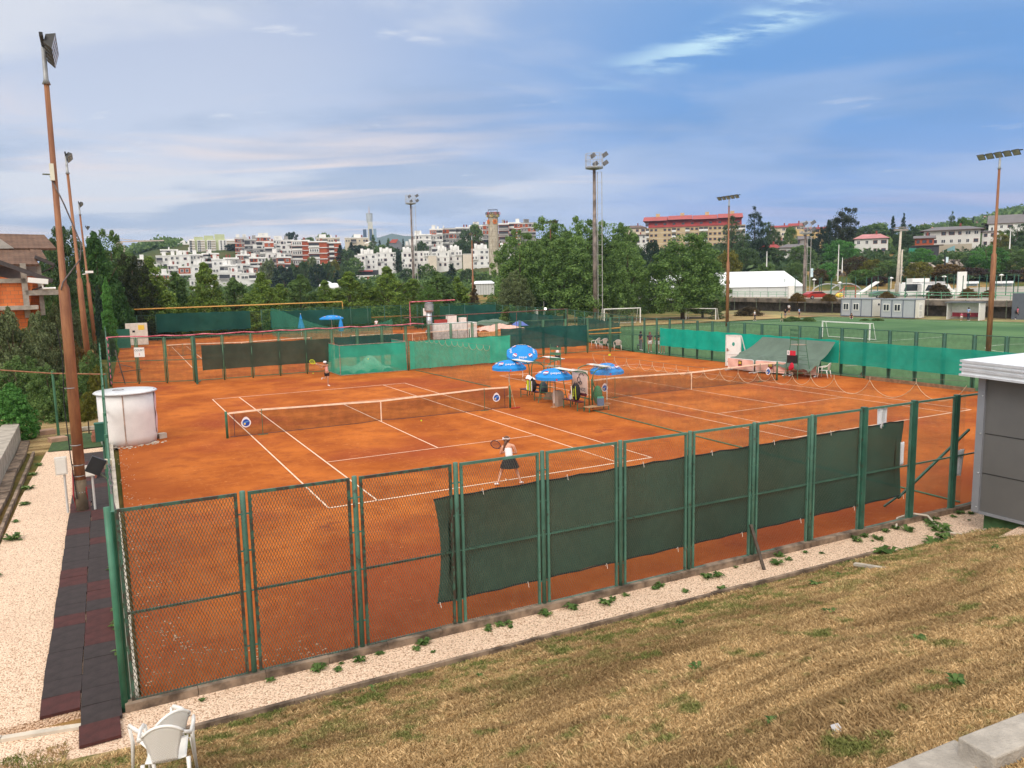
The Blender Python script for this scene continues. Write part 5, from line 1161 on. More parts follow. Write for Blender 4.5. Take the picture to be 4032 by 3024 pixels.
part('cabinet', MB().box((0, 0, .85), (5.2, 1.4, 1.7)), mat('heater_white', (.80, .79, .78), .4, .04), t)
for i in range(4): part('panel', MB().box((-1.95+i*1.3, -.71, .85), (1.24, .02, 1.6)), MATS['white_paint'], t)
part('label_plate', MB().box((2.0, -.73, 1.35), (.95, .02, .3)), MATS['banner_cream'], t); part('duct', MB().tube([(-2.6, -.2, .8), (-3.1, -.2, .8)], .3, 12), MATS['steel'], t, True)
mb = MB(); r2 = random.Random(3)
mb.grid(lambda a, b: (31+a*5.6, 54.6+b*2.4, .7+.55*math.sin(PI*a)*math.sin(PI*b)+.15*math.sin(a*19+b*8)), 24, 10); single('folded_cover', mb, MATS['banner_pink'], 'heap of folded pink covers right of the white heater', 'tarpaulin', smooth=True)
single('folded_cover', MB().grid(lambda a, b: (31.6+a*4.6, 56.8+b*2, 1.2+.55*math.sin(PI*a)*math.sin(PI*b)+.12*math.sin(a*15+b*8)), 20, 10), MATS['tarp_green'], 'heap of grey green covers behind the pink ones', 'tarpaulin', smooth=True)
single('folded_cover', MB().grid(lambda a, b: (36.0+a*1.8, 55.8+b*1.6, 1.0+.55*math.sin(PI*a)*math.sin(PI*b)), 10, 8), mat('tarp_blue', (.10, .16, .50), .6, .1), 'blue folded cover at the right end of the heap', 'tarpaulin', smooth=True)
single('wood_pallet', MB().box((33.6, 54.6, .55), (5.4, .3, .14)).box((33.6, 55.2, .3), (5.2, 1.5, .3)), mat('pallet_wood', (.62, .34, .14), .8, .2), 'orange wooden pallet under the pink covers', 'pallet')
def gable_fence(): pass
single('roof_truss', MB().tube([(22, 53.5, 2.55), (39.5, 50.5, 2.9)], .05, 6).tube([(28.5, 52.4, 2.6), (28.5, 52.4, 0)], .03, 5).tube([(33.8, 51.5, 2.7), (33.8, 51.5, 0)], .03, 5).tube([(39.5, 50.5, 2.9), (39.5, 50.5, 0)], .05, 5), mat('bar_brown', (.14, .06, .05), .6, .2), 'brown horizontal bar on posts above the heater and covers', 'bar')
t = thing('work_lamp', 'lit white work lamp clamped on the brown bar', 'lamp', (37.0, 50.9, 2.75)); m, tt_, b, o = newmat('lamp_lit'); b.inputs['Emission Color'].default_value = (1, .95, .8, 1); b.inputs['Emission Strength'].default_value = 3; MATS['lamp_lit'] = m
part('bulb', MB().ball((0, 0, .25), .13, 10, 8), m, t, True); part('clamp', MB().box((.35, 0, .15), (.5, .15, .2)), MATS['black_metal'], t)
# far courts: fences, screens, yellow pipe
single('gas_pipe', MB().tube([(-2.4, 74.8, 1.2), (-2.4, 74.8, 3.75), (22.5, 77.3, 3.85), (22.5, 77.2, 3.82), (22.6, 77.2, .95+.7), (36.0, 77.8, 1.75)], .07, 8), MATS['pipe_yellow'], 'yellow gas pipe running along the top of the far fence', 'pipe', smooth=True)
fence((-3.2, 77.5), (12.6, 78.0), 8, 3.0, 'far fence under the yellow pipe, left stretch', 'dark_green_paint', mid=False, double=False)
fence((12.6, 78.0), (42.5, 73.5), 14, 3.2, 'far fence under the yellow pipe, right stretch', 'dark_green_paint', 'divider_net_green', mid=False, double=False)
fence((42.5, 73.5), (39.0, 50.0), 8, 2.9, 'right fence of the far courts beside the white cabinets', 'dark_green_paint', 'divider_net_green', mid=False, double=False)
fence((39.0, 50.0), (33.9, 31.5), 6, 2.9, 'fence joining the far courts to the corner by the boys', 'dark_green_paint', 'divider_net_green', mid=False, double=False)
cloth('far_screen', (.018, .10, .085), .15, .2, .6); cloth('far_net_green', (.06, .30, .20), .5, .2, .6)
screen((.8, 77.3), (11.2, 77.6), .9, 3.15, 'far_screen', 'dark green screen on the far fence, left piece', amp=.08)
screen((13.5, 77.2), (26.0, 76.4), .9, 3.0, 'far_screen', 'dark green screen on the far fence behind the closed umbrella', amp=.1)
screen((35.0, 75.0), (42.3, 73.0), .5, 3.0, 'far_screen', 'dark green screen at the right end of the far fence', amp=.1)
screen((42.3, 73.0), (39.0, 50.5), .3, 2.2, 'far_screen', 'dark green screen turning towards the near courts', amp=.1)
screen((38.5, 47), (33.6, 33), .3, 2.35, 'far_screen', 'dark green screen behind the back fence of the second court', amp=.1)
t = thing('divider_net', 'pale green divider net sagging between the far courts', 'divider net', (14.6, 60, 0))
part('net_mesh', MB().grid(lambda a, b: (13.4+a*5.8, 76-a*27, (.0+(3.4-2.2*math.sin(PI*min(1, a*.9))*a**.3)*b)), 20, 4), MATS['far_net_green'], t, world=True)
# far umbrellas, sign, players
umbrella((20.3, 74.5, 0), 1.5, 2.3, 'open blue umbrella on the far court behind the red pipe')
t = thing('umbrella', 'closed blue umbrella standing on the far court, left one', 'umbrella', (16.2, 73.0, 0)); part('canopy', MB().lathe([(.36, .9), (.42, 1.0), (.2, 1.9), (.03, 2.6)], n=10), MATS['umbrella_blue'], t); part('pole', MB().tube([(0, 0, 0), (0, 0, 2.7)], .03, 6), MATS['white_paint'], t)
t = thing('umbrella', 'closed blue umbrella standing on the far court, right one', 'umbrella', (19.9, 69.0, 0)); part('canopy', MB().lathe([(.30, .6), (.34, .8), (.2, 1.6), (.03, 2.2)], n=10), MATS['umbrella_blue'], t); part('pole', MB().tube([(0, 0, 0), (0, 0, 2.3)], .03, 6), MATS['white_paint'], t)
t = thing('court_sign', 'small white court sign with a red number hung on the far fence', 'sign', (32.3, 73.0, 2.0), -.3); part('board', MB().box((0, 0, .3), (.9, .03, .95)), MATS['white_paint'], t); part('lettering', txt('4', .4, 'emblem_red'), None, t, loc=(0, -.02, .15), rot=(PI/2, 0, 0)); part('post', MB().tube([(-.6, .1, -2), (-.6, .1, 1.2)], .05, 6), MATS['dark_green_paint'], t)
single('lagged_pipe', MB().tube([(30.4, 74.0, .6), (30.4, 74.0, 3.6), (36.5, 73.4, 3.7)], .08, 6), MATS['pipe_red'], 'red pipe frame around the small far court sign', 'pipe')
single('plastic_barrels', MB().box((35.5, 72.5, .9), (1.2, .8, 1.8)).box((37, 72.3, .7), (.8, .8, 1.4)), MATS['white_paint'], 'white storage cabinets at the far fence', 'cabinet') 
single('red_banner', MB().box((33.6, 71.5, .65), (1.8, .08, 1.3)), mat('red_board', (.34, .05, .04), .6, .2), 'dark red board standing by the far fence', 'board')
t = thing('utility_cabinet', 'white utility cabinet with yellow sticker left of the far court', 'cabinet', (-1.55, 71.8, 0)); part('body', MB().box((0, 0, 1.2), (2.1, .8, 2.3)), mat('cab_cream', (.70, .66, .58), .6, .1), t); part('sticker', MB().box((.45, -.41, 1.9), (.6, .02, .5)), MATS['emblem_yellow'], t); part('vent', MB().box((-.3, -.41, 1.5), (.25, .02, .2)), MATS['cloth_black'], t)
single('green_screen', MB().box((-3.6, 66, 1.1), (2.4, .06, 1.9)), mat('green_board', (.01, .12, .08), .6, .1), 'dark green board left of the white utility cabinet', 'board')
for i, (u, v) in enumerate([(2065, 1262), (2100, 1262)]):
    q = G(u-8+i*12, 1266); t = thing('electrical_cabinet', ['large white electrical cabinet at the pitch corner, left one', 'large white electrical cabinet at the pitch corner, right one'][i], 'cabinet', (q.x, q.y, 0), -.5); part('body', MB().box((0, 0, .9), (1.15, .6, 1.8)), MATS['white_paint'], t); part('door', MB().box((0, -.31, .9), (.95, .02, 1.5)), mat('door_grey', (.70, .70, .68), .5), t)
q = G(2036, 1262); single('timber_mast', MB().tube([(q.x, q.y, 0), (q.x, q.y, 4.9)], .14, 8).tube([(q.x+.25, q.y, 0), (q.x+.25, q.y, 4.6)], .05, 6).tube([(q.x+.25, q.y, 4.0), (q.x+2.2, q.y-1, 2.0)], .06, 6), MATS['galvanised'], 'short grey post with a white slanting strut by the electrical cabinets', 'post')
q = G(2142, 1262); single('flag_pole', MB().tube([(q.x, q.y, -.3), (q.x, q.y, 7.4)], .06, 6), MATS['white_paint'], 'thin white pole in front of the plane trees', 'pole')

# ------------------------------------------------------------------ goals
def goal(a, b, h, dp, label, net=True, z=0.0, r=.05):
    a = Vector((*a, z)); b = Vector((*b, z)); d = (b-a); L = d.length; t = thing('football_goal', label, 'goal', tuple((a+b)/2), math.atan2(d.y, d.x), 'white football goals'); W2 = L/2
    part('goal_frame', MB().box((-W2, 0, h/2), (2*r, 2*r, h)).box((W2, 0, h/2), (2*r, 2*r, h)).box((0, 0, h), (L+2*r, 2*r, 2*r)), MATS['white_paint'], t)
    part('stay', MB().tube([(-W2, 0, h), (-W2, dp*.5, h), (-W2, dp, 0)], .03, 5).tube([(W2, 0, h), (W2, dp*.5, h), (W2, dp, 0)], .03, 5).tube([(-W2, dp, .03), (W2, dp, .03)], .03, 5).tube([(-W2, dp*.5, h), (W2, dp*.5, h)], .02, 5), MATS['white_paint'], t)
    if net:
        part('net', MB().add([(-W2, 0, h), (W2, 0, h), (W2, dp*.5, h), (-W2, dp*.5, h), (W2, dp, 0), (-W2, dp, 0), (-W2, 0, 0), (W2, 0, 0)], [(0, 1, 2, 3), (3, 2, 4, 5), (0, 3, 5, 6), (1, 7, 4, 2)]), MATS['goal_net'], t)
    return t
g1 = G(*(2379, 1277), -.35); g2 = G(2521, 1271, -.35); goal((g1.x, g1.y), (g2.x, g2.y), 2.15, 1.3, 'white football goal nearest the lighting tower', z=-.35, r=.06)
g1 = G(2701, 1259, -.45); g2 = G(2818, 1261, -.45); goal((g1.x, g1.y), (g2.x, g2.y), 1.75, 1.0, 'white football goal on the bare earth, second from left', True, -.45)
g1 = G(3237, 1327, -.42); g2 = G(3423, 1340, -.42); goal((g1.x, g1.y), (g2.x, g2.y), 1.62, .9, 'small white goal frame in the middle of the turf, above the teal screen', False, -.42, .05)

# ------------------------------------------------------------------ grey building at right
t = thing('service_building', 'dark grey panel building with white corrugated roof at the right edge', 'building', (12.45, -9.98, 0)); bx, by = 12.45, -9.98
part('plinth', MB().box((17.6, -14.1, .25), (10.0, 8.0, .56)), MATS['plinth_green'], t, world=True)
part('wall', MB().box((17.55, -14.0, 2.05), (10.2, 8.04, 3.1)), MATS['dark_grey_panel'], t, world=True)
part('corner_trim', MB().box((12.46, -10.0, 2.05), (.16, .16, 3.12)).box((12.44, -14.0, .49), (.05, 8.1, .06)), MATS['grey_trim'], t, world=True)
for z in (1.42, 2.34): part('panel_joint', MB().box((12.448, -14.05, z), (.012, 7.9, .016)), MATS['black_metal'], t, world=True)
for z in (.62, 1.42, 2.34, 3.2): part('screw', MB().ball((12.37, -10.04, z), .018, 6, 4), MATS['steel'], t, world=True)
def rz_(y): return 3.98+(y+9.75)*.03
rf = MB(); 
rf.add([(12.05, -9.72, 3.72+.3), (22.8, -9.72, 4.02), (22.8, -18.3, 3.76), (12.05, -18.3, 3.76), (12.05, -9.72, 3.66), (22.8, -9.72, 3.66), (22.8, -18.3, 3.40), (12.05, -18.3, 3.40)], [(0, 3, 2, 1), (4, 5, 6, 7), (0, 1, 5, 4), (1, 2, 6, 5), (2, 3, 7, 6), (3, 0, 4, 7)])
part('roof', rf, MATS['white_sheet'], t, world=True)
fs = MB()
for k, (z, w) in enumerate([(3.99, .05), (3.90, .03), (3.80, .05), (3.68, .04)]): fs.bar((12.03, -9.70, z), (12.03, -18.3, z-.26), .04+.02*(k % 2), w); fs.bar((12.03, -9.70, z), (22.8, -9.70, z), .04+.02*(k % 2), w)
part('fascia', fs, mat('fascia_grey', (.50, .52, .56), .4, .1), t, world=True)
rb = MB()
for i in range(26): y = -10.1-i*.31; rb.bar((12.35, y, 4.03+(y+9.72)*.0303), (22.7, y, 4.03+(y+9.72)*.0303), .13, .05)
part('roof_rib', rb, mat('rib_cream', (.80, .80, .74), .4, .05), t, world=True)
t = thing('gravel_step', 'rough concrete step holding gravel beside the grey building', 'step', (11.9, -11.4, 0)); part('slab', MB().box((12.6, -11.35, .12), (3.4, .22, .28), .25).box((11.0, -10.75, .05), (1.4, .5, .12), -.3), MATS['pale_concrete'], t, world=True)
mb = MB().grid(lambda a, b: (11.2+a*4.5, -11.0-b*.9+a*.3, .26+a*.35+.1*b), 12, 4); struct('gravel_step_fill', mb, MATS['gravel'])

# ------------------------------------------------------------------ far side of the pitch
ter = MB().prism([(104, -80), (260, -80), (260, 128), (160, 128), (104, 122)], (0, 0, 1.4), (1, 0, 0), (0, 1, 0), (0, 0, 1), .6); struct('terrace', ter, mat('terrace_paving', (.30, .28, .24), .95, .25, .15, col2=(.36, .34, .28)))
t = thing('retaining_wall', 'dark stained concrete wall with overhanging edge beyond the pitch', 'wall', (104, 20, -.6))
part('wall', MB().box((105.2, 21, .4), (.5, 202, 2.0)), MATS['dark_concrete'], t, world=True); part('overhang', MB().box((104.2, 21, 1.55), (2.0, 202, .75)), mat('overhang_conc', (.15, .125, .10), .95, .5, .8), t, world=True)
part('coping', MB().box((103.9, 21, 2.02), (.9, 202.5, .16)), MATS['pale_concrete'], t, world=True)
t = thing('wire_fence', 'thin wire fence with dark posts in front of the stained wall', 'fence', (102.5, 20, -.5))
P0 = MB().tube([(0, 0, 0), (0, 0, 2.6)], .06, 6).mesh('post', MATS['wire'])
for i in range(34): part('post', P0, None, t, loc=(0, -75+i*5.6, 0))
t = thing('railing', 'pale green railing along the edge of the terrace', 'railing', (103.9, 20, 2.1))
rl = MB()
for z in (.55, .95): rl.tube([(0, -100, z), (0, 100, z)], .045, 5)
part('handrail', rl, mat('rail_green', (.13, .36, .20), .5, .1), t)
P0 = MB().tube([(0, 0, 0), (0, 0, .95)], .04, 5).mesh('post', MATS['rail_green'])
for i in range(90): part('post', P0, None, t, loc=(0, -75+i*1.95, 0))
# tall dark green posts of the playground fence
P0 = MB().tube([(0, 0, 0), (0, 0, 3.4)], .075, 6).mesh('post', MATS['dark_green_paint'])
for nm, xx, lb in (('post_fence', 112, 'front row of tall dark green posts on the terrace'), ('post_fence', 128, 'rear row of tall dark green posts on the terrace')):
    t = thing(nm, lb, 'fence', (xx, 20, 2.0)); r2 = random.Random(xx); y = -26
    while y < 75: part('post', P0, None, t, loc=(0, y, 0)); y += r2.choice((1.9, 2.5, 3.2))
# site containers
def container(u0, u1, u2, vt, vb, label, door):
    """front face u0..u1, side face u1..u2 receding"""
    a = G(u0, vb-2, -.5); b = G(u1, vb+2, -.5); d = (b-a); L = d.length; rz = math.atan2(d.y, d.x); t = thing('site_container', label, 'container', tuple(a), rz, 'grey site containers by the pitch'); h = 2.6; dp = 2.5
    part('wall', MB().box((L/2, dp/2, h/2+.1), (L, dp, h)), mat('cont_grey', (.42, .44, .47), .5, .04, 1), t)
    fr = MB()
    for x in (0, L*.33, L*.66, L): fr.box((x, -.02, h/2+.1), (.12, .06, h))
    fr.box((L/2, -.02, .15), (L, .06, .12)); part('frame', fr, mat('cont_frame', (.13, .15, .20), .5, .1), t)
    part('roof', MB().box((L/2, dp/2, h+.14), (L+.2, dp+.2, .14)), mat('cont_roof', (.25, .27, .30), .5, .1), t)
    part('side_wall', MB().box((L+.03, dp/2, h/2+.1), (.05, dp-.2, h-.1)), mat('cont_side', (.72, .70, .64), .5, .05), t)
    for x in (L*.17, L*.5):
        w = part('window', MB().box((x, -.05, 1.55), (.95, .06, 1.1)), MATS['white_paint'], t); part('pane', MB().box((x-.22, -.085, 1.55), (.34, .02, .85)).box((x+.22, -.085, 1.55), (.34, .02, .85)), MATS['glass_dark'], w)
    if door: w = part('door', MB().box((L+.07, dp*.55, 1.15), (.04, .9, 2.1)), MATS['white_paint'], t); part('door_panel', MB().box((L+.10, dp*.55, 1.6), (.02, .6, .7)).box((L+.10, dp*.55, .7), (.02, .6, .7)), mat('door_panel', (.62, .62, .60), .5), w)
    else: w = part('window', MB().box((L+.07, dp*.6, 1.9), (.04, .6, .4)), MATS['white_paint'], t); part('pane', MB().box((L+.10, dp*.6, 1.9), (.02, .45, .28)), MATS['glass_dark'], w)
    return t
container(3311, 3431, 3470, 1186, 1248, 'grey site container nearer the goal posts, left one of the pair', False)
container(3467, 3600, 3640, 1186, 1254, 'grey site container with white door, right one of the pair', True)
a = G(3727, 1259, -.5); b = G(3858, 1262, -.5); d = b-a; L = d.length; t = thing('dugout', 'white walled team shelter with dark red seats', 'shelter', tuple(a), math.atan2(d.y, d.x))
part('back_wall', MB().box((L/2, 1.6, 1.2), (L, .06, 2.2)), MATS['white_paint'], t); part('side_wall', MB().box((0, .8, 1.15), (.07, 1.6, 2.2)), MATS['white_paint'], t); part('side_wall', MB().box((L, .55, 1.15), (.07, 2.2, 2.3)), MATS['white_paint'], t); part('roof', MB().box((L/2, .7, 2.38), (L+.4, 2.1, .12)), mat('dug_roof', (.10, .11, .12), .5), t)
sm_ = MB().box((0, .9, .45), (.45, .42, .06)).box((0, 1.12, .72), (.45, .06, .5)).mesh('seat', mat('seat_red', (.22, .015, .03), .5, .1))
for i in range(11): part('seat', sm_, None, t, loc=(.5+i*(L-1)/10, 0, 0))
mb = MB().prism([(103.2, -12), (103.2, 27.5), (103.6, 27.5), (103.6, -12)], (0, 0, -.5), (1, 0, 0), (0, 1, 0), (0, 0, 1), 3.7)
q0 = PX(3985, 1200, 102.5); single('grey_block', MB().box((106, q0.y-12, 1.2), (7, 24, 3.6)), mat('block_grey', (.10, .115, .14), .6, .1, 1), 'plain grey building block at the right end of the terrace wall', 'building')
# terrace things
def post_at(u, vb, d, h, r=.08, m_='white_paint', name='pole', label='', cat='pole', group=None):
    q = P(u, vb, d); return single(name, MB().tube([(q.x, q.y, q.z), (q.x, q.y, q.z+h)], r, 6), MATS[m_], label, cat, group)
for i, (u, vb, vt) in enumerate([(3205, 1130, 1103), (3135, 1133, 1118), (3307, 1130, 1115), (3508, 1125, 1097), (3717, 1112, 1091), (3942, 1107, 1085)]):
    d = 175; h = (vb-vt)*d/FPX; q = P(u, vb, d); t = thing('park_lamp', ['white park lamp beside the tall advertising sign', 'white park lamp left of the lighting tower ladder', 'white park lamp above the playground', 'white park lamp left of the twin concrete poles', 'white park lamp between the second and third canopy', 'white park lamp above the last canopy at right'][i], 'street lamp', (q.x, q.y, q.z-.6), 0, 'white park lamps on the slope')
    part('post', MB().tube([(0, 0, 0), (0, 0, h+.6)], .06, 6), MATS['white_paint'], t); part('lamp_shade', MB().lathe([(.08, h+.5), (.28, h+.55), (.55, h+.68), (.30, h+.82), (.05, h+.95)], n=12), MATS['white_paint'], t)
for i, (u, vt, w) in enumerate([(3566, 1112, 56), (3683, 1111, 61), (3812, 1108, 66), (3949, 1107, 67)]):
    d = 178; s = d/FPX; q = P(u, vt, d); t = thing('canopy_shelter', ['first', 'second', 'third', 'fourth'][i]+' small white canopy from left along the upper path', 'shelter', (q.x, q.y, q.z-3.0), -YAW-.45, 'white canopies on the upper path')
    part('roof', MB().box((0, 0, 2.75), (w*s*1.1, 1.6, .5)), MATS['white_sheet'], t); part('wall', MB().box((0, .7, 2.2), (w*s*1.05, .05, .6)), mat('pane_blue', (.25, .32, .36), .3), t)
    for sx in (-1, 0, 1): part('post', MB().tube([(sx*w*s*.5, .7, 0), (sx*w*s*.5, .7, 2.6)], .05, 5), MATS['white_paint'], t)
t = thing('twin_light_pole', 'tall concrete light pole with a wide lamp bar', 'light mast', tuple(P(3529, 1178, 127))); h = (1178-912)*127/FPX
part('pole', MB().tube([(0, 0, 0), (.4, 0, h)], [.30, .16], 8), MATS['pale_concrete'], t, True); part('lamp_bar', MB().box((.4, 0, h+.1), (2.2, .4, .35), -YAW).box((.4, 0, h+.5), (2.2, .4, .12), -YAW), mat('bar_grey', (.25, .22, .20), .6), t)
t = thing('concrete_pole', 'concrete pole with insulators just right of the lamp bar pole', 'pole', tuple(P(3545, 1150, 150))); h = (1150-985)*150/FPX
part('pole', MB().tube([(0, 0, -.5), (0, 0, h)], [.22, .14], 8), MATS['pale_concrete'], t, True); part('insulator', MB().box((0, 0, h*.42), (1.0, .15, .15)).box((0, 0, h*.5), (1.0, .15, .15)).box((0, 0, h*.58), (.9, .15, .15)).box((0, 0, h*.99), (1.2, .12, .12)), MATS['galvanised'], t)
for i, (u, vb, vt, lb) in enumerate([(3299, 1092, 965, 'slender white pole in front of the retaining stones, the taller one'), (3316, 1058, 1015, 'slender white pole behind the taller white one'), (3019, 1035, 990, 'white pole at the left edge of the slope'), (3976, 965, 897, 'thin pole before the big dark trees at right')]):
    d = 205; q = P(u, vb, d); single('pole', MB().tube([(q.x, q.y, q.z-1), (q.x, q.y, q.z+(vb-vt)*d/FPX)], [.17, .08], 6), MATS['white_paint'], lb, 'pole')
for i, (u, vt, vb, lb) in enumerate([(3195, 1053, 1108, 'tall white and blue advertising sign right of the lighting tower'), (3727, 1010, 1045, 'black and white slab sign on the grass slope')]):
    d = 195; s = d/FPX; q = P(u, vb, d); t = thing('advertising_sign', lb, 'sign', (q.x, q.y, q.z), -YAW); part('panel', MB().box((0, 0, (vb-vt)*s*.62), (.62, .3, (vb-vt)*s*.62)), mat('sign_pale', (.55, .68, .74), .4), t); part('frame', MB().box((-.45, 0, (vb-vt)*s*.5), (.22, .36, (vb-vt)*s)), MATS['black_metal'], t)
# playground and parked things
def lump(u, v, d, sz, m_, label, name, cat, rz=0, z=2.0):
    q = P(u, v, d); return single(name, MB().box((0, 0, sz[2]/2), sz), m_, label, cat, loc=(q.x, q.y, z), rot=(0, 0, rz-YAW))
def car(u, v, d, col, label, name='parked_car', rz=0.0, L=4.2, hh=1.45, cat='car', van=False):
    q = P(u, v, d); t = thing(name, label, cat, (q.x, q.y, 2.0), -YAW+rz); w = 1.7
    bd = MB()
    if van: pr2 = [(-L/2, .3), (L/2, .3), (L/2, 1.0), (L/2-.6, 1.2), (L/2-1.1, hh), (-L/2, hh)]
    else: pr2 = [(-L/2, .3), (L/2, .3), (L/2, .75), (L/2-.9, .88), (L/2-1.7, hh), (-L/2+.9, hh), (-L/2+.2, .9), (-L/2, .85)]
    bd.prism(pr2, (0, w/2, 0), (1, 0, 0), (0, 0, 1), (0, -1, 0), w); part('body', bd, mat('car_'+label[:9].replace(' ', '_'), col, .3, .03), t)
    part('window', MB().prism([(L/2-1.65, hh-.1), (-L/2+1.0, hh-.1), (-L/2+.55, .95), (L/2-1.05, .95)], (0, -w/2-.01, 0), (1, 0, 0), (0, 0, 1), (0, -1, 0), .01), MATS['glass_dark'], t)
    for sx in (-1, 1):
        wh = part('wheel', MB().tube([(sx*L*.31, -w/2-.02, .32), (sx*L*.31, -w/2+.2, .32)], .32, 12), MATS['rubber_black'], t); part('rim', MB().tube([(sx*L*.31, -w/2-.03, .32), (sx*L*.31, -w/2+.0, .32)], .18, 8), MATS['steel'], wh)
    return t
car(3590, 1168, 132, (.75, .75, .74), 'white van parked behind the green railing', 'parked_van', .1, 5.2, 2.2, 'van', True)
car(3685, 1170, 130, (.78, .78, .76), 'long white van parked right of the other white van', 'parked_van', -.1, 5.4, 2.0, 'van', True)
car(3215, 1172, 128, (.40, .03, .02), 'red car parked behind the green railing near the slide', rz=.2, hh=1.25)
car(3480, 1178, 124, (.10, .16, .13), 'dark green low vehicle beside the railing', rz=0, hh=1.2)
lump(3612, 1150, 136, (3.0, 2, 3.0), MATS['white_paint'], 'white site cabin behind the parked vans', 'site_cabin', 'cabin')
lump(3655, 1158, 134, (4.5, 2.2, 2.4), mat('cabin_grey', (.5, .5, .5), .5), 'grey site cabin beside the long white van', 'site_cabin', 'cabin')
lump(3785, 1140, 140, (1.6, .3, 4.0), MATS['white_paint'], 'tall white notice board with red mark on the terrace', 'notice_board', 'board')
lump(3115, 1160, 135, (1.0, .5, 2.2), MATS['white_paint'], 'white leaning board near the marquee', 'notice_board', 'board')
q = P(3268, 1172, 130); single('playground_slide', MB().bar((q.x, q.y, 2.0), (q.x+1.8, q.y-1.3, 3.6), .6, .12).tube([(q.x+1.8, q.y-1.3, 2), (q.x+1.8, q.y-1.3, 4)], .08, 5).tube([(q.x+3.4, q.y-2.3, 2), (q.x+3.4, q.y-2.3, 4)], .08, 5).bar((q.x+1.8, q.y-1.3, 4), (q.x+3.4, q.y-2.3, 4), .1), mat('slide_red', (.38, .08, .04), .5), 'red playground slide with climbing frame', 'slide')
q = P(3305, 1172, 129); single('spring_rider', MB().ball((q.x, q.y, 2.5), .6, 8, 6, (1.4, .8, .7)), MATS['emblem_yellow'], 'yellow playground toy right of the slide', 'toy', smooth=True)
for i, (u, lb) in enumerate([(3260, 'left'), (3330, 'right')]):
    q = P(u, 1133, 168); single('climbing_arch', MB().tube([(q.x+3.2*math.cos(a*PI/10), q.y-1.5*math.cos(a*PI/10), 2.0+2.0*math.sin(a*PI/10)) for a in range(11)], .14, 6), MATS['galvanised'], 'pale arched climbing frame on the far playground, %s one' % lb, 'climbing frame')
q = P(3377, 1155, 150); single('ramp_board', MB().bar((q.x, q.y, 2), (q.x+3.0, q.y-2, 4.4), 2, .2), MATS['white_paint'], 'white sloping ramp on the playground', 'ramp')
# marquee
def marquee(u, vb, d, w, dp, h, hr, label, rz):
    q = P(u, vb, d); t = thing('marquee', label, 'marquee', (q.x, q.y, q.z), rz)
    part('wall', MB().box((0, 0, h/2), (w, dp, h)), mat('marq_wall', (.62, .63, .62), .6, .05), t)
    mb = MB().add([(-w/2-.3, -dp/2-.3, h), (w/2+.3, -dp/2-.3, h), (w/2+.3, dp/2+.3, h), (-w/2-.3, dp/2+.3, h), (-w/2+w*.12, 0, h+hr), (w/2-w*.12, 0, h+hr)], [(0, 1, 5, 4), (2, 3, 4, 5), (1, 2, 5), (3, 0, 4)]); part('roof', mb, MATS['white_sheet'], t)
    rb = MB()
    for i in range(9): x = -w/2+w*i/8; rb.bar((x, -dp/2-.31, 0), (x, -dp/2-.31, h), .08)
    part('frame', rb, MATS['galvanised'], t); return t
marquee(2880, 1176, 155, 26, 10, 2.3, 3.0, 'large white marquee right of the plane trees', -YAW-.25)
marquee(2520, 1180, 170, 34, 8, 2.6, 2.6, 'white marquee half hidden behind the plane trees', -YAW+.1)
marquee(1905, 1160, 170, 4.6, 4, 2.4, .6, 'white tent roof between the brown tree and the plane trees', -YAW)
for i, (u, v) in enumerate([(1285, 1128), (1318, 1132)]):
    q = P(u, v, 240); single('white_tank', MB().ball((q.x, q.y, q.z), 2.3-.4*i, 12, 8, (1, 1, .75)), MATS['white_sheet'], ['round white dome peeping between the trees, left one', 'round white dome peeping between the trees, right one'][i], 'dome', smooth=True)
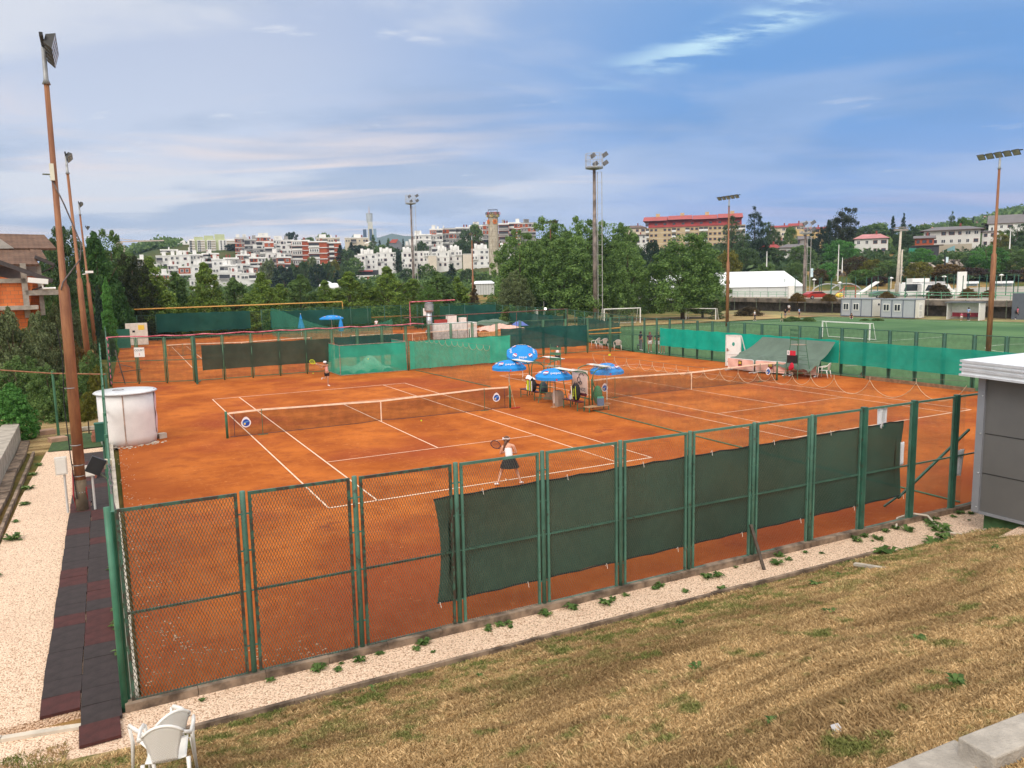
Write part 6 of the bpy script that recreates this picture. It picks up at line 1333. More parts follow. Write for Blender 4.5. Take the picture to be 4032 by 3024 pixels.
# ------------------------------------------------------------------ vegetation
def profile(kind, t):
    t = np.clip(t, 0, 1)
    if kind == 'round': return np.sqrt(np.clip(1-(2*t-1)**2, 0, 1))**.8
    if kind == 'oval': return (1-t)**.68*np.minimum(1, t/.12)**.5*1.1
    if kind == 'cone': return (1-t)**.9*np.minimum(1, t/.05)**.6*(.80+.20*np.abs(np.sin(t*26)))
    if kind == 'column': return np.minimum(1, t/.12)**.5*np.clip(1-t**3.2, 0, 1)**.8*(.88+.12*np.sin(t*17))
    if kind == 'bell': return np.minimum(1, t/.10)**.5*np.clip(1-t**2.0, 0, 1)**.75
    return np.minimum(1, (t/.16))**.5*np.sqrt(np.clip(1-np.clip((t-.42)/.60, 0, 1)**2, 0, 1))
def crown_mesh(name, kind, asp, seed, N, leaf, mname, nc=70, rc=.13, lobes=None, fill=.25, droop=0.0):
    """crown of width 1 and height asp made of many small leaf faces grouped in clumps"""
    R = np.random.default_rng(seed); lobes = lobes or [(0, 0, 0, 1.0, 1.0)]
    C = []
    for k in range(nc):
        lx, ly, z0, wd, hh = lobes[R.integers(len(lobes))]
        t = R.random()**.85; a = R.uniform(0, 2*PI); r = profile(kind, np.array(t))*.5*wd*R.uniform(.62, .98)
        C.append((lx+r*math.cos(a), ly+r*math.sin(a), z0+(t*.97)*hh*asp, rc*R.uniform(.65, 1.35)*(1-.45*t)))
    C = np.array(C); idx = R.integers(len(C), size=N); c = C[idx]
    d = R.normal(size=(N, 3)); d[:, 2] *= .8; d /= np.linalg.norm(d, axis=1)[:, None]
    rr = c[:, 3]*R.random(N)**.35; p = c[:, :3]+d*rr[:, None]
    # interior fill
    nf = int(N*fill); li = R.integers(len(lobes), size=nf); L = np.array(lobes)[li]; t = R.random(nf); a = R.uniform(0, 2*PI, nf); r = profile(kind, t)*.5*L[:, 3]*R.random(nf)**.5*.85
    p[:nf] = np.stack([L[:, 0]+r*np.cos(a), L[:, 1]+r*np.sin(a), L[:, 2]+t*.95*L[:, 4]*asp], 1)
    nrm = d*.9+R.normal(size=(N, 3))*.45+np.array([0, 0, .55]); 
    if droop: nrm += np.stack([p[:, 0], p[:, 1], np.zeros(N)], 1)*droop
    nrm /= np.linalg.norm(nrm, axis=1)[:, None]
    tx = np.cross(nrm, R.normal(size=(N, 3))); tx /= np.linalg.norm(tx, axis=1)[:, None]; ty = np.cross(nrm, tx)
    s = leaf*R.uniform(.6, 1.4, N)[:, None]
    p[:, 2] = np.maximum(p[:, 2], 0)
    co = np.stack([p-tx*s*.5, p+ty*s*.34, p+tx*s*.5, p-ty*s*.34], 1).reshape(-1, 3)
    return np_mesh(name, co, np.arange(N*4).reshape(N, 4), MATS[mname])
def trunk_mesh(h, r, seed, limbs=5, spread=.3):
    rr = random.Random(seed); mb = MB(); mb.tube([(0, 0, -.4), (rr.uniform(-.02, .02), rr.uniform(-.02, .02), h*.45), (rr.uniform(-.03, .03), rr.uniform(-.03, .03), h)], [r, r*.7, r*.25], 8)
    for i in range(limbs):
        a = 2*PI*i/limbs+rr.uniform(-.4, .4); z = h*rr.uniform(.3, .6); L = spread*rr.uniform(.7, 1.1)
        mb.tube([(0, 0, z), (math.cos(a)*L*.5, math.sin(a)*L*.5, z+L*.5), (math.cos(a)*L, math.sin(a)*L, z+L*1.0)], [r*.45, r*.3, r*.1], 5)
    return mb.mesh('trunk', MATS['bark'])
leafmat('leaf_hornbeam', (.080, .160, .026), (.340, .460, .085)); leafmat('leaf_plane', (.075, .155, .042), (.310, .470, .130)); leafmat('leaf_dark', (.040, .085, .032), (.145, .225, .078))
leafmat('leaf_pine', (.016, .040, .024), (.060, .105, .058)); leafmat('leaf_bright', (.05, .12, .02), (.20, .34, .07)); leafmat('leaf_cypress', (.055, .180, .032), (.180, .430, .095))
leafmat('leaf_feather', (.035, .100, .022), (.110, .240, .060)); leafmat('leaf_yellow', (.10, .11, .015), (.30, .28, .05)); leafmat('leaf_brown', (.06, .045, .02), (.17, .12, .05)); leafmat('leaf_grey', (.08, .11, .045), (.30, .36, .16)); leafmat('leaf_mid', (.062, .135, .036), (.250, .370, .110))
leafmat('leaf_orange', (.10, .07, .015), (.32, .20, .06)); leafmat('leaf_purple', (.035, .022, .018), (.12, .075, .05)); leafmat('leaf_walnut', (.02, .035, .012), (.085, .105, .04), (.12, .08, .03), .8)
FL = [(0, 0, 0, .95, 1.0), (0, 0, 0, .95, 1.0), (.25, .1, 0, .5, .70), (-.26, .05, 0, .5, .62), (.05, -.26, 0, .5, .55)]
PL = [(0, 0, .05, .8, .96), (.24, .1, .02, .55, .84), (-.24, .1, .0, .55, .86), (.0, -.25, 0, .6, .78), (-.05, .2, .1, .5, .88), (.3, -.15, 0, .4, .6), (-.3, -.15, 0, .42, .62)]
PROTO = {}
def proto(key):
    if key in PROTO: return PROTO[key]
    kind, mname, seed = key
    P_ = {'hornbeam': ('oval', 1.25, 30000, .030, 150, .085, FL, .35), 'plane': ('irr', 1.15, 48000, .024, 190, .085, PL, .30), 'round': ('round', 1.0, 9000, .042, 70, .14, None, .3), 'big': ('irr', 1.15, 20000, .030, 80, .11, PL, .25),
          'spruce': ('cone', 2.2, 5000, .050, 90, .10, None, .3), 'column': ('column', 4.0, 5500, .07, 120, .20, None, .35), 'poplar': ('column', 2.8, 6500, .05, 100, .16, [(0, 0, 0, 1, 1), (.2, 0, 0, .7, .88), (-.2, .1, 0, .7, .82)], .3),
          'bush': ('bell', .8, 10000, .038, 70, .12, None, .3), 'shrub': ('bell', 1.0, 22000, .030, 110, .10, PL, .25), 'small': ('round', .95, 3000, .075, 34, .17, None, .3), 'smallcone': ('cone', 2.0, 1300, .10, 36, .14, None, .3), 'cypress': ('column', 2.7, 15000, .060, 160, .10, None, .4), 'thuja': ('bell', 1.25, 26000, .036, 220, .06, None, .4)}[kind]
    k, asp, N, lf, nc, rc, lobes, fill = P_
    t = crown_mesh('crown', k, asp, seed, N, lf, mname, nc, rc, lobes, fill, 1.0 if kind in ('cypress', 'thuja') else 0)
    tr = trunk_mesh(asp*.75, .030 if kind not in ('column', 'poplar', 'cypress') else .05, seed)
    PROTO[key] = (t, tr, asp); return PROTO[key]
def tree(loc, w, h, kind, mname, label, seed=0, trunkz=.0, name='tree', cat='tree', group=None, rz=None):
    cm_, tr, asp = proto((kind, mname, seed)); t = thing(name, label, cat, tuple(loc), rnd.uniform(0, 6.28) if rz is None else rz, group)
    sz = (h-trunkz)/asp
    c = part('crown', cm_, None, t, loc=(0, 0, trunkz)); c.scale = (w, w, sz)
    q = part('trunk', tr, None, t); q.scale = (w, w, h*.8/(asp*.75)); return t
def treepx(u, vt, wpx, d, kind, mname, label, seed=0, vb=None, name='tree', trunk=.08, cat='tree', group=None):
    q = P(u, vt+60, d); z0 = P(u, vb, d).z if vb else H(q.x, q.y); zt_ = P(u, vt, d).z; h = max(1.0, zt_-z0)
    return tree((q.x, q.y, z0-.1), wpx*d/FPX, h, kind, mname, label, seed, h*trunk, name, cat, group)
rnd.seed(21)
# row of pointed hornbeams behind the far courts
ROW = [(588, 1004, 230, 88, 0, 'hornbeam left of the tower crane, tallest in the row'), (690, 1062, 190, 92, 1, 'hornbeam in the gap between the two tall left ones'), (805, 1022, 190, 88, 2, 'tall pointed hornbeam below the pale green apartment tower'), (925, 1085, 200, 94, 1, 'lower hornbeam right of the tall pointed one'), (1027, 1066, 200, 90, 0, 'hornbeam before the brick and white terraces'),
       (1105, 1110, 170, 96, 2, 'lower hornbeam between two others below the brick blocks'), (1181, 1073, 190, 90, 1, 'hornbeam below the brick striped block'), (1280, 1100, 180, 96, 0, 'low hornbeam left of the white domes'), (1375, 1060, 200, 90, 2, 'pointed hornbeam right of the white domes'), (1455, 1098, 170, 95, 1, 'low hornbeam below the white terrace end'), (1524, 1044, 220, 90, 0, 'broad hornbeam below the poplar of the white terrace'),
       (1625, 1090, 190, 96, 2, 'hornbeam behind the lighting tower pole'), (1723, 1062, 220, 92, 1, 'dark hornbeam behind the bright green tree'), (1800, 1085, 170, 96, 0, 'dark hornbeam left of the brown mast')]
for u, vt, w, d, s, lb in ROW: treepx(u, vt, w*1.2, d+4+max(0, u-588)*.017, 'hornbeam', 'leaf_hornbeam' if s != 1 else 'leaf_mid', lb, s, trunk=.03, group='hornbeams behind the far courts')
treepx(1687, 1118, 135, 104, 'plane', 'leaf_bright', 'bright light green tree over the far fence', 3, name='young_tree', trunk=.05)
treepx(1868, 1115, 105, 108, 'spruce', 'leaf_brown', 'brown green tree right beside the brown mast', 1, trunk=.03)
treepx(1930, 1180, 120, 108, 'round', 'leaf_dark', 'low dark tree at the foot of the plane trees', 1, trunk=.05); treepx(2010, 1195, 100, 100, 'bush', 'leaf_mid', 'bushes behind the far fence corner', 1, name='bush', cat='bush')
# plane trees
for u, vt, w, d, s, lb, mn in [(2045, 900, 230, 104, 4, 'leftmost of the big plane trees, right of the concrete tower', 'leaf_plane'), (2160, 848, 270, 108, 5, 'tallest plane tree behind the rusty mast', 'leaf_plane'), (2285, 848, 260, 106, 4, 'big plane tree just left of the tall lighting tower', 'leaf_plane'), (2405, 862, 270, 110, 5, 'big plane tree just right of the tall lighting tower', 'leaf_plane'), (2470, 935, 200, 103, 6, 'lower plane tree right of the big group', 'leaf_plane'), (2225, 930, 330, 101, 6, 'broad plane tree in front of the group', 'leaf_plane'),
                           (2690, 908, 330, 104, 6, 'separate plane tree in front of the red roofed block', 'leaf_plane'), (2770, 985, 200, 106, 5, 'lower crown on the right of the separate plane tree', 'leaf_plane'), (2030, 1060, 150, 98, 3, 'yellowing tree at the left foot of the plane trees', 'leaf_grey')]:
    treepx(u, vt, w, d+15, 'plane', mn, lb, s, trunk=.10, group='plane trees beyond the courts')
# left vegetation
treepx(262, 880, 230, 84, 'plane', 'leaf_dark', 'tall dark tree behind the nearest mast', 7, trunk=.02); treepx(430, 900, 250, 92, 'plane', 'leaf_mid', 'tall green tree between the left masts and the crane', 4, trunk=.02)
treepx(512, 990, 200, 90, 'plane', 'leaf_walnut', 'dark brownish tree next to the first hornbeam', 5, trunk=.02); treepx(372, 905, 240, 82, 'hornbeam', 'leaf_feather', 'bright green feathery conifer behind the second and third masts', 4, trunk=.0)
treepx(205, 960, 190, 72, 'plane', 'leaf_dark', 'dark tree beside the brick house gutter', 6, trunk=.02); treepx(455, 1060, 150, 84, 'hornbeam', 'leaf_feather', 'lower feathery conifer beside the cypresses', 3, trunk=0)
treepx(150, 1060, 180, 60, 'plane', 'leaf_mid', 'green tree mass below the house gable', 5, trunk=.0)
treepx(418, 1078, 66, 66, 'cypress', 'leaf_cypress', 'bright columnar cypress left of the far courts', 1, name='cypress_tree', trunk=0); treepx(386, 1110, 50, 68, 'cypress', 'leaf_pine', 'darker narrow cypress behind the third mast', 2, name='cypress_tree', trunk=0)
for u, vt, vb, w, d, mn, s, lb in [(40, 1190, 1600, 230, 40, 'leaf_grey', 1, 'grey green shrub at the left picture edge under the brick house'), (150, 1215, 1600, 210, 44, 'leaf_grey', 2, 'pale leaved shrub just left of the nearest mast'), (215, 1165, 1560, 150, 50, 'leaf_grey', 3, 'tall pale shrub touching the nearest mast'), (310, 1215, 1540, 130, 52, 'leaf_grey', 1, 'pale shrub between the first two masts'),
                                  (60, 1390, None, 250, 38, 'leaf_mid', 2, 'dense green shrub behind the clipped thuja'), (185, 1410, None, 210, 36, 'leaf_mid', 3, 'green shrub behind the thin green fence post'), (285, 1430, None, 170, 36, 'leaf_mid', 1, 'tangled green shrub at the mast before the tank'), (350, 1370, 1600, 130, 40, 'leaf_mid', 2, 'green shrub behind the tank and the pink hose'), (385, 1420, 1570, 90, 36, 'leaf_yellow', 3, 'yellowing vine at the back of the tank'),
                                  (340, 1530, 1650, 90, 31, 'leaf_yellow', 1, 'yellow green brambles left of the tank'), (250, 1290, 1560, 160, 47, 'leaf_orange', 2, 'shrub with rusty orange leaves behind the nearest mast'), (70, 1260, 1600, 170, 42, 'leaf_yellow', 3, 'shrub with yellow leaves below the brick wall'), (420, 1290, 1400, 70, 60, 'leaf_dark', 1, 'dark shrub at the foot of the cypresses')]:
    treepx(u, vt, w, d, 'shrub', mn, lb, s, vb=vb, name='shrub', trunk=0, cat='shrub')
q = Vector((-8.42, 16.6, 0)); tree((q.x, q.y, -.1), 2.0, 2.5, 'thuja', 'leaf_cypress', 'clipped rounded thuja at the left picture edge', 1, 0, 'thuja_bush', 'bush')
for i in range(9):
    q = P(470+i*82, 1330, 92+i*1.5); tree((q.x, q.y, -.2), rnd.uniform(4, 6), rnd.uniform(2.2, 3), 'bush', 'leaf_dark', 'low dark undergrowth behind the far fence, %s bush from the left' % nth(i+1), i % 2+1, 0, 'bush', 'bush', 'undergrowth behind the far fence')
# bushes and weeds round the pitch
for u, v, d, w, h, mn, lb in [(3120, 1245, 110, 3.4, 1.0, 'leaf_mid', 'green weeds at the foot of the grey lighting tower, left side'), (3185, 1243, 109, 3.0, .9, 'leaf_mid', 'green weeds at the foot of the grey lighting tower, right side'), (3405, 1250, 108, 2.0, .6, 'leaf_mid', 'weeds before the left site container'), (3455, 1252, 107, 2.4, .7, 'leaf_mid', 'weeds between the two site containers'),
                              (3690, 1225, 116, 4.0, 2.6, 'leaf_brown', 'brown green bush between container and team shelter'), (3810, 1180, 119, 3.4, 1.7, 'leaf_orange', 'rust coloured creeper over the wall behind the team shelter'), (3888, 1185, 119, 2.6, 1.3, 'leaf_orange', 'rust coloured creeper left of the right mast'), (3140, 1185, 124, 3.2, 1.4, 'leaf_orange', 'rust coloured creeper behind the grey lighting tower'), (3265, 1188, 122, 3.0, 1.2, 'leaf_orange', 'rust coloured creeper below the slide'), (3490, 1186, 120, 2.6, 1.4, 'leaf_orange', 'rust coloured creeper above the container gap'),
                              (2820, 1240, 118, 3.2, 3.6, 'leaf_grey', 'small blue grey spruce beside the mast'), (2950, 1215, 125, 5, 2.0, 'leaf_brown', 'brownish hedge bush before the marquee')]:
    q = P(u, v, d); tree((q.x, q.y, (2.0 if 'creeper' in lb else H(q.x, q.y))-.2), w, h, 'bush' if 'spruce' not in lb else 'smallcone', mn, lb, 1, 0, 'bush', 'bush')
# town hill and right slope trees: (u, vtop, w, d, kind, leaf, label)
HT = [(633, 957, 12, 560, 'column', 'leaf_pine', 'thin cypress on the left skyline'), (595, 975, 90, 540, 'small', 'leaf_mid', 'round tree on the left skyline below the crane arm'), (522, 990, 60, 540, 'small', 'leaf_mid', 'leftmost tree on the hill skyline'), (560, 992, 80, 530, 'small', 'leaf_mid', 'tree on the left slope between skyline trees'), (667, 977, 50, 560, 'small', 'leaf_mid', 'tree left of the brown brick house'), (920, 960, 60, 500, 'small', 'leaf_pine', 'dark tree right of the pale green tower'), (828, 997, 32, 440, 'smallcone', 'leaf_pine', 'dark conifer before the orange canopies'),
 (1149, 915, 50, 600, 'small', 'leaf_pine', 'dark tree rising behind the white skyline blocks'), (1216, 935, 60, 600, 'small', 'leaf_mid', 'low trees behind the roof terrace'), (1275, 918, 52, 600, 'small', 'leaf_mid', 'tree above the roof terrace block'), (1471, 922, 44, 560, 'smallcone', 'leaf_mid', 'light conifer below the antenna tower'), (1497, 945, 26, 540, 'smallcone', 'leaf_pine', 'small dark conifer right of the antenna tower'), (1531, 937, 38, 540, 'smallcone', 'leaf_mid', 'conifer left of the grey gabled house'), (1589, 938, 20, 540, 'smallcone', 'leaf_pine', 'slim dark conifer right of the grey gabled house'), (1385, 952, 40, 500, 'smallcone', 'leaf_pine', 'dark conifer before the second roof terrace'),
 (1342, 963, 64, 440, 'smallcone', 'leaf_pine', 'large dark conifer beside the brick striped block'), (1372, 985, 60, 430, 'small', 'leaf_dark', 'dark tree right of the large conifer'), (1410, 965, 70, 450, 'small', 'leaf_pine', 'dark tree clump left of the white terrace'), (1445, 968, 60, 460, 'small', 'leaf_dark', 'dark tree clump behind the white terrace end'), (1395, 1015, 70, 390, 'small', 'leaf_mid', 'green tree at the left corner of the white terrace'), (1500, 965, 60, 450, 'small', 'leaf_mid', 'tree above the left wing of the white terrace'), (1545, 972, 60, 450, 'small', 'leaf_dark', 'tree above the middle of the white terrace'), (1605, 975, 50, 450, 'small', 'leaf_mid', 'tree behind the poplar of the white terrace'),
 (1567, 970, 48, 378, 'poplar', 'leaf_pine', 'dark poplar standing in front of the white terrace'), (1662, 950, 46, 440, 'small', 'leaf_dark', 'round tree before the red brick apartments'), (1835, 905, 60, 450, 'small', 'leaf_dark', 'tree in the middle of the red brick apartments'), (1872, 884, 56, 460, 'small', 'leaf_mid', 'tallest tree among the red brick apartments'), (1818, 945, 60, 430, 'small', 'leaf_dark', 'lower tree above the white terrace right half'), (1890, 950, 60, 425, 'small', 'leaf_brown', 'brownish tree left of the concrete tower'), (2025, 925, 34, 420, 'smallcone', 'leaf_pine', 'dark conifer right of the concrete tower'),
 (1058, 1020, 60, 330, 'small', 'leaf_grey', 'pale green tree below the white blocks'), (1085, 1051, 50, 310, 'smallcone', 'leaf_pine', 'dark conifer below the grey gable'), (1120, 1047, 74, 310, 'small', 'leaf_pine', 'broad dark tree below the pinkish block'), (1158, 1040, 50, 320, 'small', 'leaf_dark', 'dark tree below the cream fronted block'), (1200, 1030, 60, 320, 'small', 'leaf_dark', 'tree left of the pale birch below the brick block'), (1226, 1012, 56, 330, 'small', 'leaf_grey', 'pale birch before the brick block'), (1253, 1040, 60, 310, 'small', 'leaf_pine', 'dark tree right of the pale birch'), (1285, 1034, 64, 320, 'small', 'leaf_dark', 'tree before the right end of the brick block'), (1312, 1024, 50, 330, 'small', 'leaf_yellow', 'yellowish tree right of the brick block'), (1330, 1062, 60, 300, 'smallcone', 'leaf_pine', 'dark conifer above the white domes'), (1362, 1050, 60, 310, 'small', 'leaf_dark', 'tree right of the white domes'),
 (1651, 1037, 30, 330, 'smallcone', 'leaf_pine', 'narrow dark conifer right of the lighting tower pole'), (1681, 1040, 62, 330, 'small', 'leaf_mid', 'tree before the middle of the white terrace'), (1605, 1058, 60, 330, 'small', 'leaf_dark', 'tree left of the lighting tower pole'), (1779, 1037, 80, 320, 'smallcone', 'leaf_pine', 'broad conifer before the white terrace right half'), (1841, 1058, 60, 310, 'small', 'leaf_dark', 'dark tree behind the rusty mast'), (1900, 1075, 80, 300, 'small', 'leaf_mid', 'tree at the foot of the concrete tower'), (1745, 1075, 60, 300, 'small', 'leaf_dark', 'low dark tree before the white terrace'),
 (2497, 943, 80, 190, 'round', 'leaf_mid', 'tree behind the right plane trees'), (2565, 948, 90, 185, 'round', 'leaf_pine', 'dark tree left of the separate plane tree'), (2610, 975, 90, 200, 'round', 'leaf_dark', 'dark tree before the red roofed block'), (2972, 806, 78, 290, 'poplar', 'leaf_pine', 'tallest poplar right of the red roofed block'), (2881, 842, 84, 280, 'poplar', 'leaf_dark', 'poplar in front of the red roofed block corner'), (2926, 895, 70, 270, 'poplar', 'leaf_dark', 'shorter poplar between the two tall ones'), (2862, 985, 110, 190, 'round', 'leaf_yellow', 'yellow green tree behind the rusty mast'), (2935, 975, 110, 230, 'round', 'leaf_dark', 'dark tree behind the marquee'), (2990, 940, 90, 250, 'round', 'leaf_pine', 'dark tree left of the red roofed houses'), (3030, 868, 90, 300, 'big', 'leaf_dark', 'large dark tree at the left end of the red roofed houses'),
 (3035, 975, 120, 250, 'round', 'leaf_dark', 'dark tree before the brown house'), (3112, 893, 50, 315, 'round', 'leaf_mid', 'slender birch before the red roofed houses'), (3155, 965, 96, 262, 'round', 'leaf_mid', 'green tree before the white bungalow'), (3222, 890, 80, 285, 'big', 'leaf_pine', 'dark pine left of the giant tree'), (3262, 862, 66, 292, 'spruce', 'leaf_pine', 'dark spruce against the giant tree'), (3318, 812, 130, 300, 'big', 'leaf_walnut', 'giant dark tree above the slope, tallest on the right'), (3306, 945, 120, 262, 'round', 'leaf_cypress', 'green tree under the giant tree'),
 (3134, 1033, 64, 212, 'round', 'leaf_mid', 'round tree right beside the grey lighting tower'), (3258, 1032, 76, 214, 'round', 'leaf_cypress', 'green tree left of the slender white pole'), (3226, 1056, 56, 206, 'round', 'leaf_brown', 'brownish tree beside the advertising sign'), (3015, 1036, 80, 212, 'round', 'leaf_mid', 'tree above the marquee end'), (3057, 1046, 60, 212, 'round', 'leaf_dark', 'dark tree left of the retaining stones'), (3010, 1072, 90, 200, 'round', 'leaf_bright', 'light green tree beside the marquee'), (3070, 1108, 60, 200, 'small', 'leaf_dark', 'low dark bush left of the round tree'), 
 (3368, 1008, 100, 222, 'round', 'leaf_brown', 'brown tree right of the retaining stones'), (3435, 1020, 84, 218, 'round', 'leaf_yellow', 'yellowing tree below the pink roofed house'), (3398, 1060, 100, 203, 'round', 'leaf_bright', 'bright green tree in front of the slope'), (3485, 1003, 70, 228, 'round', 'leaf_dark', 'dark tree left of the lamp bar pole'), (3497, 1023, 90, 212, 'round', 'leaf_mid', 'olive tree just left of the lamp bar pole'), (3447, 880, 120, 380, 'small', 'leaf_mid', 'round trees behind the pink roofed house'), (3405, 892, 90, 370, 'small', 'leaf_dark', 'dark trees left behind the pink roofed house'), (3500, 905, 60, 380, 'small', 'leaf_dark', 'dark trees right behind the pink roofed house'),
 (3515, 848, 52, 318, 'spruce', 'leaf_pine', 'left one of the two dark spruces'), (3557, 835, 50, 324, 'spruce', 'leaf_pine', 'right and taller of the two dark spruces'), (3567, 880, 100, 300, 'big', 'leaf_dark', 'dark broad tree under the two spruces'), (3627, 884, 70, 400, 'small', 'leaf_mid', 'trees behind the wooden cabin'), (3747, 827, 34, 330, 'poplar', 'leaf_dark', 'dark poplar rising behind the white villa'), (3792, 856, 76, 325, 'round', 'leaf_bright', 'light green tree behind the right end of the villa'), (3829, 852, 20, 480, 'smallcone', 'leaf_pine', 'slim dark conifer on the hill behind the villa'), (3869, 876, 80, 330, 'big', 'leaf_purple', 'dark brown tree between villa and grey roofed house'),
 (3627, 976, 88, 238, 'round', 'leaf_cypress', 'round green tree below the wooden cabin'), (3620, 1030, 94, 204, 'round', 'leaf_yellow', 'yellow green tree right of the twin poles'), (3764, 990, 76, 234, 'round', 'leaf_mid', 'green tree right of the slab sign'), (3804, 1010, 54, 226, 'round', 'leaf_dark', 'dark slender tree above the stones'), (3725, 1038, 120, 206, 'round', 'leaf_orange', 'orange tinted tree behind the second canopy'), (3687, 1052, 70, 210, 'round', 'leaf_dark', 'dark tree behind the second canopy'), (3824, 1052, 120, 208, 'round', 'leaf_purple', 'purple brown tree behind the third canopy'), (3550, 1050, 90, 208, 'round', 'leaf_dark', 'dark tree behind the first canopy'), (3455, 1085, 70, 200, 'small', 'leaf_purple', 'dark low bush right of the bright green tree'),
 (3885, 963, 130, 222, 'big', 'leaf_cypress', 'big round green tree left of the right mast'), (3980, 962, 150, 224, 'big', 'leaf_mid', 'big round green tree right of the right mast'), (3937, 905, 84, 250, 'poplar', 'leaf_yellow', 'golden green tree behind the right mast'), (4008, 876, 110, 262, 'big', 'leaf_dark', 'dark tree before the grey roofed house'), (4035, 950, 90, 240, 'round', 'leaf_dark', 'dark tree at the right picture edge'), (4012, 1060, 110, 204, 'round', 'leaf_purple', 'brownish bush behind the last canopy'), (3760, 1075, 120, 203, 'small', 'leaf_dark', 'dark bushes under the trees behind the canopies'), (3930, 1070, 150, 205, 'small', 'leaf_dark', 'dark hedge behind the last two canopies'), (3972, 818, 34, 850, 'small', 'leaf_mid', 'round tree high on the far right ridge'), (3993, 812, 12, 850, 'column', 'leaf_dark', 'thin tree high on the far right ridge'), (3942, 836, 24, 800, 'small', 'leaf_mid', 'small tree on the far ridge left of the round one'), (3915, 852, 50, 700, 'small', 'leaf_mid', 'trees on the far ridge behind the right mast'), (3700, 888, 60, 600, 'small', 'leaf_mid', 'far trees peeping over the villa roof'), (3860, 868, 60, 650, 'small', 'leaf_mid', 'far trees left of the grey roofed house')]
for i, (u, vt, w, d, k, mn, lb) in enumerate(HT):
    treepx(u, vt, w*1.12, d, k, mn, lb, i % 3+1, trunk=.06 if k not in ('column', 'poplar', 'spruce', 'smallcone') else .02, group='trees on the slopes')
# low scrub covering the town slope between the houses
def scrub(name, u0, u1, d0, d1, N, mname, seed, s=2.4):
    R = np.random.default_rng(seed); u = R.uniform(u0, u1, N); d = R.uniform(d0, d1, N); pts = []
    for a, b in zip(u, d):
        q = P(a, 1100, b); pts.append((q.x, q.y, H(q.x, q.y)))
    pts = np.array(pts); K = 26; c = np.repeat(pts, K, 0); n_ = len(c); c = c+R.normal(size=(n_, 3))*np.array([s, s, s*.55]); c[:, 2] = np.abs(c[:, 2]-np.repeat(pts[:, 2], K))+np.repeat(pts[:, 2], K)
    v1 = R.normal(size=(n_, 3)); v1 /= np.linalg.norm(v1, axis=1)[:, None]; v2 = np.cross(v1, R.normal(size=(n_, 3))); v2 /= np.linalg.norm(v2, axis=1)[:, None]; q_ = s*.5
    co = np.stack([c-v1*q_, c+v2*q_*.6, c+v1*q_, c-v2*q_*.6], 1).reshape(-1, 3)
    tag(part(name, np_mesh(name, co, np.arange(n_*4).reshape(n_, 4), MATS[mname]), None), None, None, None, 'stuff')
scrub('hill_scrub', 1040, 1420, 255, 400, 420, 'leaf_dark', 1, 2.2); scrub('hill_scrub', 1330, 2000, 260, 370, 330, 'leaf_mid', 2, 2.0); scrub('hill_scrub', 1330, 2000, 430, 500, 420, 'leaf_dark', 8, 2.4); scrub('hill_scrub', 450, 1040, 300, 430, 260, 'leaf_mid', 10, 1.7); scrub('hill_scrub', 450, 700, 520, 640, 420, 'leaf_mid', 9, 3.2); scrub('hill_scrub', 2300, 3100, 185, 600, 700, 'leaf_dark', 3, 3.0)
scrub('slope_scrub', 3050, 4100, 240, 300, 260, 'leaf_dark', 4, 1.8); scrub('slope_scrub', 3300, 4100, 300, 900, 900, 'leaf_mid', 5, 3.5)
# retaining stones on the right slope
m, t, b, o = newmat('rubble_stone'); p = t.pos(); v = t.vor(p, .9, 'F1', 0); vc = t.vor(p, .9, 'F1', 1)
c = t.mix(t.xyz(vc)[0], (.26, .22, .19), (.56, .50, .44)); c = t.mix(t.ss(v, .45, .75), c, (.07, .06, .045)); t.put(b.inputs['Base Color'], c); b.inputs['Roughness'].default_value = .95; MATS['rubble_stone'] = m
for u0, u1, vt, vb, d, lb in [(3040, 3105, 1090, 1110, 212, 'low rubble retaining wall left of the round tree'), (3160, 3208, 1076, 1100, 214, 'rubble retaining wall behind the advertising sign'), (3282, 3365, 1060, 1092, 214, 'rubble retaining wall behind the slender white pole'), (3662, 3735, 1030, 1052, 214, 'rubble retaining wall beside the slab sign'), (3795, 3850, 1018, 1055, 214, 'rubble retaining wall left of the big round trees')]:
    mb = MB(); N = 14
    def f(a, b_): q = P(u0-8+a*(u1-u0+16), 0, d); z0 = P(2016+0*a+(u0+a*(u1-u0)-2016), vb+14, d).z; z1 = P(u0+a*(u1-u0), vt, d).z; return (q.x+.4*math.sin(a*40+b_*9), q.y+1.5*b_+.4*math.sin(a*23+b_*13), z0+(z1-z0)*b_)
    single('retaining_wall', MB().grid(f, 30, 6), MATS['rubble_stone'], lb, 'wall')
# ------------------------------------------------------------------ left side walls, fence, house
single('low_wall', MB().prism([(-8.75, 6.0), (-8.15, 6.1), (-8.2, 15.9), (-8.35, 16.2), (-8.6, 16.3), (-8.8, 16.0)], (0, 0, -.2), (1, 0, 0), (0, 1, 0), (0, 0, 1), .95), MATS['concrete'], 'rounded low concrete wall at the left picture edge', 'wall')
single('gravel_bed', MB().box((-9.4, 11, .3), (1.3, 9.5, .8)), MATS['gravel'], 'raised gravel bed behind the low concrete wall', 'gravel bed')
mb = MB()
for i, y in enumerate((-4, -1, 2, 5, 8, 11, 14)): mb.box((-8.0, y, .04), (.3, 2.9, .14), rz=.02*(-1)**i)
single('kerb_stones', mb, MATS['curb_concrete'], 'row of old kerb stones between low wall and gravel path', 'kerb')
for x, y, lb in ((-7.4, 17.4, 'flat pinkish slab at the foot of the clipped thuja'), (-6.9, 15.2, 'pinkish boulder beside the green mat')): single('flat_stone', MB().box((x, y, .08), (.6, .5, .18), .3), mat('pink_stone', (.42, .26, .18), .9, .2, 3), lb, 'stone')
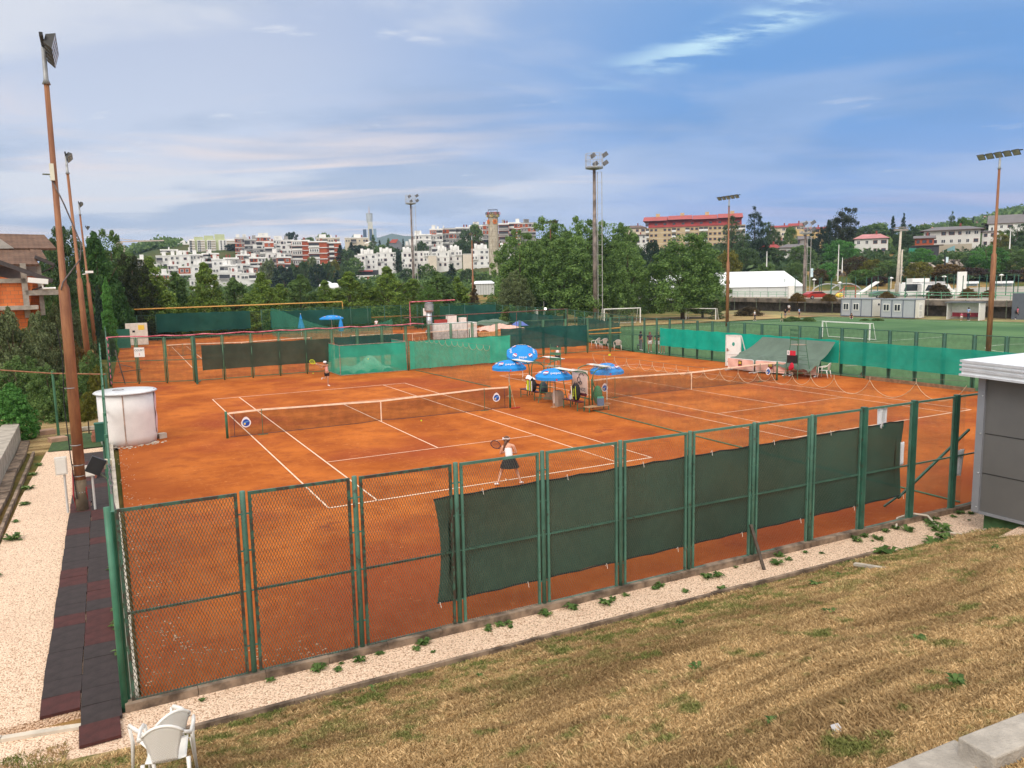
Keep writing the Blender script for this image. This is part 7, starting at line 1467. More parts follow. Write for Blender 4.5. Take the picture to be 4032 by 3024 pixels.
t = thing('wire_fence', 'thin green post fence with a pipe rail in front of the shrubs', 'fence', (-8, 24, 0))
part('rail', MB().tube([P(-60, 1452, 33.0), P(0, 1457, 33.0), P(200, 1470, 32), P(415, 1474, 31.5)], .03, 6), MATS['rust_mast'], t, world=True)
for u, v0, v1 in ((204, 1463, 1608), (412, 1470, 1600), (-30, 1455, 1610)): a = P(u+2, v0, 32); part('post', MB().tube([(a.x, a.y, -.1), (a.x, a.y, a.z)], .05, 8), MATS['moss_green_paint'], t, world=True)
# brick house under construction
def frm(u, v, d, az=None):
    r = ray(u, v); q = P(u, v, d); a = math.atan2(r[0], r[1]) if az is None else az
    return (q.x, q.y, q.z), -a
m, t, b, o = newmat('hollow_brick'); p = t.obj(); br = t.new('ShaderNodeTexBrick'); br.offset = .5
t.put(br.inputs['Vector'], t.mapv(p, (1, 1, 1), (math.radians(90), 0, 0))); t.put(br.inputs['Color1'], (.72, .20, .05)); t.put(br.inputs['Color2'], (.60, .15, .04)); t.put(br.inputs['Mortar'], (.32, .14, .07))
br.inputs['Scale'].default_value = 1; br.inputs['Mortar Size'].default_value = .012; br.inputs['Brick Width'].default_value = .42; br.inputs['Row Height'].default_value = .25
t.put(b.inputs['Base Color'], br.outputs[0]); b.inputs['Roughness'].default_value = .85; MATS['hollow_brick'] = m
m, t, b, o = newmat('roof_tile'); p = t.obj(); Xx, Yy, Zz = t.xyz(p)
wv = t.m('SINE', t.m('MULTIPLY', Xx, 2*PI/.30)); rw = t.m('FRACT', t.m('MULTIPLY', t.m('ADD', Zz, t.m('MULTIPLY', wv, .02)), 1/.26))
c = t.mix(t.ss(t.noise(p, 1.5, 5), .3, .7), (.105, .055, .036), (.17, .095, .062)); c = t.mix(t.ss(rw, .16, .0), c, (.045, .025, .018)); c = t.mix(t.ss(rw, .8, 1.0, 0, .5), c, (.24, .16, .10))
t.put(b.inputs['Base Color'], c); b.inputs['Roughness'].default_value = .8; t.put(b.inputs['Normal'], t.bump(t.m('ADD', t.m('MULTIPLY', wv, .4), rw), .7, .04)); MATS['roof_tile'] = m
loc, rz = frm(0, 1210, 48); s = 48/FPX
t = thing('brick_house', 'unfinished orange brick house with brown tiled roofs at the left edge', 'house', loc, rz)
def L(x, v): return x*s, (1210-v)*s
part('wall', MB().prism([(-4.5, -1.8), (78*s, -1.8), (118*s, L(0, 1108)[1]-.2), (-4.5, L(0, 1000)[1]-.1)], (0, 0, 0), (1, 0, 0), (0, 0, 1), (0, 1, 0), 6), MATS['hollow_brick'], t)
x0, z1 = L(80, 1095); part('pillar', MB().box((90*s, -.05, 1.0), (.32, .3, 3.4)).box((145*s, .8, 1.0), (.26, .3, 3.2)), MATS['concrete'], t); part('ring_beam', MB().box((-1.6, -.06, 1.62), (6.2, .28, .28)), MATS['concrete'], t)
part('floor_slab', MB().box((-1.6, .2, -.05), (7.2, 3.2, .24)).box((150*s, .6, .85), (1.9, 1.6, .32)), MATS['concrete'], t)
w = part('window_opening', MB().box((-3*s*5, -.10, 1.2), (.35, .1, 1.7)), MATS['glass_dark'], t)
part('recess_wall', MB().box((118*s, 1.2, .6), (.6, .3, 2.6)), MATS['hollow_brick'], t)
# gable verge nearest to us
part('verge_board', MB().bar((-20*s, -1.0, L(0, 1022)[1]), (184*s, -1.0, L(0, 1112)[1]), .5, .26), mat('fascia_brown', (.055, .045, .045), .5, .2), t)
part('verge_board', MB().bar((135*s, .5, L(0, 1012)[1]), (200*s, .5, L(0, 1045)[1]), .5, .2), MATS['fascia_brown'], t)
def slope(pts, th=.15): 
    a, b_, c_, d_ = [Vector(q) for q in pts]; n_ = (b_-a).cross(c_-a).normalized()*th; return MB().add([a, b_, c_, d_, a-n_, b_-n_, c_-n_, d_-n_], [(0, 1, 2, 3), (7, 6, 5, 4), (0, 4, 5, 1), (1, 5, 6, 2), (2, 6, 7, 3), (3, 7, 4, 0)])
part('roof', slope([(-4.5, -.2, L(0, 1040)[1]), (146*s, -.2, L(0, 1043)[1]), (125*s, 2.6, L(0, 976)[1]), (-4.5, 2.6, L(0, 973)[1])]), MATS['roof_tile'], t)
part('roof', slope([(-4.5, 2.4, L(0, 975)[1]), (220*s, 2.4, L(0, 972)[1]), (190*s, 5.2, L(0, 906)[1]), (-4.5, 5.2, L(0, 900)[1])]), MATS['roof_tile'], t)
part('roof', slope([(125*s, 1.0, L(0, 1020)[1]), (178*s, 1.0, L(0, 1020)[1]), (165*s, 2.4, L(0, 978)[1]), (125*s, 2.4, L(0, 976)[1])]), MATS['roof_tile'], t)
part('gable_wall', MB().prism([(-4.0, -.1), (70*s, 0), (0, .95), (-4, 1.4)], (0, 2.35, L(0, 974)[1]), (1, 0, 0), (0, 0, 1), (0, 1, 0), .1), mat('render_grey', (.38, .36, .33), .9, .1), t)
part('gutter', MB().tube([(200*s, .4, L(0, 1047)[1]), (195*s, .4, L(0, 1055)[1]), (145*s, .9, L(0, 1080)[1]), (145*s, .9, L(0, 1200)[1])], .06, 6).tube([(162*s, -.9, L(0, 1118)[1]), (155*s, -.6, L(0, 1130)[1]), (100*s, .5, L(0, 1152)[1]), (95*s, .6, L(0, 1300)[1])], .06, 6), MATS['fascia_brown'], t)
part('upper_wall', MB().box((-1.2, 4.4, L(0, 1058)[1]), (7.0, 2.4, 2.2)), MATS['render_grey'], t)
# tower crane and unfinished slabs at its foot
loc, rz = frm(462, 1000, 330); s = 330/FPX; t = thing('tower_crane', 'pale tower crane with long arm on the left skyline', 'crane', loc, rz)
part('mast', MB().box((2*s, 0, 8*s+2), (1.2, 1.2, 50*s)), mat('crane_pale', (.55, .45, .40), .5), t); part('jib', MB().bar((-14*s, 0, 47*s), (172*s, 0, 53*s), 1.0, .5), MATS['crane_pale'], t); part('tie', MB().tube([(4*s, 0, 60*s), (90*s, 0, 51*s)], .12, 4).tube([(4*s, 0, 60*s), (-12*s, 0, 47*s)], .12, 4).bar((4*s, 0, 46*s), (4*s, 0, 60*s), .5), MATS['crane_pale'], t)
t = thing('unfinished_building', 'bare concrete floor slabs of a building under the crane', 'building', loc, rz)
for k, (a, b_, v) in enumerate([(-8, 22, 958), (0, 28, 970), (4, 30, 981), (8, 28, 990)]): part('floor_slab', MB().box(((a+b_)/2*s, 2, (1000-v)*s), ((b_-a)*s, 10, .5)), MATS['pale_concrete'], t)
part('column', MB().box((6*s, 1, 10*s), (.5, .5, 70*s)).box((16*s, 1, 10*s), (.5, .5, 60*s)), MATS['concrete'], t)
# ------------------------------------------------------------------ distant buildings
mat('b_white', (.66, .65, .62), .85, .10, .15); mat('b_white2', (.74, .73, .71), .85, .08, .2); mat('b_cream', (.60, .52, .40), .85, .10, .2); mat('b_brick', (.38, .085, .035), .9, .15, .3); mat('b_brick_dark', (.24, .05, .035), .9, .15, .3)
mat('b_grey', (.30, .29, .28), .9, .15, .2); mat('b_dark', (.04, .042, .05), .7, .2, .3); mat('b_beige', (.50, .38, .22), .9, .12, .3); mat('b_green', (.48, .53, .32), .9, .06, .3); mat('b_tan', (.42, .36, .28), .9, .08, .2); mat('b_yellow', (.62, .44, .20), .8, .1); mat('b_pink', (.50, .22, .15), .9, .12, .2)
mat('r_red', (.30, .035, .03), .7, .15, .3); mat('r_pink', (.46, .20, .20), .7, .15, .3); mat('r_grey', (.15, .14, .145), .7, .1, .3); mat('r_brown', (.13, .085, .07), .8, .15, .3); mat('b_window', (.035, .042, .055), .15, .3, .6); mat('b_metal', (.5, .5, .5), .5)
WIN = MB().box((0, .02, 0), (1, .06, 1), k=0).box((-.22, -.03, 0), (.36, .04, .84), k=1).box((.22, -.03, 0), (.36, .04, .84), k=1).mesh('window', [MATS['b_white2'], MATS['b_window']])
WIND = MB().box((0, .02, 0), (1, .06, 1), k=0).box((0, -.03, 0), (.86, .04, .86), k=1).mesh('window', [MATS['b_brick_dark'], MATS['b_window']])
def bbox(u0, u1, vt, vb, d, name, label, cat='apartment block', az=None, group=None):
    s = d/FPX; loc, rz = frm((u0+u1)/2, vb, d, az); return thing(name, label, cat, loc, rz, group), (u1-u0)*s, (vb-vt)*s, s
def win(t, x, z, w, h, y=-.05, me=None):
    o = part('window', me or WIN, None, t, loc=(x, y, z)); o.scale = (w, 1, h); return o
def block(u0, u1, vt, vb, d, style, label, seed, dp=10, rot=0.0, down=8, group='terraced apartment blocks on the town hill'):
    t, w, h, s = bbox(u0, u1, vt, vb, d, 'apartment_block', label, group=group); t.rotation_euler.z += rot
    r = random.Random(seed); fl = max(1, round(h/3.0)); fh = h/fl; bays = max(1, round(w/4.2)); bw = w/bays
    base = {'white': 'b_white2', 'mixed': 'b_white', 'brick': 'b_brick', 'dark': 'b_grey', 'cream': 'b_cream', 'bands': 'b_tan'}[style]
    part('wall', MB().box((0, dp/2, (h-down)/2), (w, dp, h+down)), MATS[base], t)
    clad = MB(); bal = MB(); dark = MB(); slab_ = MB()
    for k in range(fl):
        z = (k+.5)*fh; sh = -(r.random() < .3)*.6
        if style in ('brick', 'mixed', 'dark', 'bands'): slab_.box((0, -.15, (k+1)*fh-.12), (w+.3, .5, .45 if style != 'dark' else .3))
        for j in range(bays):
            x = -w/2+(j+.5)*bw; q = r.random()
            if style == 'bands':
                if j % 3 == 0: [win(t, x+e*bw*.25, z-.1, .9, 1.7) for e in (-1, 1)]; clad.box((x, -.04, z), (bw*.9, .08, fh*.95), k=0)
                continue
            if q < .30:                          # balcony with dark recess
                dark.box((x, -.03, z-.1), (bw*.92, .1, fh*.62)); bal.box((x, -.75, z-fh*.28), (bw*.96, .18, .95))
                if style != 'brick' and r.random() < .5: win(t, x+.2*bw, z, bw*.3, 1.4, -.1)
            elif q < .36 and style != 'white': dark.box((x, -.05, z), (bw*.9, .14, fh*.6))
            else:
                if style in ('mixed', 'dark') and r.random() < .42: clad.box((x, -.06, z-.1), (bw*(.98), .12, fh*.72), k=1)
                elif style == 'brick' and r.random() < .35: clad.box((x, -.06, z-.1), (bw*.98, .12, fh*.72), k=0)
                nw = r.choice((1, 2, 2)); 
                for e in range(nw): win(t, x+(e-(nw-1)/2)*bw*.42, z, r.choice((.9, 1.1, 1.5)), r.choice((1.3, 1.6)), -.14, WIND if r.random() < .3 else None)
    part('parapet', MB().box((0, dp/2, h+.2), (w+.4, dp+.4, .55)), MATS['b_white2' if style != 'dark' else 'b_grey'], t)
    if slab_.v: part('floor_slab', slab_, MATS['b_white2'], t)
    if clad.v: part('cladding', clad, [MATS['b_white2'], MATS['b_brick']], t)
    if bal.v: part('balcony', bal, MATS['b_white2' if r.random() < .6 else 'b_grey'], t)
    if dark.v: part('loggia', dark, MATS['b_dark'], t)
    for k in range(r.choice((1, 2, 3))):
        x = r.uniform(-w*.4, w*.4); q = r.random(); zz = h+.4
        if q < .5: part('chimney', MB().box((x, r.uniform(1, 4), zz+.7), (.8, .8, 1.5)).box((x, 2, zz+1.5), (1.0, 1.0, .2)), MATS[r.choice(('b_white2', 'b_brick_dark'))], t)
        else: part('penthouse', MB().box((x, dp*.5, zz+1.1), (w*.3, dp*.5, 2.4)), MATS[r.choice(('b_white', 'b_grey', 'b_white2'))], t)
    return t
BL = [(566, 620, 1045, 1086, 385, 'white', 'white block low behind the leftmost hornbeams'), (600, 664, 1082, 1120, 362, 'mixed', 'lowest block behind the gap of the left hornbeams'), (752, 800, 1046, 1100, 392, 'white', 'white block left of the tall pointed hornbeam'), (795, 842, 1034, 1086, 405, 'mixed', 'block with brick parts above the tall pointed hornbeam'), (752, 860, 1098, 1130, 352, 'white', 'lowest white terrace behind the tall pointed hornbeam'), (700, 762, 962, 1000, 530, 'brick', 'brown brick house left of the pale green tower'), (636, 700, 985, 1014, 500, 'mixed', 'low pale terrace left of the brown brick house'), (700, 762, 990, 1014, 495, 'mixed', 'pale terrace under the brown brick house'),
 (620, 668, 1010, 1060, 430, 'white', 'white stepped block at the left end of the hillside terraces'), (668, 712, 1008, 1045, 425, 'white', 'second white stepped block of the hillside terraces'), (712, 752, 1006, 1058, 420, 'white', 'white block with paired slit windows'), (752, 800, 1004, 1046, 430, 'mixed', 'white block under the orange canopies'), (800, 862, 1000, 1034, 440, 'brick', 'brown block with cream canopies'),
 (664, 712, 1045, 1082, 400, 'mixed', 'brick and white block behind the hornbeams'), (708, 752, 1052, 1110, 390, 'mixed', 'white block with brick corners behind the hornbeams'), (518, 566, 1022, 1060, 420, 'cream', 'cream and white block at far left behind the hornbeam'),
 (839, 888, 1024, 1080, 400, 'white', 'cream white block right of the tall hornbeam'), (884, 940, 1018, 1048, 410, 'mixed', 'block with yellowish panel right of the dark conifer'), (868, 930, 1046, 1074, 385, 'mixed', 'brick and white row under the yellowish panel'), (930, 985, 1042, 1080, 390, 'white', 'white row with slit windows'), (866, 950, 1074, 1106, 370, 'white', 'lowest white row above the hornbeams'), (950, 1010, 1078, 1106, 368, 'white', 'lowest white row, right part'),
 (930, 974, 940, 1010, 480, 'dark', 'tall dark fronted block on the skyline, left one'), (968, 1012, 945, 1032, 470, 'dark', 'tall dark fronted block on the skyline, right one'), (935, 985, 1005, 1046, 440, 'mixed', 'brick banded block under the dark fronted ones'), (1005, 1066, 934, 985, 490, 'mixed', 'stepped brick and white block on the skyline'), (1000, 1050, 980, 1022, 460, 'dark', 'dark balconied block in the middle of the hill'), (1045, 1080, 955, 1016, 455, 'mixed', 'narrow block with purple awning'), (985, 1047, 1016, 1052, 430, 'mixed', 'brick banded low block above the white rows'), (985, 1047, 1050, 1080, 400, 'mixed', 'brick and white low row'),
 (1066, 1112, 946, 1000, 480, 'white', 'white skyline block with small windows'), (1108, 1158, 948, 1018, 470, 'white', 'tall blank white block on the skyline'), (1050, 1100, 998, 1020, 440, 'white', 'white curved terrace row'), (1092, 1146, 1000, 1018, 435, 'dark', 'low row with dark roof terraces'), (1070, 1096, 1016, 1062, 425, 'dark', 'grey gable between white rows and pinkish block'), (1246, 1337, 938, 958, 500, 'cream', 'cream roof terrace above the brick block'), (1359, 1450, 938, 958, 500, 'cream', 'cream topped brick block left of the antenna tower')]
for i, (u0, u1, vt, vb, d, st_, lb) in enumerate(BL): block(u0, u1, vt, vb, d, st_, lb, 100+i)
block(1095, 1146, 1014, 1062, 425, 'brick', 'pinkish brick block with patchy front', 5, rot=.2)
# brick striped blocks with rounded cream fronts
for u0, u1, vt, vb, d, lb, sd_ in [(1153, 1222, 950, 1042, 440, 'cream fronted block with orange brick side, left half', 1), (1219, 1290, 954, 1042, 436, 'orange brick block with dark windows and white bands', 2), (1284, 1345, 958, 1030, 440, 'orange brick striped end block beside the large conifer', 3)]:
    t, w, h, s = bbox(u0, u1, vt, vb, d, 'apartment_block', lb, group='terraced apartment blocks on the town hill'); fl = round(h/2.9); fh = h/fl
    part('wall', MB().box((0, 5, (h-10)/2), (w, 10, h+10)), MATS['b_brick'], t); sb = MB(); dk_ = MB(); bc = MB(); r = random.Random(sd_)
    for k in range(fl+1): sb.box((0, -.2, k*fh), (w+.4, .6, .42))
    part('floor_slab', sb, MATS['b_white2'], t)
    fc = -.20*w if sd_ != 3 else -.1*w
    for k in range(fl):
        z = (k+.5)*fh; ww = w*(.55 if sd_ != 3 else .3)
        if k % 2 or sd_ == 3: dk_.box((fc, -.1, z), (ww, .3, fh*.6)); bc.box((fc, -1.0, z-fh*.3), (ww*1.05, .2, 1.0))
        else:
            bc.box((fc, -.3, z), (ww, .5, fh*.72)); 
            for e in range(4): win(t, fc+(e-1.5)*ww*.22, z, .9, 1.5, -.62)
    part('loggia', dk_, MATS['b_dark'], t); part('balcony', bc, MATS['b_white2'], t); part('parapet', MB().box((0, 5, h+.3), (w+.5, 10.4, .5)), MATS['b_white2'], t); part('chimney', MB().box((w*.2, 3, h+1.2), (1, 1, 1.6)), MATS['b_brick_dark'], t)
# pale green tower block
t, w, h, s = bbox(755, 928, 942, 1002, 500, 'apartment_tower', 'pale green and white apartment tower with three raised stair shafts', 'apartment tower')
part('wall', MB().box((0, 6, (h-10)/2), (w, 12, h+10)), MATS['b_white2'], t)
for a, b_, vt_ in ((774, 806, 934), (810, 845, 929), (849, 886, 924)):
    part('stair_tower', MB().box((((a+b_)/2-841.5)*s, 4, (1002-vt_)*s/2), ((b_-a)*s, 9, (1002-vt_)*s)), MATS['b_green'], t)
for a, b_ in ((756, 776), (784, 812), (820, 852), (862, 926)):
    xa = (a-841.5)*s; xb = (b_-841.5)*s; part('front_wall', MB().box(((xa+xb)/2, -1.0, h*.46), (xb-xa, 1.2, h*.92)), MATS['b_white2'], t)
    for k in range(6):
        z = (k+.45)*h*.15
        part('wall_band', MB().box((xb-(xb-xa)*.28, -1.68, z), ((xb-xa)*.5, .12, h*.085)), MATS['b_tan'], t)
        for e in (.15, .36): win(t, xa+(xb-xa)*e, z, .9, 1.5, -1.7)
# white terrace building
WT = [(1399, 1440, 1008, 1064, 398), (1412, 1488, 1002, 1062, 402), (1486, 1560, 997, 1050, 404), (1583, 1630, 996, 1056, 396), (1628, 1690, 992, 1054, 400), (1719, 1770, 992, 1052, 396), (1768, 1820, 988, 1050, 400), (1858, 1935, 983, 1070, 392), (1962, 2030, 980, 1075, 400)]
wl = ['lowest step at the left end of the white terrace', 'four storey left wing of the white terrace', 'white terrace wing left of the poplar', 'white terrace wing left of the lighting tower pole', 'white terrace wing with a square balcony', 'white terrace wing left of its blank gable', 'white terrace wing with teal glazing', 'right white terrace wing beside the concrete tower', 'white terrace wing right of the concrete tower']
for i, (u0, u1, vt, vb, d) in enumerate(WT):
    t, w, h, s = bbox(u0, u1, vt, vb, d, 'apartment_terrace', wl[i], group='wings of the white terrace'); r = random.Random(i+40); fl = round(h/2.75); fh = h/fl; bays = max(2, round(w/3.2)); bw = w/bays
    part('wall', MB().box((0, 6, (h-8)/2), (w, 12, h+8)), MATS['b_white2'], t); pr_ = MB()
    for k in range(fl):
        for j in range(bays):
            x = -w/2+(j+.5)*bw; z = (k+.5)*fh
            if r.random() < .22: pr_.box((x, -.35, z), (bw*.98, .9, fh*.8)); [win(t, x+e*bw*.22, z, .8, 1.3, -.84) for e in (-1, 1)]
            else: win(t, x+r.choice((-.15, .1))*bw, z, r.choice((.8, 1.2, 1.5)), 1.4, -.05, WIND if r.random() < .4 else None)
        pr_.box((0, -.08, (k+1)*fh), (w, .16, .16))
    part('bay', pr_, MATS['b_white2'], t); part('parapet', MB().box((0, 6, h+.15), (w+.2, 12.2, .4)), MATS['b_white'], t)
    ph = [(1.6, 2.4)] if i not in (0, 4) else []
    for a, z in ph:
        part('penthouse', MB().box((w*.05, 5, h+1.3), (w*.5, 5, 2.3)), MATS['b_white2'], t)
        for e in (-.28, .05): part('chimney', MB().tube([(w*e, 2.5, h), (w*e, 2.5, h+3.0)], .75, 10), MATS['b_white2'], t, True)
for u0, u1, vt, vb, lb in [(1688, 1720, 1008, 1068, 'blank cream gable of the white terrace, left one'), (1824, 1858, 1002, 1068, 'blank cream gable of the white terrace, right one')]:
    t, w, h, s = bbox(u0, u1, vt, vb, 390, 'gable_block', lb); part('wall', MB().box((0, 8, (h-6)/2), (w, 16, h+6)), mat('b_gable', (.66, .58, .48), .9, .08, .3), t); part('parapet', MB().box((0, 8, h+.1), (w+.3, 16.2, .35)), MATS['b_white'], t)
t, w, h, s = bbox(1405, 1490, 1064, 1082, 392, 'shop_row', 'dark shop front with dull red awning under the white terrace', 'shops'); part('wall', MB().box((0, 4, 0), (w, 8, h*2)), MATS['b_dark'], t); part('awning', MB().add([(-w/2, 0, h), (w*.25, 0, h), (w*.25, -2.2, h*.7), (-w/2, -2.2, h*.7)], [(0, 1, 2, 3)]), MATS['r_red'], t)
t, w, h, s = bbox(1405, 1480, 1084, 1100, 380, 'low_building', 'low building with orange brick patches below the shops', 'building'); part('wall', MB().box((0, 4, 0), (w, 8, h*2)), MATS['b_white'], t); part('cladding', MB().box((w*.1, -.06, h*.3), (w*.12, .1, h*.7)).box((w*.35, -.06, h*.1), (w*.25, .1, h*.5)), MATS['b_brick'], t)
# upper red brick apartments
for i, (u0, u1, vt, vb, d, st_, lb) in enumerate([(1635, 1700, 926, 985, 460, 'mixed', 'white and red brick apartments at the left end of the upper row'), (1612, 1640, 946, 975, 455, 'white', 'white ribbed end of the upper brick row'), (1596, 1636, 968, 990, 450, 'dark', 'dark low house under the upper brick row'), (1695, 1745, 905, 990, 465, 'mixed', 'upper brick apartments with dark top floors, left part'), (1742, 1798, 902, 980, 470, 'dark', 'upper brick apartments with dark top floors, right part'), (1795, 1850, 898, 945, 475, 'mixed', 'red and dark apartments left of the tall tree'), (1848, 1905, 890, 930, 480, 'mixed', 'pale topped apartments behind the tall tree'), (1903, 1940, 888, 960, 470, 'dark', 'red and dark apartments directly left of the concrete tower'),
                                                  (1965, 2005, 884, 975, 450, 'brick', 'red brick apartments directly right of the concrete tower'), (2002, 2050, 880, 960, 455, 'brick', 'red brick apartments touching the plane trees'), (2048, 2110, 880, 930, 470, 'dark', 'dark row end behind the first plane tree'), (1700, 1740, 975, 1000, 440, 'white', 'white loggias below the upper brick row')]):
    block(u0, u1, vt, vb, d, st_, lb, 300+i, group='upper apartment row')
# grey gabled house
t, w, h, s = bbox(1536, 1583, 950, 985, 470, 'gabled_house', 'grey gabled house with bright red roof', 'house'); part('wall', MB().box((0, 6, h*.3), (w, 10, h)).prism([(-w*.1, 0), (w*.5, 0), (w*.2, h*.35)], (0, .9, h*.8), (1, 0, 0), (0, 0, 1), (0, 1, 0), 10), mat('b_slate', (.20, .21, .23), .9, .1), t)
part('roof', slope([(-w*.55, .5, h*.82), (w*.02, .5, h*.82), (w*.22, .5, h*1.2), (-w*.3, .5, h*1.2)], .4), mat('r_bright', (.48, .10, .07), .7, .1), t)
single('white_canopy', MB().grid(lambda a, b_: tuple(P(1448+a*42, 957-8*math.sin(PI*a), 480)+Vector((0, b_*8, 0))), 8, 3), MATS['b_white2'], 'white curved roof below the antenna tower', 'roof')
# antenna tower far behind
t, w, h, s = bbox(1431, 1483, 888, 955, 1150, 'office_tower', 'distant office tower with glass sides and tall antenna', 'tower')
part('core', MB().prism([(-w*.18, -10), (w*.32, -10), (w*.24, (955-875)*s), (-w*.10, (955-875)*s)], (0, 0, 0), (1, 0, 0), (0, 0, 1), (0, 1, 0), 18), mat('t_pale', (.55, .54, .48), .8, .05), t); part('glass_wing', MB().box((-w*.36, 6, (955-904)*s/2), (w*.26, 14, (955-904)*s)), mat('t_glass', (.05, .09, .15), .2), t); part('glass_wing', MB().box((w*.40, 6, (955-902)*s/2), (w*.22, 14, (955-902)*s)), mat('t_glass2', (.22, .32, .42), .2), t)
part('window_strip', MB().box((w*.08, -.3, (955-925)*s), (w*.2, .5, (950-905)*s)), MATS['t_glass'], t); part('crown', MB().lathe([(w*.2, 0), (w*.24, 6), (w*.24, 12), (w*.26, 14)], c=(w*.03, 8, (955-878)*s), n=16), mat('t_steel', (.42, .45, .48), .5), t)
part('antenna', MB().tube([(w*.03, 8, (955-870)*s), (w*.03, 8, (955-838)*s), (w*.03, 8, (955-812)*s)], [1.8, 1.2, .35], 6), mat('t_mast', (.45, .38, .40), .5), t)
# concrete tower with rings
t, w, h, s = bbox(1928, 1966, 870, 1110, 330, 'concrete_tower', 'tall octagonal concrete tower with coloured rings and an orange snowflake near the top', 'tower', az=None)
def octa(r0, r1, z0, z1, m_, nm): 
    part(nm, MB().tube([(0, 0, z0), (0, 0, z1)], [r0, r1], 8), m_, t)
zt_ = (1110-832)*s; zr = (1110-858)*s; W2 = 19.5*s
m, tt_, b, o = newmat('tower_stone'); p = tt_.obj(); Xx, Yy, Zz = tt_.xyz(p); jt = tt_.ss(tt_.m('FRACT', tt_.m('MULTIPLY', Zz, 1/2.1)), .06, .0)
c = tt_.mix(tt_.ss(tt_.noise(tt_.mapv(p, (1, 1, .4)), 1.2, 6, .65), .35, .7), (.34, .29, .22), (.60, .54, .43)); c = tt_.mix(jt, c, (.18, .15, .11)); tt_.put(b.inputs['Base Color'], c); b.inputs['Roughness'].default_value = .95; MATS['tower_stone'] = m
octa(W2*1.05, W2, -14, zr, m, 'shaft'); octa(W2*.98, W2*.98, zr, zt_-1.0, m, 'head'); octa(W2*1.22, W2*1.28, zr-.2, zr+1.6, m, 'ring_belt'); part('parapet_rail', MB().tube([(W2*.95*math.cos(a*PI/8), W2*.95*math.sin(a*PI/8), zt_) for a in range(17)], .09, 4).tube([(W2*.9, 0, zt_-1), (W2*.9, 0, zt_)], .09, 4).tube([(-W2*.9, 0, zt_-1), (-W2*.9, 0, zt_)], .09, 4), MATS['b_dark'], t)
for ang in (-PI/2-.0, -PI/2+.95, -PI/2-1.1):
    ca_, sa = math.cos(ang), math.sin(ang); tn = Vector((-sa, ca_, 0)); n0 = Vector((ca_, sa, 0))*(W2*1.30)
    for k, (dx, dz, mn) in enumerate([(-.9, .55, 'cloth_navy'), (0, .55, 'b_dark'), (.9, .55, 'emblem_red'), (-.45, -.35, 'emblem_yellow'), (.45, -.35, 'dark_green_paint')]):
        part('ring', MB().tube([n0+tn*(dx+.5*math.cos(q*PI/8))+Vector((0, 0, zr+.7+dz+.5*math.sin(q*PI/8))) for q in range(17)], .11, 5), MATS[mn], t)
for ang, dx in ((-PI/2+.35, .0), (-PI/2-1.15, 0)):
    ca_, sa = math.cos(ang), math.sin(ang); tn = Vector((-sa, ca_, 0)); n0 = Vector((ca_, sa, 0))*(W2*1.06); fl_ = MB()
    for q in range(8): a = q*PI/4; fl_.bar(n0+tn*(.25*math.cos(a))+Vector((0, 0, zr-2.2+.25*math.sin(a))), n0+tn*(1.15*math.cos(a))+Vector((0, 0, zr-2.2+1.15*math.sin(a))), .42, .12)
    fl_.tube([n0+tn*(.75*math.cos(q*PI/8))+Vector((0, 0, zr-2.2+.75*math.sin(q*PI/8))) for q in range(17)], .16, 5); part('snowflake', fl_, mat('flake_orange', (.80, .22, .04), .6, .1), t)
# red roofed apartment block
t, w, h, s = bbox(2541, 2925, 893, 1000, 430, 'apartment_block', 'long beige apartment block with red mansard roof beyond the plane trees', az=math.radians(28+14))
part('wall', MB().box((0, 9, (h-6)/2), (w, 18, h+6)), MATS['b_beige'], t); hm = (893-866)*s; hr = (893-846)*s
part('mansard', MB().prism([(-.5, 0), (2.2, hm), (15.8, hm), (18.5, 0)], (-w/2+2, 0, h), (0, 1, 0), (0, 0, 1), (1, 0, 0), w-4), MATS['r_red'], t)
for i in range(4): part('roof', MB().prism([(-1.2, 0), (8, hr-hm), (19.2, 0)], (-w/2-1+i*w/4, 0, h+hm-.1+.25*(i % 2)), (0, 1, 0), (0, 0, 1), (1, 0, 0), w/4-.3), mat('r_red2', (.36, .06, .05), .6, .12, .3), t); part('chimney', MB().box((-w/2+(i+.5)*w/4, 8, h+hr+.6), (2.2, 1.2, 1.8)), MATS['b_beige'], t)
bc = MB(); dk_ = MB(); sl_ = MB(); fh = 2.95
for k in range(6):
    z = h-(k+.5)*fh
    if z < -2: break
    sl_.box((0, -.06, z+fh*.48), (w, .14, .28))
    for j in range(22):
        x = -w/2+(j+.5)*w/22
        if j in (0, 6, 9, 12, 13, 18, 20, 21): dk_.box((x, -.05, z), (w/22*.9, .2, fh*.62)); bc.box((x, -.9, z-fh*.25), (w/22*.98, .2, 1.0)); 
        elif j % 5 != 3: win(t, x, z+.1, 1.5, 1.3, -.06, WIND)
for j in range(22):
    if j % 2 == 0: win(t, -w/2+(j+.5)*w/22, h+hm*.42, 1.7, 1.5, -.35+hm*.2, WIND)
part('balcony', bc, MATS['b_white2'], t); part('loggia', dk_, MATS['b_dark'], t); part('floor_band', sl_, MATS['b_cream'], t)
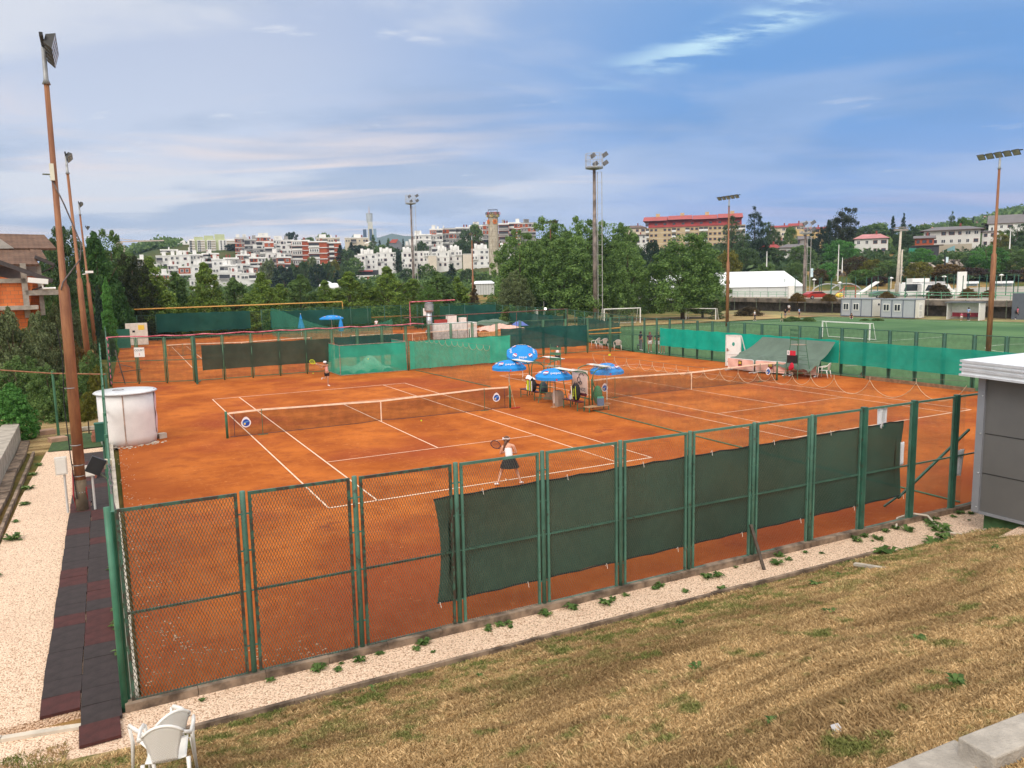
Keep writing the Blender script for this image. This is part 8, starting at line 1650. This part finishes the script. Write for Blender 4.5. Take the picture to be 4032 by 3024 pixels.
# houses
def house(u0, u1, vt, ve, vb, d, wall, roof, label, storeys=2, wins=4, az=None, over=.6, hip=True, low=None, name='house', dp=9, down=4, wseed=1):
    t, w, h, s = bbox(u0, u1, ve, vb, d, name, label, 'house', az); hr_ = (ve-vt)*s
    part('wall', MB().box((0, dp/2, (h-down)/2), (w, dp, h+down)), MATS[wall], t)
    if low: part('base_wall', MB().box((0, dp/2+.4, (h*.45-down)/2), (w+.2, dp+.2, h*.45+down)), MATS[low], t)
    o_ = over
    ins = w*.28 if hip else 0
    mb = MB().add([(-w/2-o_, -o_, h), (w/2+o_, -o_, h), (w/2+o_, dp+o_, h), (-w/2-o_, dp+o_, h), (-w/2-o_+ins, dp/2, h+hr_), (w/2+o_-ins, dp/2, h+hr_)], [(0, 1, 5, 4), (2, 3, 4, 5), (1, 2, 5), (3, 0, 4), (3, 2, 1, 0)])
    part('roof', mb, MATS[roof], t); part('eave', MB().box((0, dp/2, h-.08), (w+2*o_, dp+2*o_, .2)), MATS['r_brown'], t)
    r = random.Random(wseed)
    for k in range(storeys):
        for j in range(wins):
            if r.random() < .85: win(t, -w/2+(j+.5)*w/wins, (k+.55)*h/storeys, r.choice((1.1, 1.5, 1.9)), 1.3, -.06 if not low or k else -.0, WIND if r.random() < .5 else None)
    part('chimney', MB().box((w*.15, dp*.5, h+hr_+.3), (.6, .6, 1.6)), MATS['b_brick_dark' if wall != 'b_white2' else 'b_dark'], t); return t
house(3368, 3488, 921, 940, 1003, 285, 'b_white', 'r_pink', 'two storey house with pink hipped roof and stone ground floor', 2, 4, low='b_tan')
t = house(3648, 3842, 890, 906, 966, 285, 'b_white', 'r_grey', 'large white villa with low grey hipped roof', 2, 7, dp=12, wseed=4, over=1.4)
house(3606, 3672, 927, 938, 968, 275, 'b_brick', 'r_grey', 'small orange wooden cabin left of the villa', 1, 3, hip=False, name='cabin', dp=6); house(3868, 3918, 907, 912, 975, 290, 'b_white2', 'r_grey', 'narrow white house behind the golden green tree', 2, 2)
house(3905, 4080, 842, 878, 935, 320, 'b_white2', 'r_grey', 'big white house with long grey roof at the right edge', 2, 6, hip=False, dp=12, wseed=3); house(3072, 3180, 960, 974, 1010, 265, 'b_white2', 'r_grey', 'white bungalow with dull grey roof behind the round tree', 1, 4, wseed=5, dp=8)
house(2996, 3070, 962, 978, 1005, 285, 'b_tan', 'r_red', 'small brown house with dark red roof', 1, 3); house(3130, 3195, 928, 942, 962, 330, 'b_grey', 'r_grey', 'grey house behind the lighting tower basket', 1, 2); house(3030, 3098, 946, 950, 972, 320, 'b_cream', 'r_grey', 'cream flat roofed house left of the birch', 1, 4)
for u0, u1, vt, ve, vb, rt, lb in [(3038, 3112, 886, 898, 952, 0, 'apartment house with dark red mansard roof, left one'), (3108, 3162, 877, 892, 945, 1, 'apartment house with dark red roof and pale gable, middle one'), (3158, 3252, 893, 905, 950, 2, 'apartment house with red roof left of the dark pine')]: house(u0, u1, vt, ve-2, vb, 380, 'b_yellow' if rt else 'b_cream', 'r_red', lb, 3, 4, hip=False, wseed=rt+2, dp=12)
house(2455, 2542, 887, 898, 945, 400, 'b_cream', 'r_brown', 'cream house with arched windows left of the red roofed block', 2, 4); house(2480, 2545, 922, 926, 960, 380, 'b_white', 'r_grey', 'low white house under the cream one', 2, 3)
for u0, u1, vt, ve, vb, d, lb in [(3870, 3902, 850, 854, 862, 700, 'small red roofed house on the far ridge behind the right mast'), (3832, 3868, 870, 877, 890, 560, 'red roofed house on the hill left of the right mast'), (3995, 4025, 832, 837, 846, 800, 'small red roofed house on the far ridge, rightmost'), (3622, 3648, 883, 888, 900, 600, 'orange roofed house behind the spruces'), (3655, 3672, 894, 898, 906, 560, 'pale house peeping left of the villa roof'), (3838, 3856, 893, 897, 908, 540, 'tiny red roofed house right of the villa')]:
    house(u0, u1, vt, ve, vb, d, 'b_white2', 'r_pink', lb, 1, 2, dp=6)
t, w, h, s = bbox(3682, 3815, 962, 994, 270, 'garden_wall', 'brownish garden wall below the villa', 'wall'); part('wall', MB().box((0, .5, (h-3)/2), (w, 1, h+3)), MATS['b_tan'], t)
single('tarpaulin', MB().grid(lambda a, b_: tuple(P(3715+a*45-b_*(1-a)*5, 988-b_*22*a, 268.5)), 12, 6), mat('teal_tarp', (.16, .30, .32), .7, .2, .5), 'grey teal tarpaulin hanging on the garden wall', 'tarpaulin')
t, w, h, s = bbox(3590, 3690, 968, 992, 262, 'shed', 'low dark shed with pale flat roof and green door', 'shed'); part('wall', MB().box((0, 2, h/2-1), (w, 4, h+2)), MATS['b_dark'], t); part('roof', MB().box((w*.1, 2, h+.1), (w*1.1, 5, .25)), MATS['r_brown'], t); part('door', MB().box((-w*.42, -.05, h*.3), (2.2, .1, h*.8)), mat('shed_green', (.02, .22, .15), .6), t)
# dark overhead cables near the top rail of the seats are part of the masts
# ------------------------------------------------------------------ haze
# ------------------------------------------------------------------ people
def skinobj(name, nodes, edges, mats, parent, sub=2, root=0):
    me = bpy.data.meshes.new(name); me.from_pydata([n_[0] for n_ in nodes], edges, []); me.materials.append(mats)
    o = bpy.data.objects.new(name, me); COL.objects.link(o); o.parent = parent
    md = o.modifiers.new('skin', 'SKIN'); md.use_smooth_shade = True
    L_ = me.skin_vertices[0].data
    for i, n_ in enumerate(nodes): r = n_[1]; L_[i].radius = (r, r) if not hasattr(r, '__len__') else r; L_[i].use_root = (i == root)
    s_ = o.modifiers.new('sub', 'SUBSURF'); s_.levels = sub; s_.render_levels = sub
    return o
POSE = dict(pelvis=(0, 0, .93), spine=(0, .0, 1.13), chest=(0, 0, 1.30), neck=(0, 0, 1.44), head=(0, .02, 1.55), shR=(.16, 0, 1.38), elR=(.20, -.02, 1.10), wrR=(.21, .05, .86), shL=(-.16, 0, 1.38), elL=(-.20, -.02, 1.10), wrL=(-.21, .05, .86),
            hipR=(.09, 0, .90), knR=(.10, .02, .50), anR=(.11, 0, .08), toR=(.13, .14, .035), hipL=(-.09, 0, .90), knL=(-.10, .02, .50), anL=(-.11, 0, .08), toL=(-.13, .14, .035))
def person(loc, rz, label, H_=1.7, top='cloth_white', bottom='cloth_black', hair='hair_brown', skin='skin', pose=None, legs='shorts', shoes='cloth_white', longhair=False, cap=None, sleeves=True, look=(0, 1, 0), fine=True, group=None):
    p = {k: Vector(v) for k, v in POSE.items()}
    for k, v in (pose or {}).items(): p[k] = Vector(v)
    t = thing('person', label, 'person', loc, rz, group); t.scale = (H_/1.68,)*3
    n_ = []; e = []; ix = {}
    def add(k, pt, r, par=None): ix[k] = len(n_); n_.append((tuple(pt), r)); (e.append((ix[par], ix[k])) if par else None)
    add('pelvis', p['pelvis'], (.125, .095)); add('spine', p['spine'], (.105, .082), 'pelvis'); add('chest', p['chest'], (.125, .090), 'spine'); add('neckb', p['chest'].lerp(p['neck'], .75), .060, 'chest'); add('neck', p['neck'], .048, 'neckb')
    hd = p['head']; fw = Vector(look).normalized(); up = Vector((0, 0, 1)); rt = fw.cross(up).normalized()
    add('jaw', p['neck'].lerp(hd, .45)+fw*.02, .060, 'neck'); add('head', hd+up*.015, (.080, .092), 'jaw'); add('crown', hd+up*.09-fw*.01, .060, 'head')
    add('nose', hd+fw*.100-up*.012, .012, 'head')
    for s_, sg in (('R', 1), ('L', -1)):
        add('sh'+s_, p['sh'+s_], .056, 'neckb'); add('ua'+s_, p['sh'+s_].lerp(p['el'+s_], .45), .046, 'sh'+s_); add('el'+s_, p['el'+s_], .036, 'ua'+s_); add('fa'+s_, p['el'+s_].lerp(p['wr'+s_], .35), .037, 'el'+s_); add('wr'+s_, p['wr'+s_], .025, 'fa'+s_)
        d = (p['wr'+s_]-p['el'+s_]).normalized(); sd_ = d.cross(fw); sd_ = sd_.normalized() if sd_.length > .1 else rt; nn = d.cross(sd_)
        add('pm'+s_, p['wr'+s_]+d*.055, (.034, .020), 'wr'+s_)
        for q, (o_, L_) in enumerate([(-.026, .066), (-.009, .078), (.009, .074), (.026, .058)]):
            b0 = p['wr'+s_]+d*.085+sd_*o_; add('f%d%s' % (q, s_), b0, .0095, 'pm'+s_); add('g%d%s' % (q, s_), b0+d*L_*.55+nn*.012*sg, .0085, 'f%d%s' % (q, s_)); add('h%d%s' % (q, s_), b0+d*L_*.9+nn*.034*sg, .0065, 'g%d%s' % (q, s_))
        add('t0'+s_, p['wr'+s_]+d*.04-sd_*.036, .011, 'pm'+s_); add('t1'+s_, p['wr'+s_]+d*.085-sd_*.058+nn*.01*sg, .008, 't0'+s_)
        add('hip'+s_, p['hip'+s_], .085, 'pelvis'); add('th'+s_, p['hip'+s_].lerp(p['kn'+s_], .45), .072, 'hip'+s_); add('kn'+s_, p['kn'+s_], .050, 'th'+s_); add('cf'+s_, p['kn'+s_].lerp(p['an'+s_], .35), .052, 'kn'+s_); add('an'+s_, p['an'+s_], .033, 'cf'+s_); add('to'+s_, p['to'+s_], (.036, .024), 'an'+s_)
    skinobj('body', n_, e, MATS[skin], t, 2)
    def sub_(name, keys, m_, lv=2):
        nn_ = []; ee = []
        for i, (k, r, par) in enumerate(keys): nn_.append((tuple(k), r)); (ee.append((par, i)) if par is not None else None)
        return skinobj(name, nn_, ee, MATS[m_], t, lv)
    K = [(p['pelvis']+Vector((0, 0, .03)), (.140, .110), None), (p['spine'], (.125, .100), 0), (p['chest'], (.145, .108), 1), (p['chest'].lerp(p['neck'], .6), (.09, .078), 2)]
    if sleeves:
        for s_ in 'RL': K += [(p['sh'+s_], .072, 3), (p['sh'+s_].lerp(p['el'+s_], .55), .062, len(K))]
    sub_('shirt', K, top)
    if legs == 'skirt':
        mb = MB(); c = p['pelvis']; N = 20; vs = []
        for k, (z, r) in enumerate([(.10, .135), (.0, .17), (-.12, .22), (-.27, .27)]):
            for i in range(N): a = 2*PI*i/N; f_ = 1+.07*math.sin(a*7)*(k/3); vs.append((c.x+r*1.15*f_*math.cos(a), c.y+r*.9*f_*math.sin(a), c.z+z))
        mb.add(vs, [(k*N+i, k*N+(i+1) % N, (k+1)*N+(i+1) % N, (k+1)*N+i) for k in range(3) for i in range(N)]); part('skirt', mb, MATS[bottom], t, True)
    else:
        K = [(p['pelvis']+Vector((0, 0, .05)), (.138, .108), None)]
        for s_ in 'RL':
            i0 = len(K); K.append((p['hip'+s_], .100, 0)); 
            if legs == 'shorts': K.append((p['hip'+s_].lerp(p['kn'+s_], .62), .090, i0))
            else: K += [(p['kn'+s_], .066, i0), (p['an'+s_]+Vector((0, 0, .03)), .052, i0+1)]
        sub_('shorts' if legs == 'shorts' else 'trousers', K, bottom)
    for s_ in 'RL':
        a, b_ = p['an'+s_], p['to'+s_]; d = (b_-a).normalized(); sub_('shoe', [(a-d*.035-Vector((0, 0, .02)), .042, None), (a.lerp(b_, .5)-Vector((0, 0, .008)), (.048, .040), 0), (b_+d*.02, (.042, .030), 1)], shoes)
    hm = MB().ball(hd+up*.035-fw*.018, .108, 14, 10, (1.0, 1.0, 1.08)); hm.v = [v if (Vector(v)-hd).dot(fw) < .055 else tuple(Vector(v)-fw*((Vector(v)-hd).dot(fw)-.055)) for v in hm.v]
    part('hair', hm, MATS[hair], t, True)
    fc = MB(k=0) if False else MB()
    for sg in (-1, 1): fc.ball(hd+fw*.088+rt*.033*sg+up*.012, .012, 6, 4)
    fc.tube([hd+fw*.088-rt*.022-up*.052, hd+fw*.096-up*.055, hd+fw*.088+rt*.022-up*.052], .006, 4); part('face_features', fc, mat('face_dark', (.10, .03, .025), .5), t, True)
    for sg in (-1, 1): part('ear', MB().ball(hd+rt*.088*sg-fw*.005, .022, 6, 5, (.5, 1, 1.3)), MATS[skin], t, True)
    if longhair: part('ponytail', MB().tube([hd-fw*.10+up*.04, hd-fw*.15-up*.06-rt*.03, hd-fw*.13-up*.20-rt*.07, hd-fw*.10-up*.32-rt*.09], [.035, .048, .045, .012], 8), MATS[hair], t, True)
    if cap: part('cap', MB().ball(hd+up*.055-fw*.005, .112, 14, 8, (1, 1, .8)).box(hd+fw*.13+up*.05, (.14, .12, .012), math.atan2(-fw.x, fw.y)), MATS[cap], t, True)
    return t
def racket(t_loc, rz, a, b, c, label, frame_m, sc=1.0):
    """grip end a, throat b, head centre c (local)"""
    t = thing('tennis_racket', label, 'racket', t_loc, rz); t.scale = (sc,)*3; a, b, c = Vector(a), Vector(b), Vector(c); d = (c-b).normalized(); sd_ = d.cross(Vector((.3, 1, .1))).normalized(); R1, R2 = .165, .13
    part('grip', MB().tube([a, b], .016, 8), MATS['cloth_white'], t, True); ring = [c+d*R1*math.cos(q*PI/12)+sd_*R2*math.sin(q*PI/12) for q in range(25)]
    part('frame', MB().tube(ring, .012, 6).tube([b, c-d*R1*.75+sd_*R2*.6], .010, 5).tube([b, c-d*R1*.75-sd_*R2*.6], .010, 5), MATS[frame_m], t, True)
    sg = MB()
    for i in range(-5, 6): f = i/6; w = math.sqrt(1-f*f); sg.tube([c+sd_*R2*f-d*R1*w, c+sd_*R2*f+d*R1*w], .0022, 3).tube([c+d*R1*f-sd_*R2*w, c+d*R1*f+sd_*R2*w], .0022, 3)
    part('strings', sg, MATS[frame_m], t); return t
# player hitting on the far side, facing us
q = G(1295, 1520); az = math.atan2(CAM[1]-q.y, CAM[0]-q.x)-PI/2
ps = dict(pelvis=(.08, 0, .86), spine=(.09, .0, 1.04), chest=(.10, .02, 1.20), neck=(.13, .03, 1.36), head=(.17, .05, 1.46), shR=(.24, .06, 1.28), elR=(.42, .16, 1.16), wrR=(.55, .20, 1.36), shL=(-.02, .08, 1.32), elL=(.28, .20, 1.33), wrL=(.52, .22, 1.40),
          hipR=(.15, 0, .82), knR=(.18, .02, .46), anR=(.36, -.28, .52), toR=(.42, -.34, .40), hipL=(.0, 0, .83), knL=(.04, .06, .47), anL=(.04, 0, .08), toL=(-.05, .13, .035))
person((q.x, q.y, 0), az, 'far player in pink top and white cap, one leg kicked back', 1.60, 'cloth_pink', 'cloth_black', 'hair_dark', 'skin_tan', ps, 'shorts', 'cloth_white', True, 'cloth_white', False, (.15, 1, 0))
racket((q.x, q.y, 0), az, (.53, .21, 1.36), (.72, .23, 1.47), (.93, .24, 1.60), 'yellow tennis racket held up by the far player', 'ball_yellow', .95)
# player with her back to us behind the near fence
q = G(2012, 1912); az = -math.atan2(q.x-CAM[0], q.y-CAM[1])
ps = dict(pelvis=(.02, .0, .84), spine=(0, .07, 1.0), chest=(-.01, .13, 1.15), neck=(-.04, .20, 1.30), head=(-.06, .25, 1.40), shR=(.15, .14, 1.24), elR=(.25, .18, 1.00), wrR=(.05, .42, .94), shL=(-.18, .14, 1.22), elL=(-.27, .20, .98), wrL=(-.16, .42, .98),
          hipR=(.11, .02, .80), knR=(.24, .14, .45), anR=(.36, .02, .09), toR=(.43, .14, .035), hipL=(-.08, 0, .80), knL=(-.25, .08, .44), anL=(-.36, -.10, .09), toL=(-.46, .02, .035))
person((q.x, q.y+.1, 0), az, 'player in white top and black skirt, seen from behind', 1.56, 'cloth_white', 'cloth_black', 'hair_brown', 'skin', ps, 'skirt', 'cloth_white', True, None, False, (.1, 1, .1))
racket((q.x, q.y+.1, 0), az, (.02, .45, .90), (-.20, .48, 1.06), (-.42, .46, 1.22), 'black and white racket held in front by the near player', 'cloth_navy', .93)
part('headband', MB().lathe([(.112, 0), (.112, .035)], c=(-.06, .24, 1.45), n=14, cap=False).ball((-.17, .22, 1.46), .05, 8, 6, (.5, 1, 1)), MATS['cloth_white'], bpy.data.objects[[o.name for o in bpy.data.objects if o.get('label', '').startswith('player in white top')][0]])
def P_(u, v, z=0.0): q = G(u, v, z); return (q.x, q.y, z), math.atan2(CAM[1]-q.y, CAM[0]-q.x)-PI/2
WALK = dict(knR=(.10, .14, .50), anR=(.10, .16, .10), toR=(.11, .30, .05), knL=(-.10, .0, .49), anL=(-.10, -.22, .14), toL=(-.10, -.12, .04), elR=(.22, -.10, 1.12), wrR=(.24, -.05, .88), elL=(-.22, .04, 1.12), wrL=(-.22, .16, .92))
FOLD = dict(elR=(.23, .04, 1.12), wrR=(.0, .20, 1.16), elL=(-.23, .04, 1.12), wrL=(.02, .17, 1.10))
l, a = P_(2196, 1453); person(l, a, 'girl in white top and black shorts walking behind the umpire chair', 1.62, 'cloth_white', 'cloth_black', 'hair_dark', 'skin_tan', WALK, longhair=True, sleeves=False)
l, a = P_(2536, 1389); person((l[0]+.5, l[1]-.1, 0), a+.3, 'boy in purple and white shirt outside the fence, leftmost of three', 1.68, 'cloth_purple', 'cloth_white', 'hair_brown', 'skin_tan', dict(elR=(.2, -.05, 1.12)))
l, a = P_(2566, 1391); person((l[0]+.5, l[1]-.1, 0), a, 'boy in dark shirt with folded arms outside the fence, middle of three', 1.70, 'cloth_black', 'cloth_white', 'hair_blond', 'skin_tan', FOLD)
l, a = P_(2587, 1394); person((l[0]+.5, l[1]-.1, 0), a-.2, 'boy in white shirt and dark shorts outside the fence, rightmost of three', 1.64, 'cloth_white', 'cloth_navy', 'hair_blond', 'skin_tan', FOLD)
l, a = P_(2496, 1382); person((l[0]+.7, l[1], 0), a+2.2, 'person in dark jacket turned away beside the slatted bench', 1.62, 'cloth_navy', 'cloth_grey', 'hair_dark', 'skin_tan', None, 'long')
l, a = P_(3318, 1480); person((34.35, 9.9, -.62), a, 'person whose head shows below the teal windscreen', 1.6, 'cloth_grey', 'cloth_navy', 'hair_brown', 'skin_tan', dict(pelvis=(0, 0, .30), spine=(0, .1, .45), chest=(0, .2, .58), neck=(0, .28, .70), head=(0, .32, .80), shR=(.16, .22, .66), shL=(-.16, .22, .66), elR=(.22, .3, .45), wrR=(.15, .45, .3), elL=(-.22, .3, .45), wrL=(-.15, .45, .3), hipR=(.09, 0, .28), hipL=(-.09, 0, .28), knR=(.14, .35, .5), anR=(.12, .45, .1), toR=(.12, .58, .05), knL=(-.14, .35, .5), anL=(-.12, .45, .1), toL=(-.12, .58, .05)))
l, a = P_(1483, 1307); person(l, a, 'player in white shirt and dark shorts on the farthest court', 1.62, 'cloth_white', 'cloth_navy', 'hair_dark', 'skin_tan')
z = -.48
for u, v, hh, tp, bt, lg, dr, lb, hr in [(2971, 1264, 1.55, 'cloth_white', 'cloth_navy', 'long', 1.2, 'man in white shirt and blue trousers walking on the turf by the mast', 'hair_blond'), (3146, 1257, 1.72, 'cloth_blue', 'cloth_navy', 'shorts', 1.4, 'man in light blue shirt walking on the turf, right of the children', 'hair_dark'),
                                 (3091, 1260, 1.62, 'cloth_black', 'cloth_grey', 'shorts', .5, 'man in black shirt standing beside the child in green', 'hair_dark'), (3077, 1266, 1.15, 'cloth_green', 'cloth_green', 'shorts', 2.0, 'child in green kit running on the turf', 'hair_brown'), (3106, 1236, 1.66, 'cloth_white', 'cloth_black', 'shorts', 2.6, 'man in white shirt by the weeds at the far wall', 'hair_dark'),
                                 (3812, 1263, 1.78, 'cloth_blue', 'cloth_navy', 'long', 2.4, 'man in light blue shirt standing before the team shelter', 'hair_dark'), (3785, 1264, 1.10, 'cloth_rose', 'cloth_white', 'shorts', 0, 'small child standing before the team shelter', 'hair_brown'), (4005, 1259, 1.70, 'cloth_rose', 'cloth_navy', 'long', 2.0, 'woman in pink top with dark backpack walking at the right edge', 'hair_dark')]:
    l, a = P_(u, v, z); person(l, a+dr, lb, hh, tp, bt, hr, 'skin_tan', WALK if 'walk' in lb or 'run' in lb else None, lg, group=None)
l, a = P_(4003, 1259, z); t = thing('backpack', 'dark backpack on the back of the woman at the right edge', 'backpack', (l[0], l[1], .45), a+2.0); part('body', MB().ball((0, -.17, .12), .2, 10, 8, (.8, .5, 1.2)), MATS['cloth_black'], t, True); part('strap', MB().tube([(.08, -.1, .3), (.1, .08, .28), (.1, .1, .1)], .015, 4), MATS['cloth_black'], t)
l, a = P_(3352, 1255, z); person((l[0], l[1], z-.02), a, 'person sitting on the ground before the left site container', 1.65, 'cloth_black', 'cloth_purple', 'hair_dark', 'skin_tan', dict(pelvis=(0, 0, .13), spine=(0, .05, .32), chest=(0, .08, .48), neck=(0, .12, .62), head=(0, .14, .73), shR=(.16, .08, .56), shL=(-.16, .08, .56), elR=(.24, .2, .36), wrR=(.12, .38, .4), elL=(-.24, .2, .36), wrL=(-.12, .38, .4), hipR=(.09, 0, .13), hipL=(-.09, 0, .13), knR=(.16, .36, .42), anR=(.14, .44, .08), toR=(.14, .58, .04), knL=(-.16, .36, .42), anL=(-.14, .44, .08), toL=(-.14, .58, .04)))
# ------------------------------------------------------------------ air
m = bpy.data.materials.new('haze'); m.use_nodes = True; m.node_tree.nodes.clear(); vo = m.node_tree.nodes.new('ShaderNodeVolumePrincipled'); vo.inputs['Color'].default_value = (.55, .72, 1.0, 1); vo.inputs['Density'].default_value = .00014; vo.inputs['Anisotropy'].default_value = 0
oo = m.node_tree.nodes.new('ShaderNodeOutputMaterial'); m.node_tree.links.new(vo.outputs[0], oo.inputs['Volume'])
tag(part('haze', MB().box((0, 0, 101), (7600, 7600, 206)), m), None, None, None, 'stuff')
bpy.context.view_layer.update()
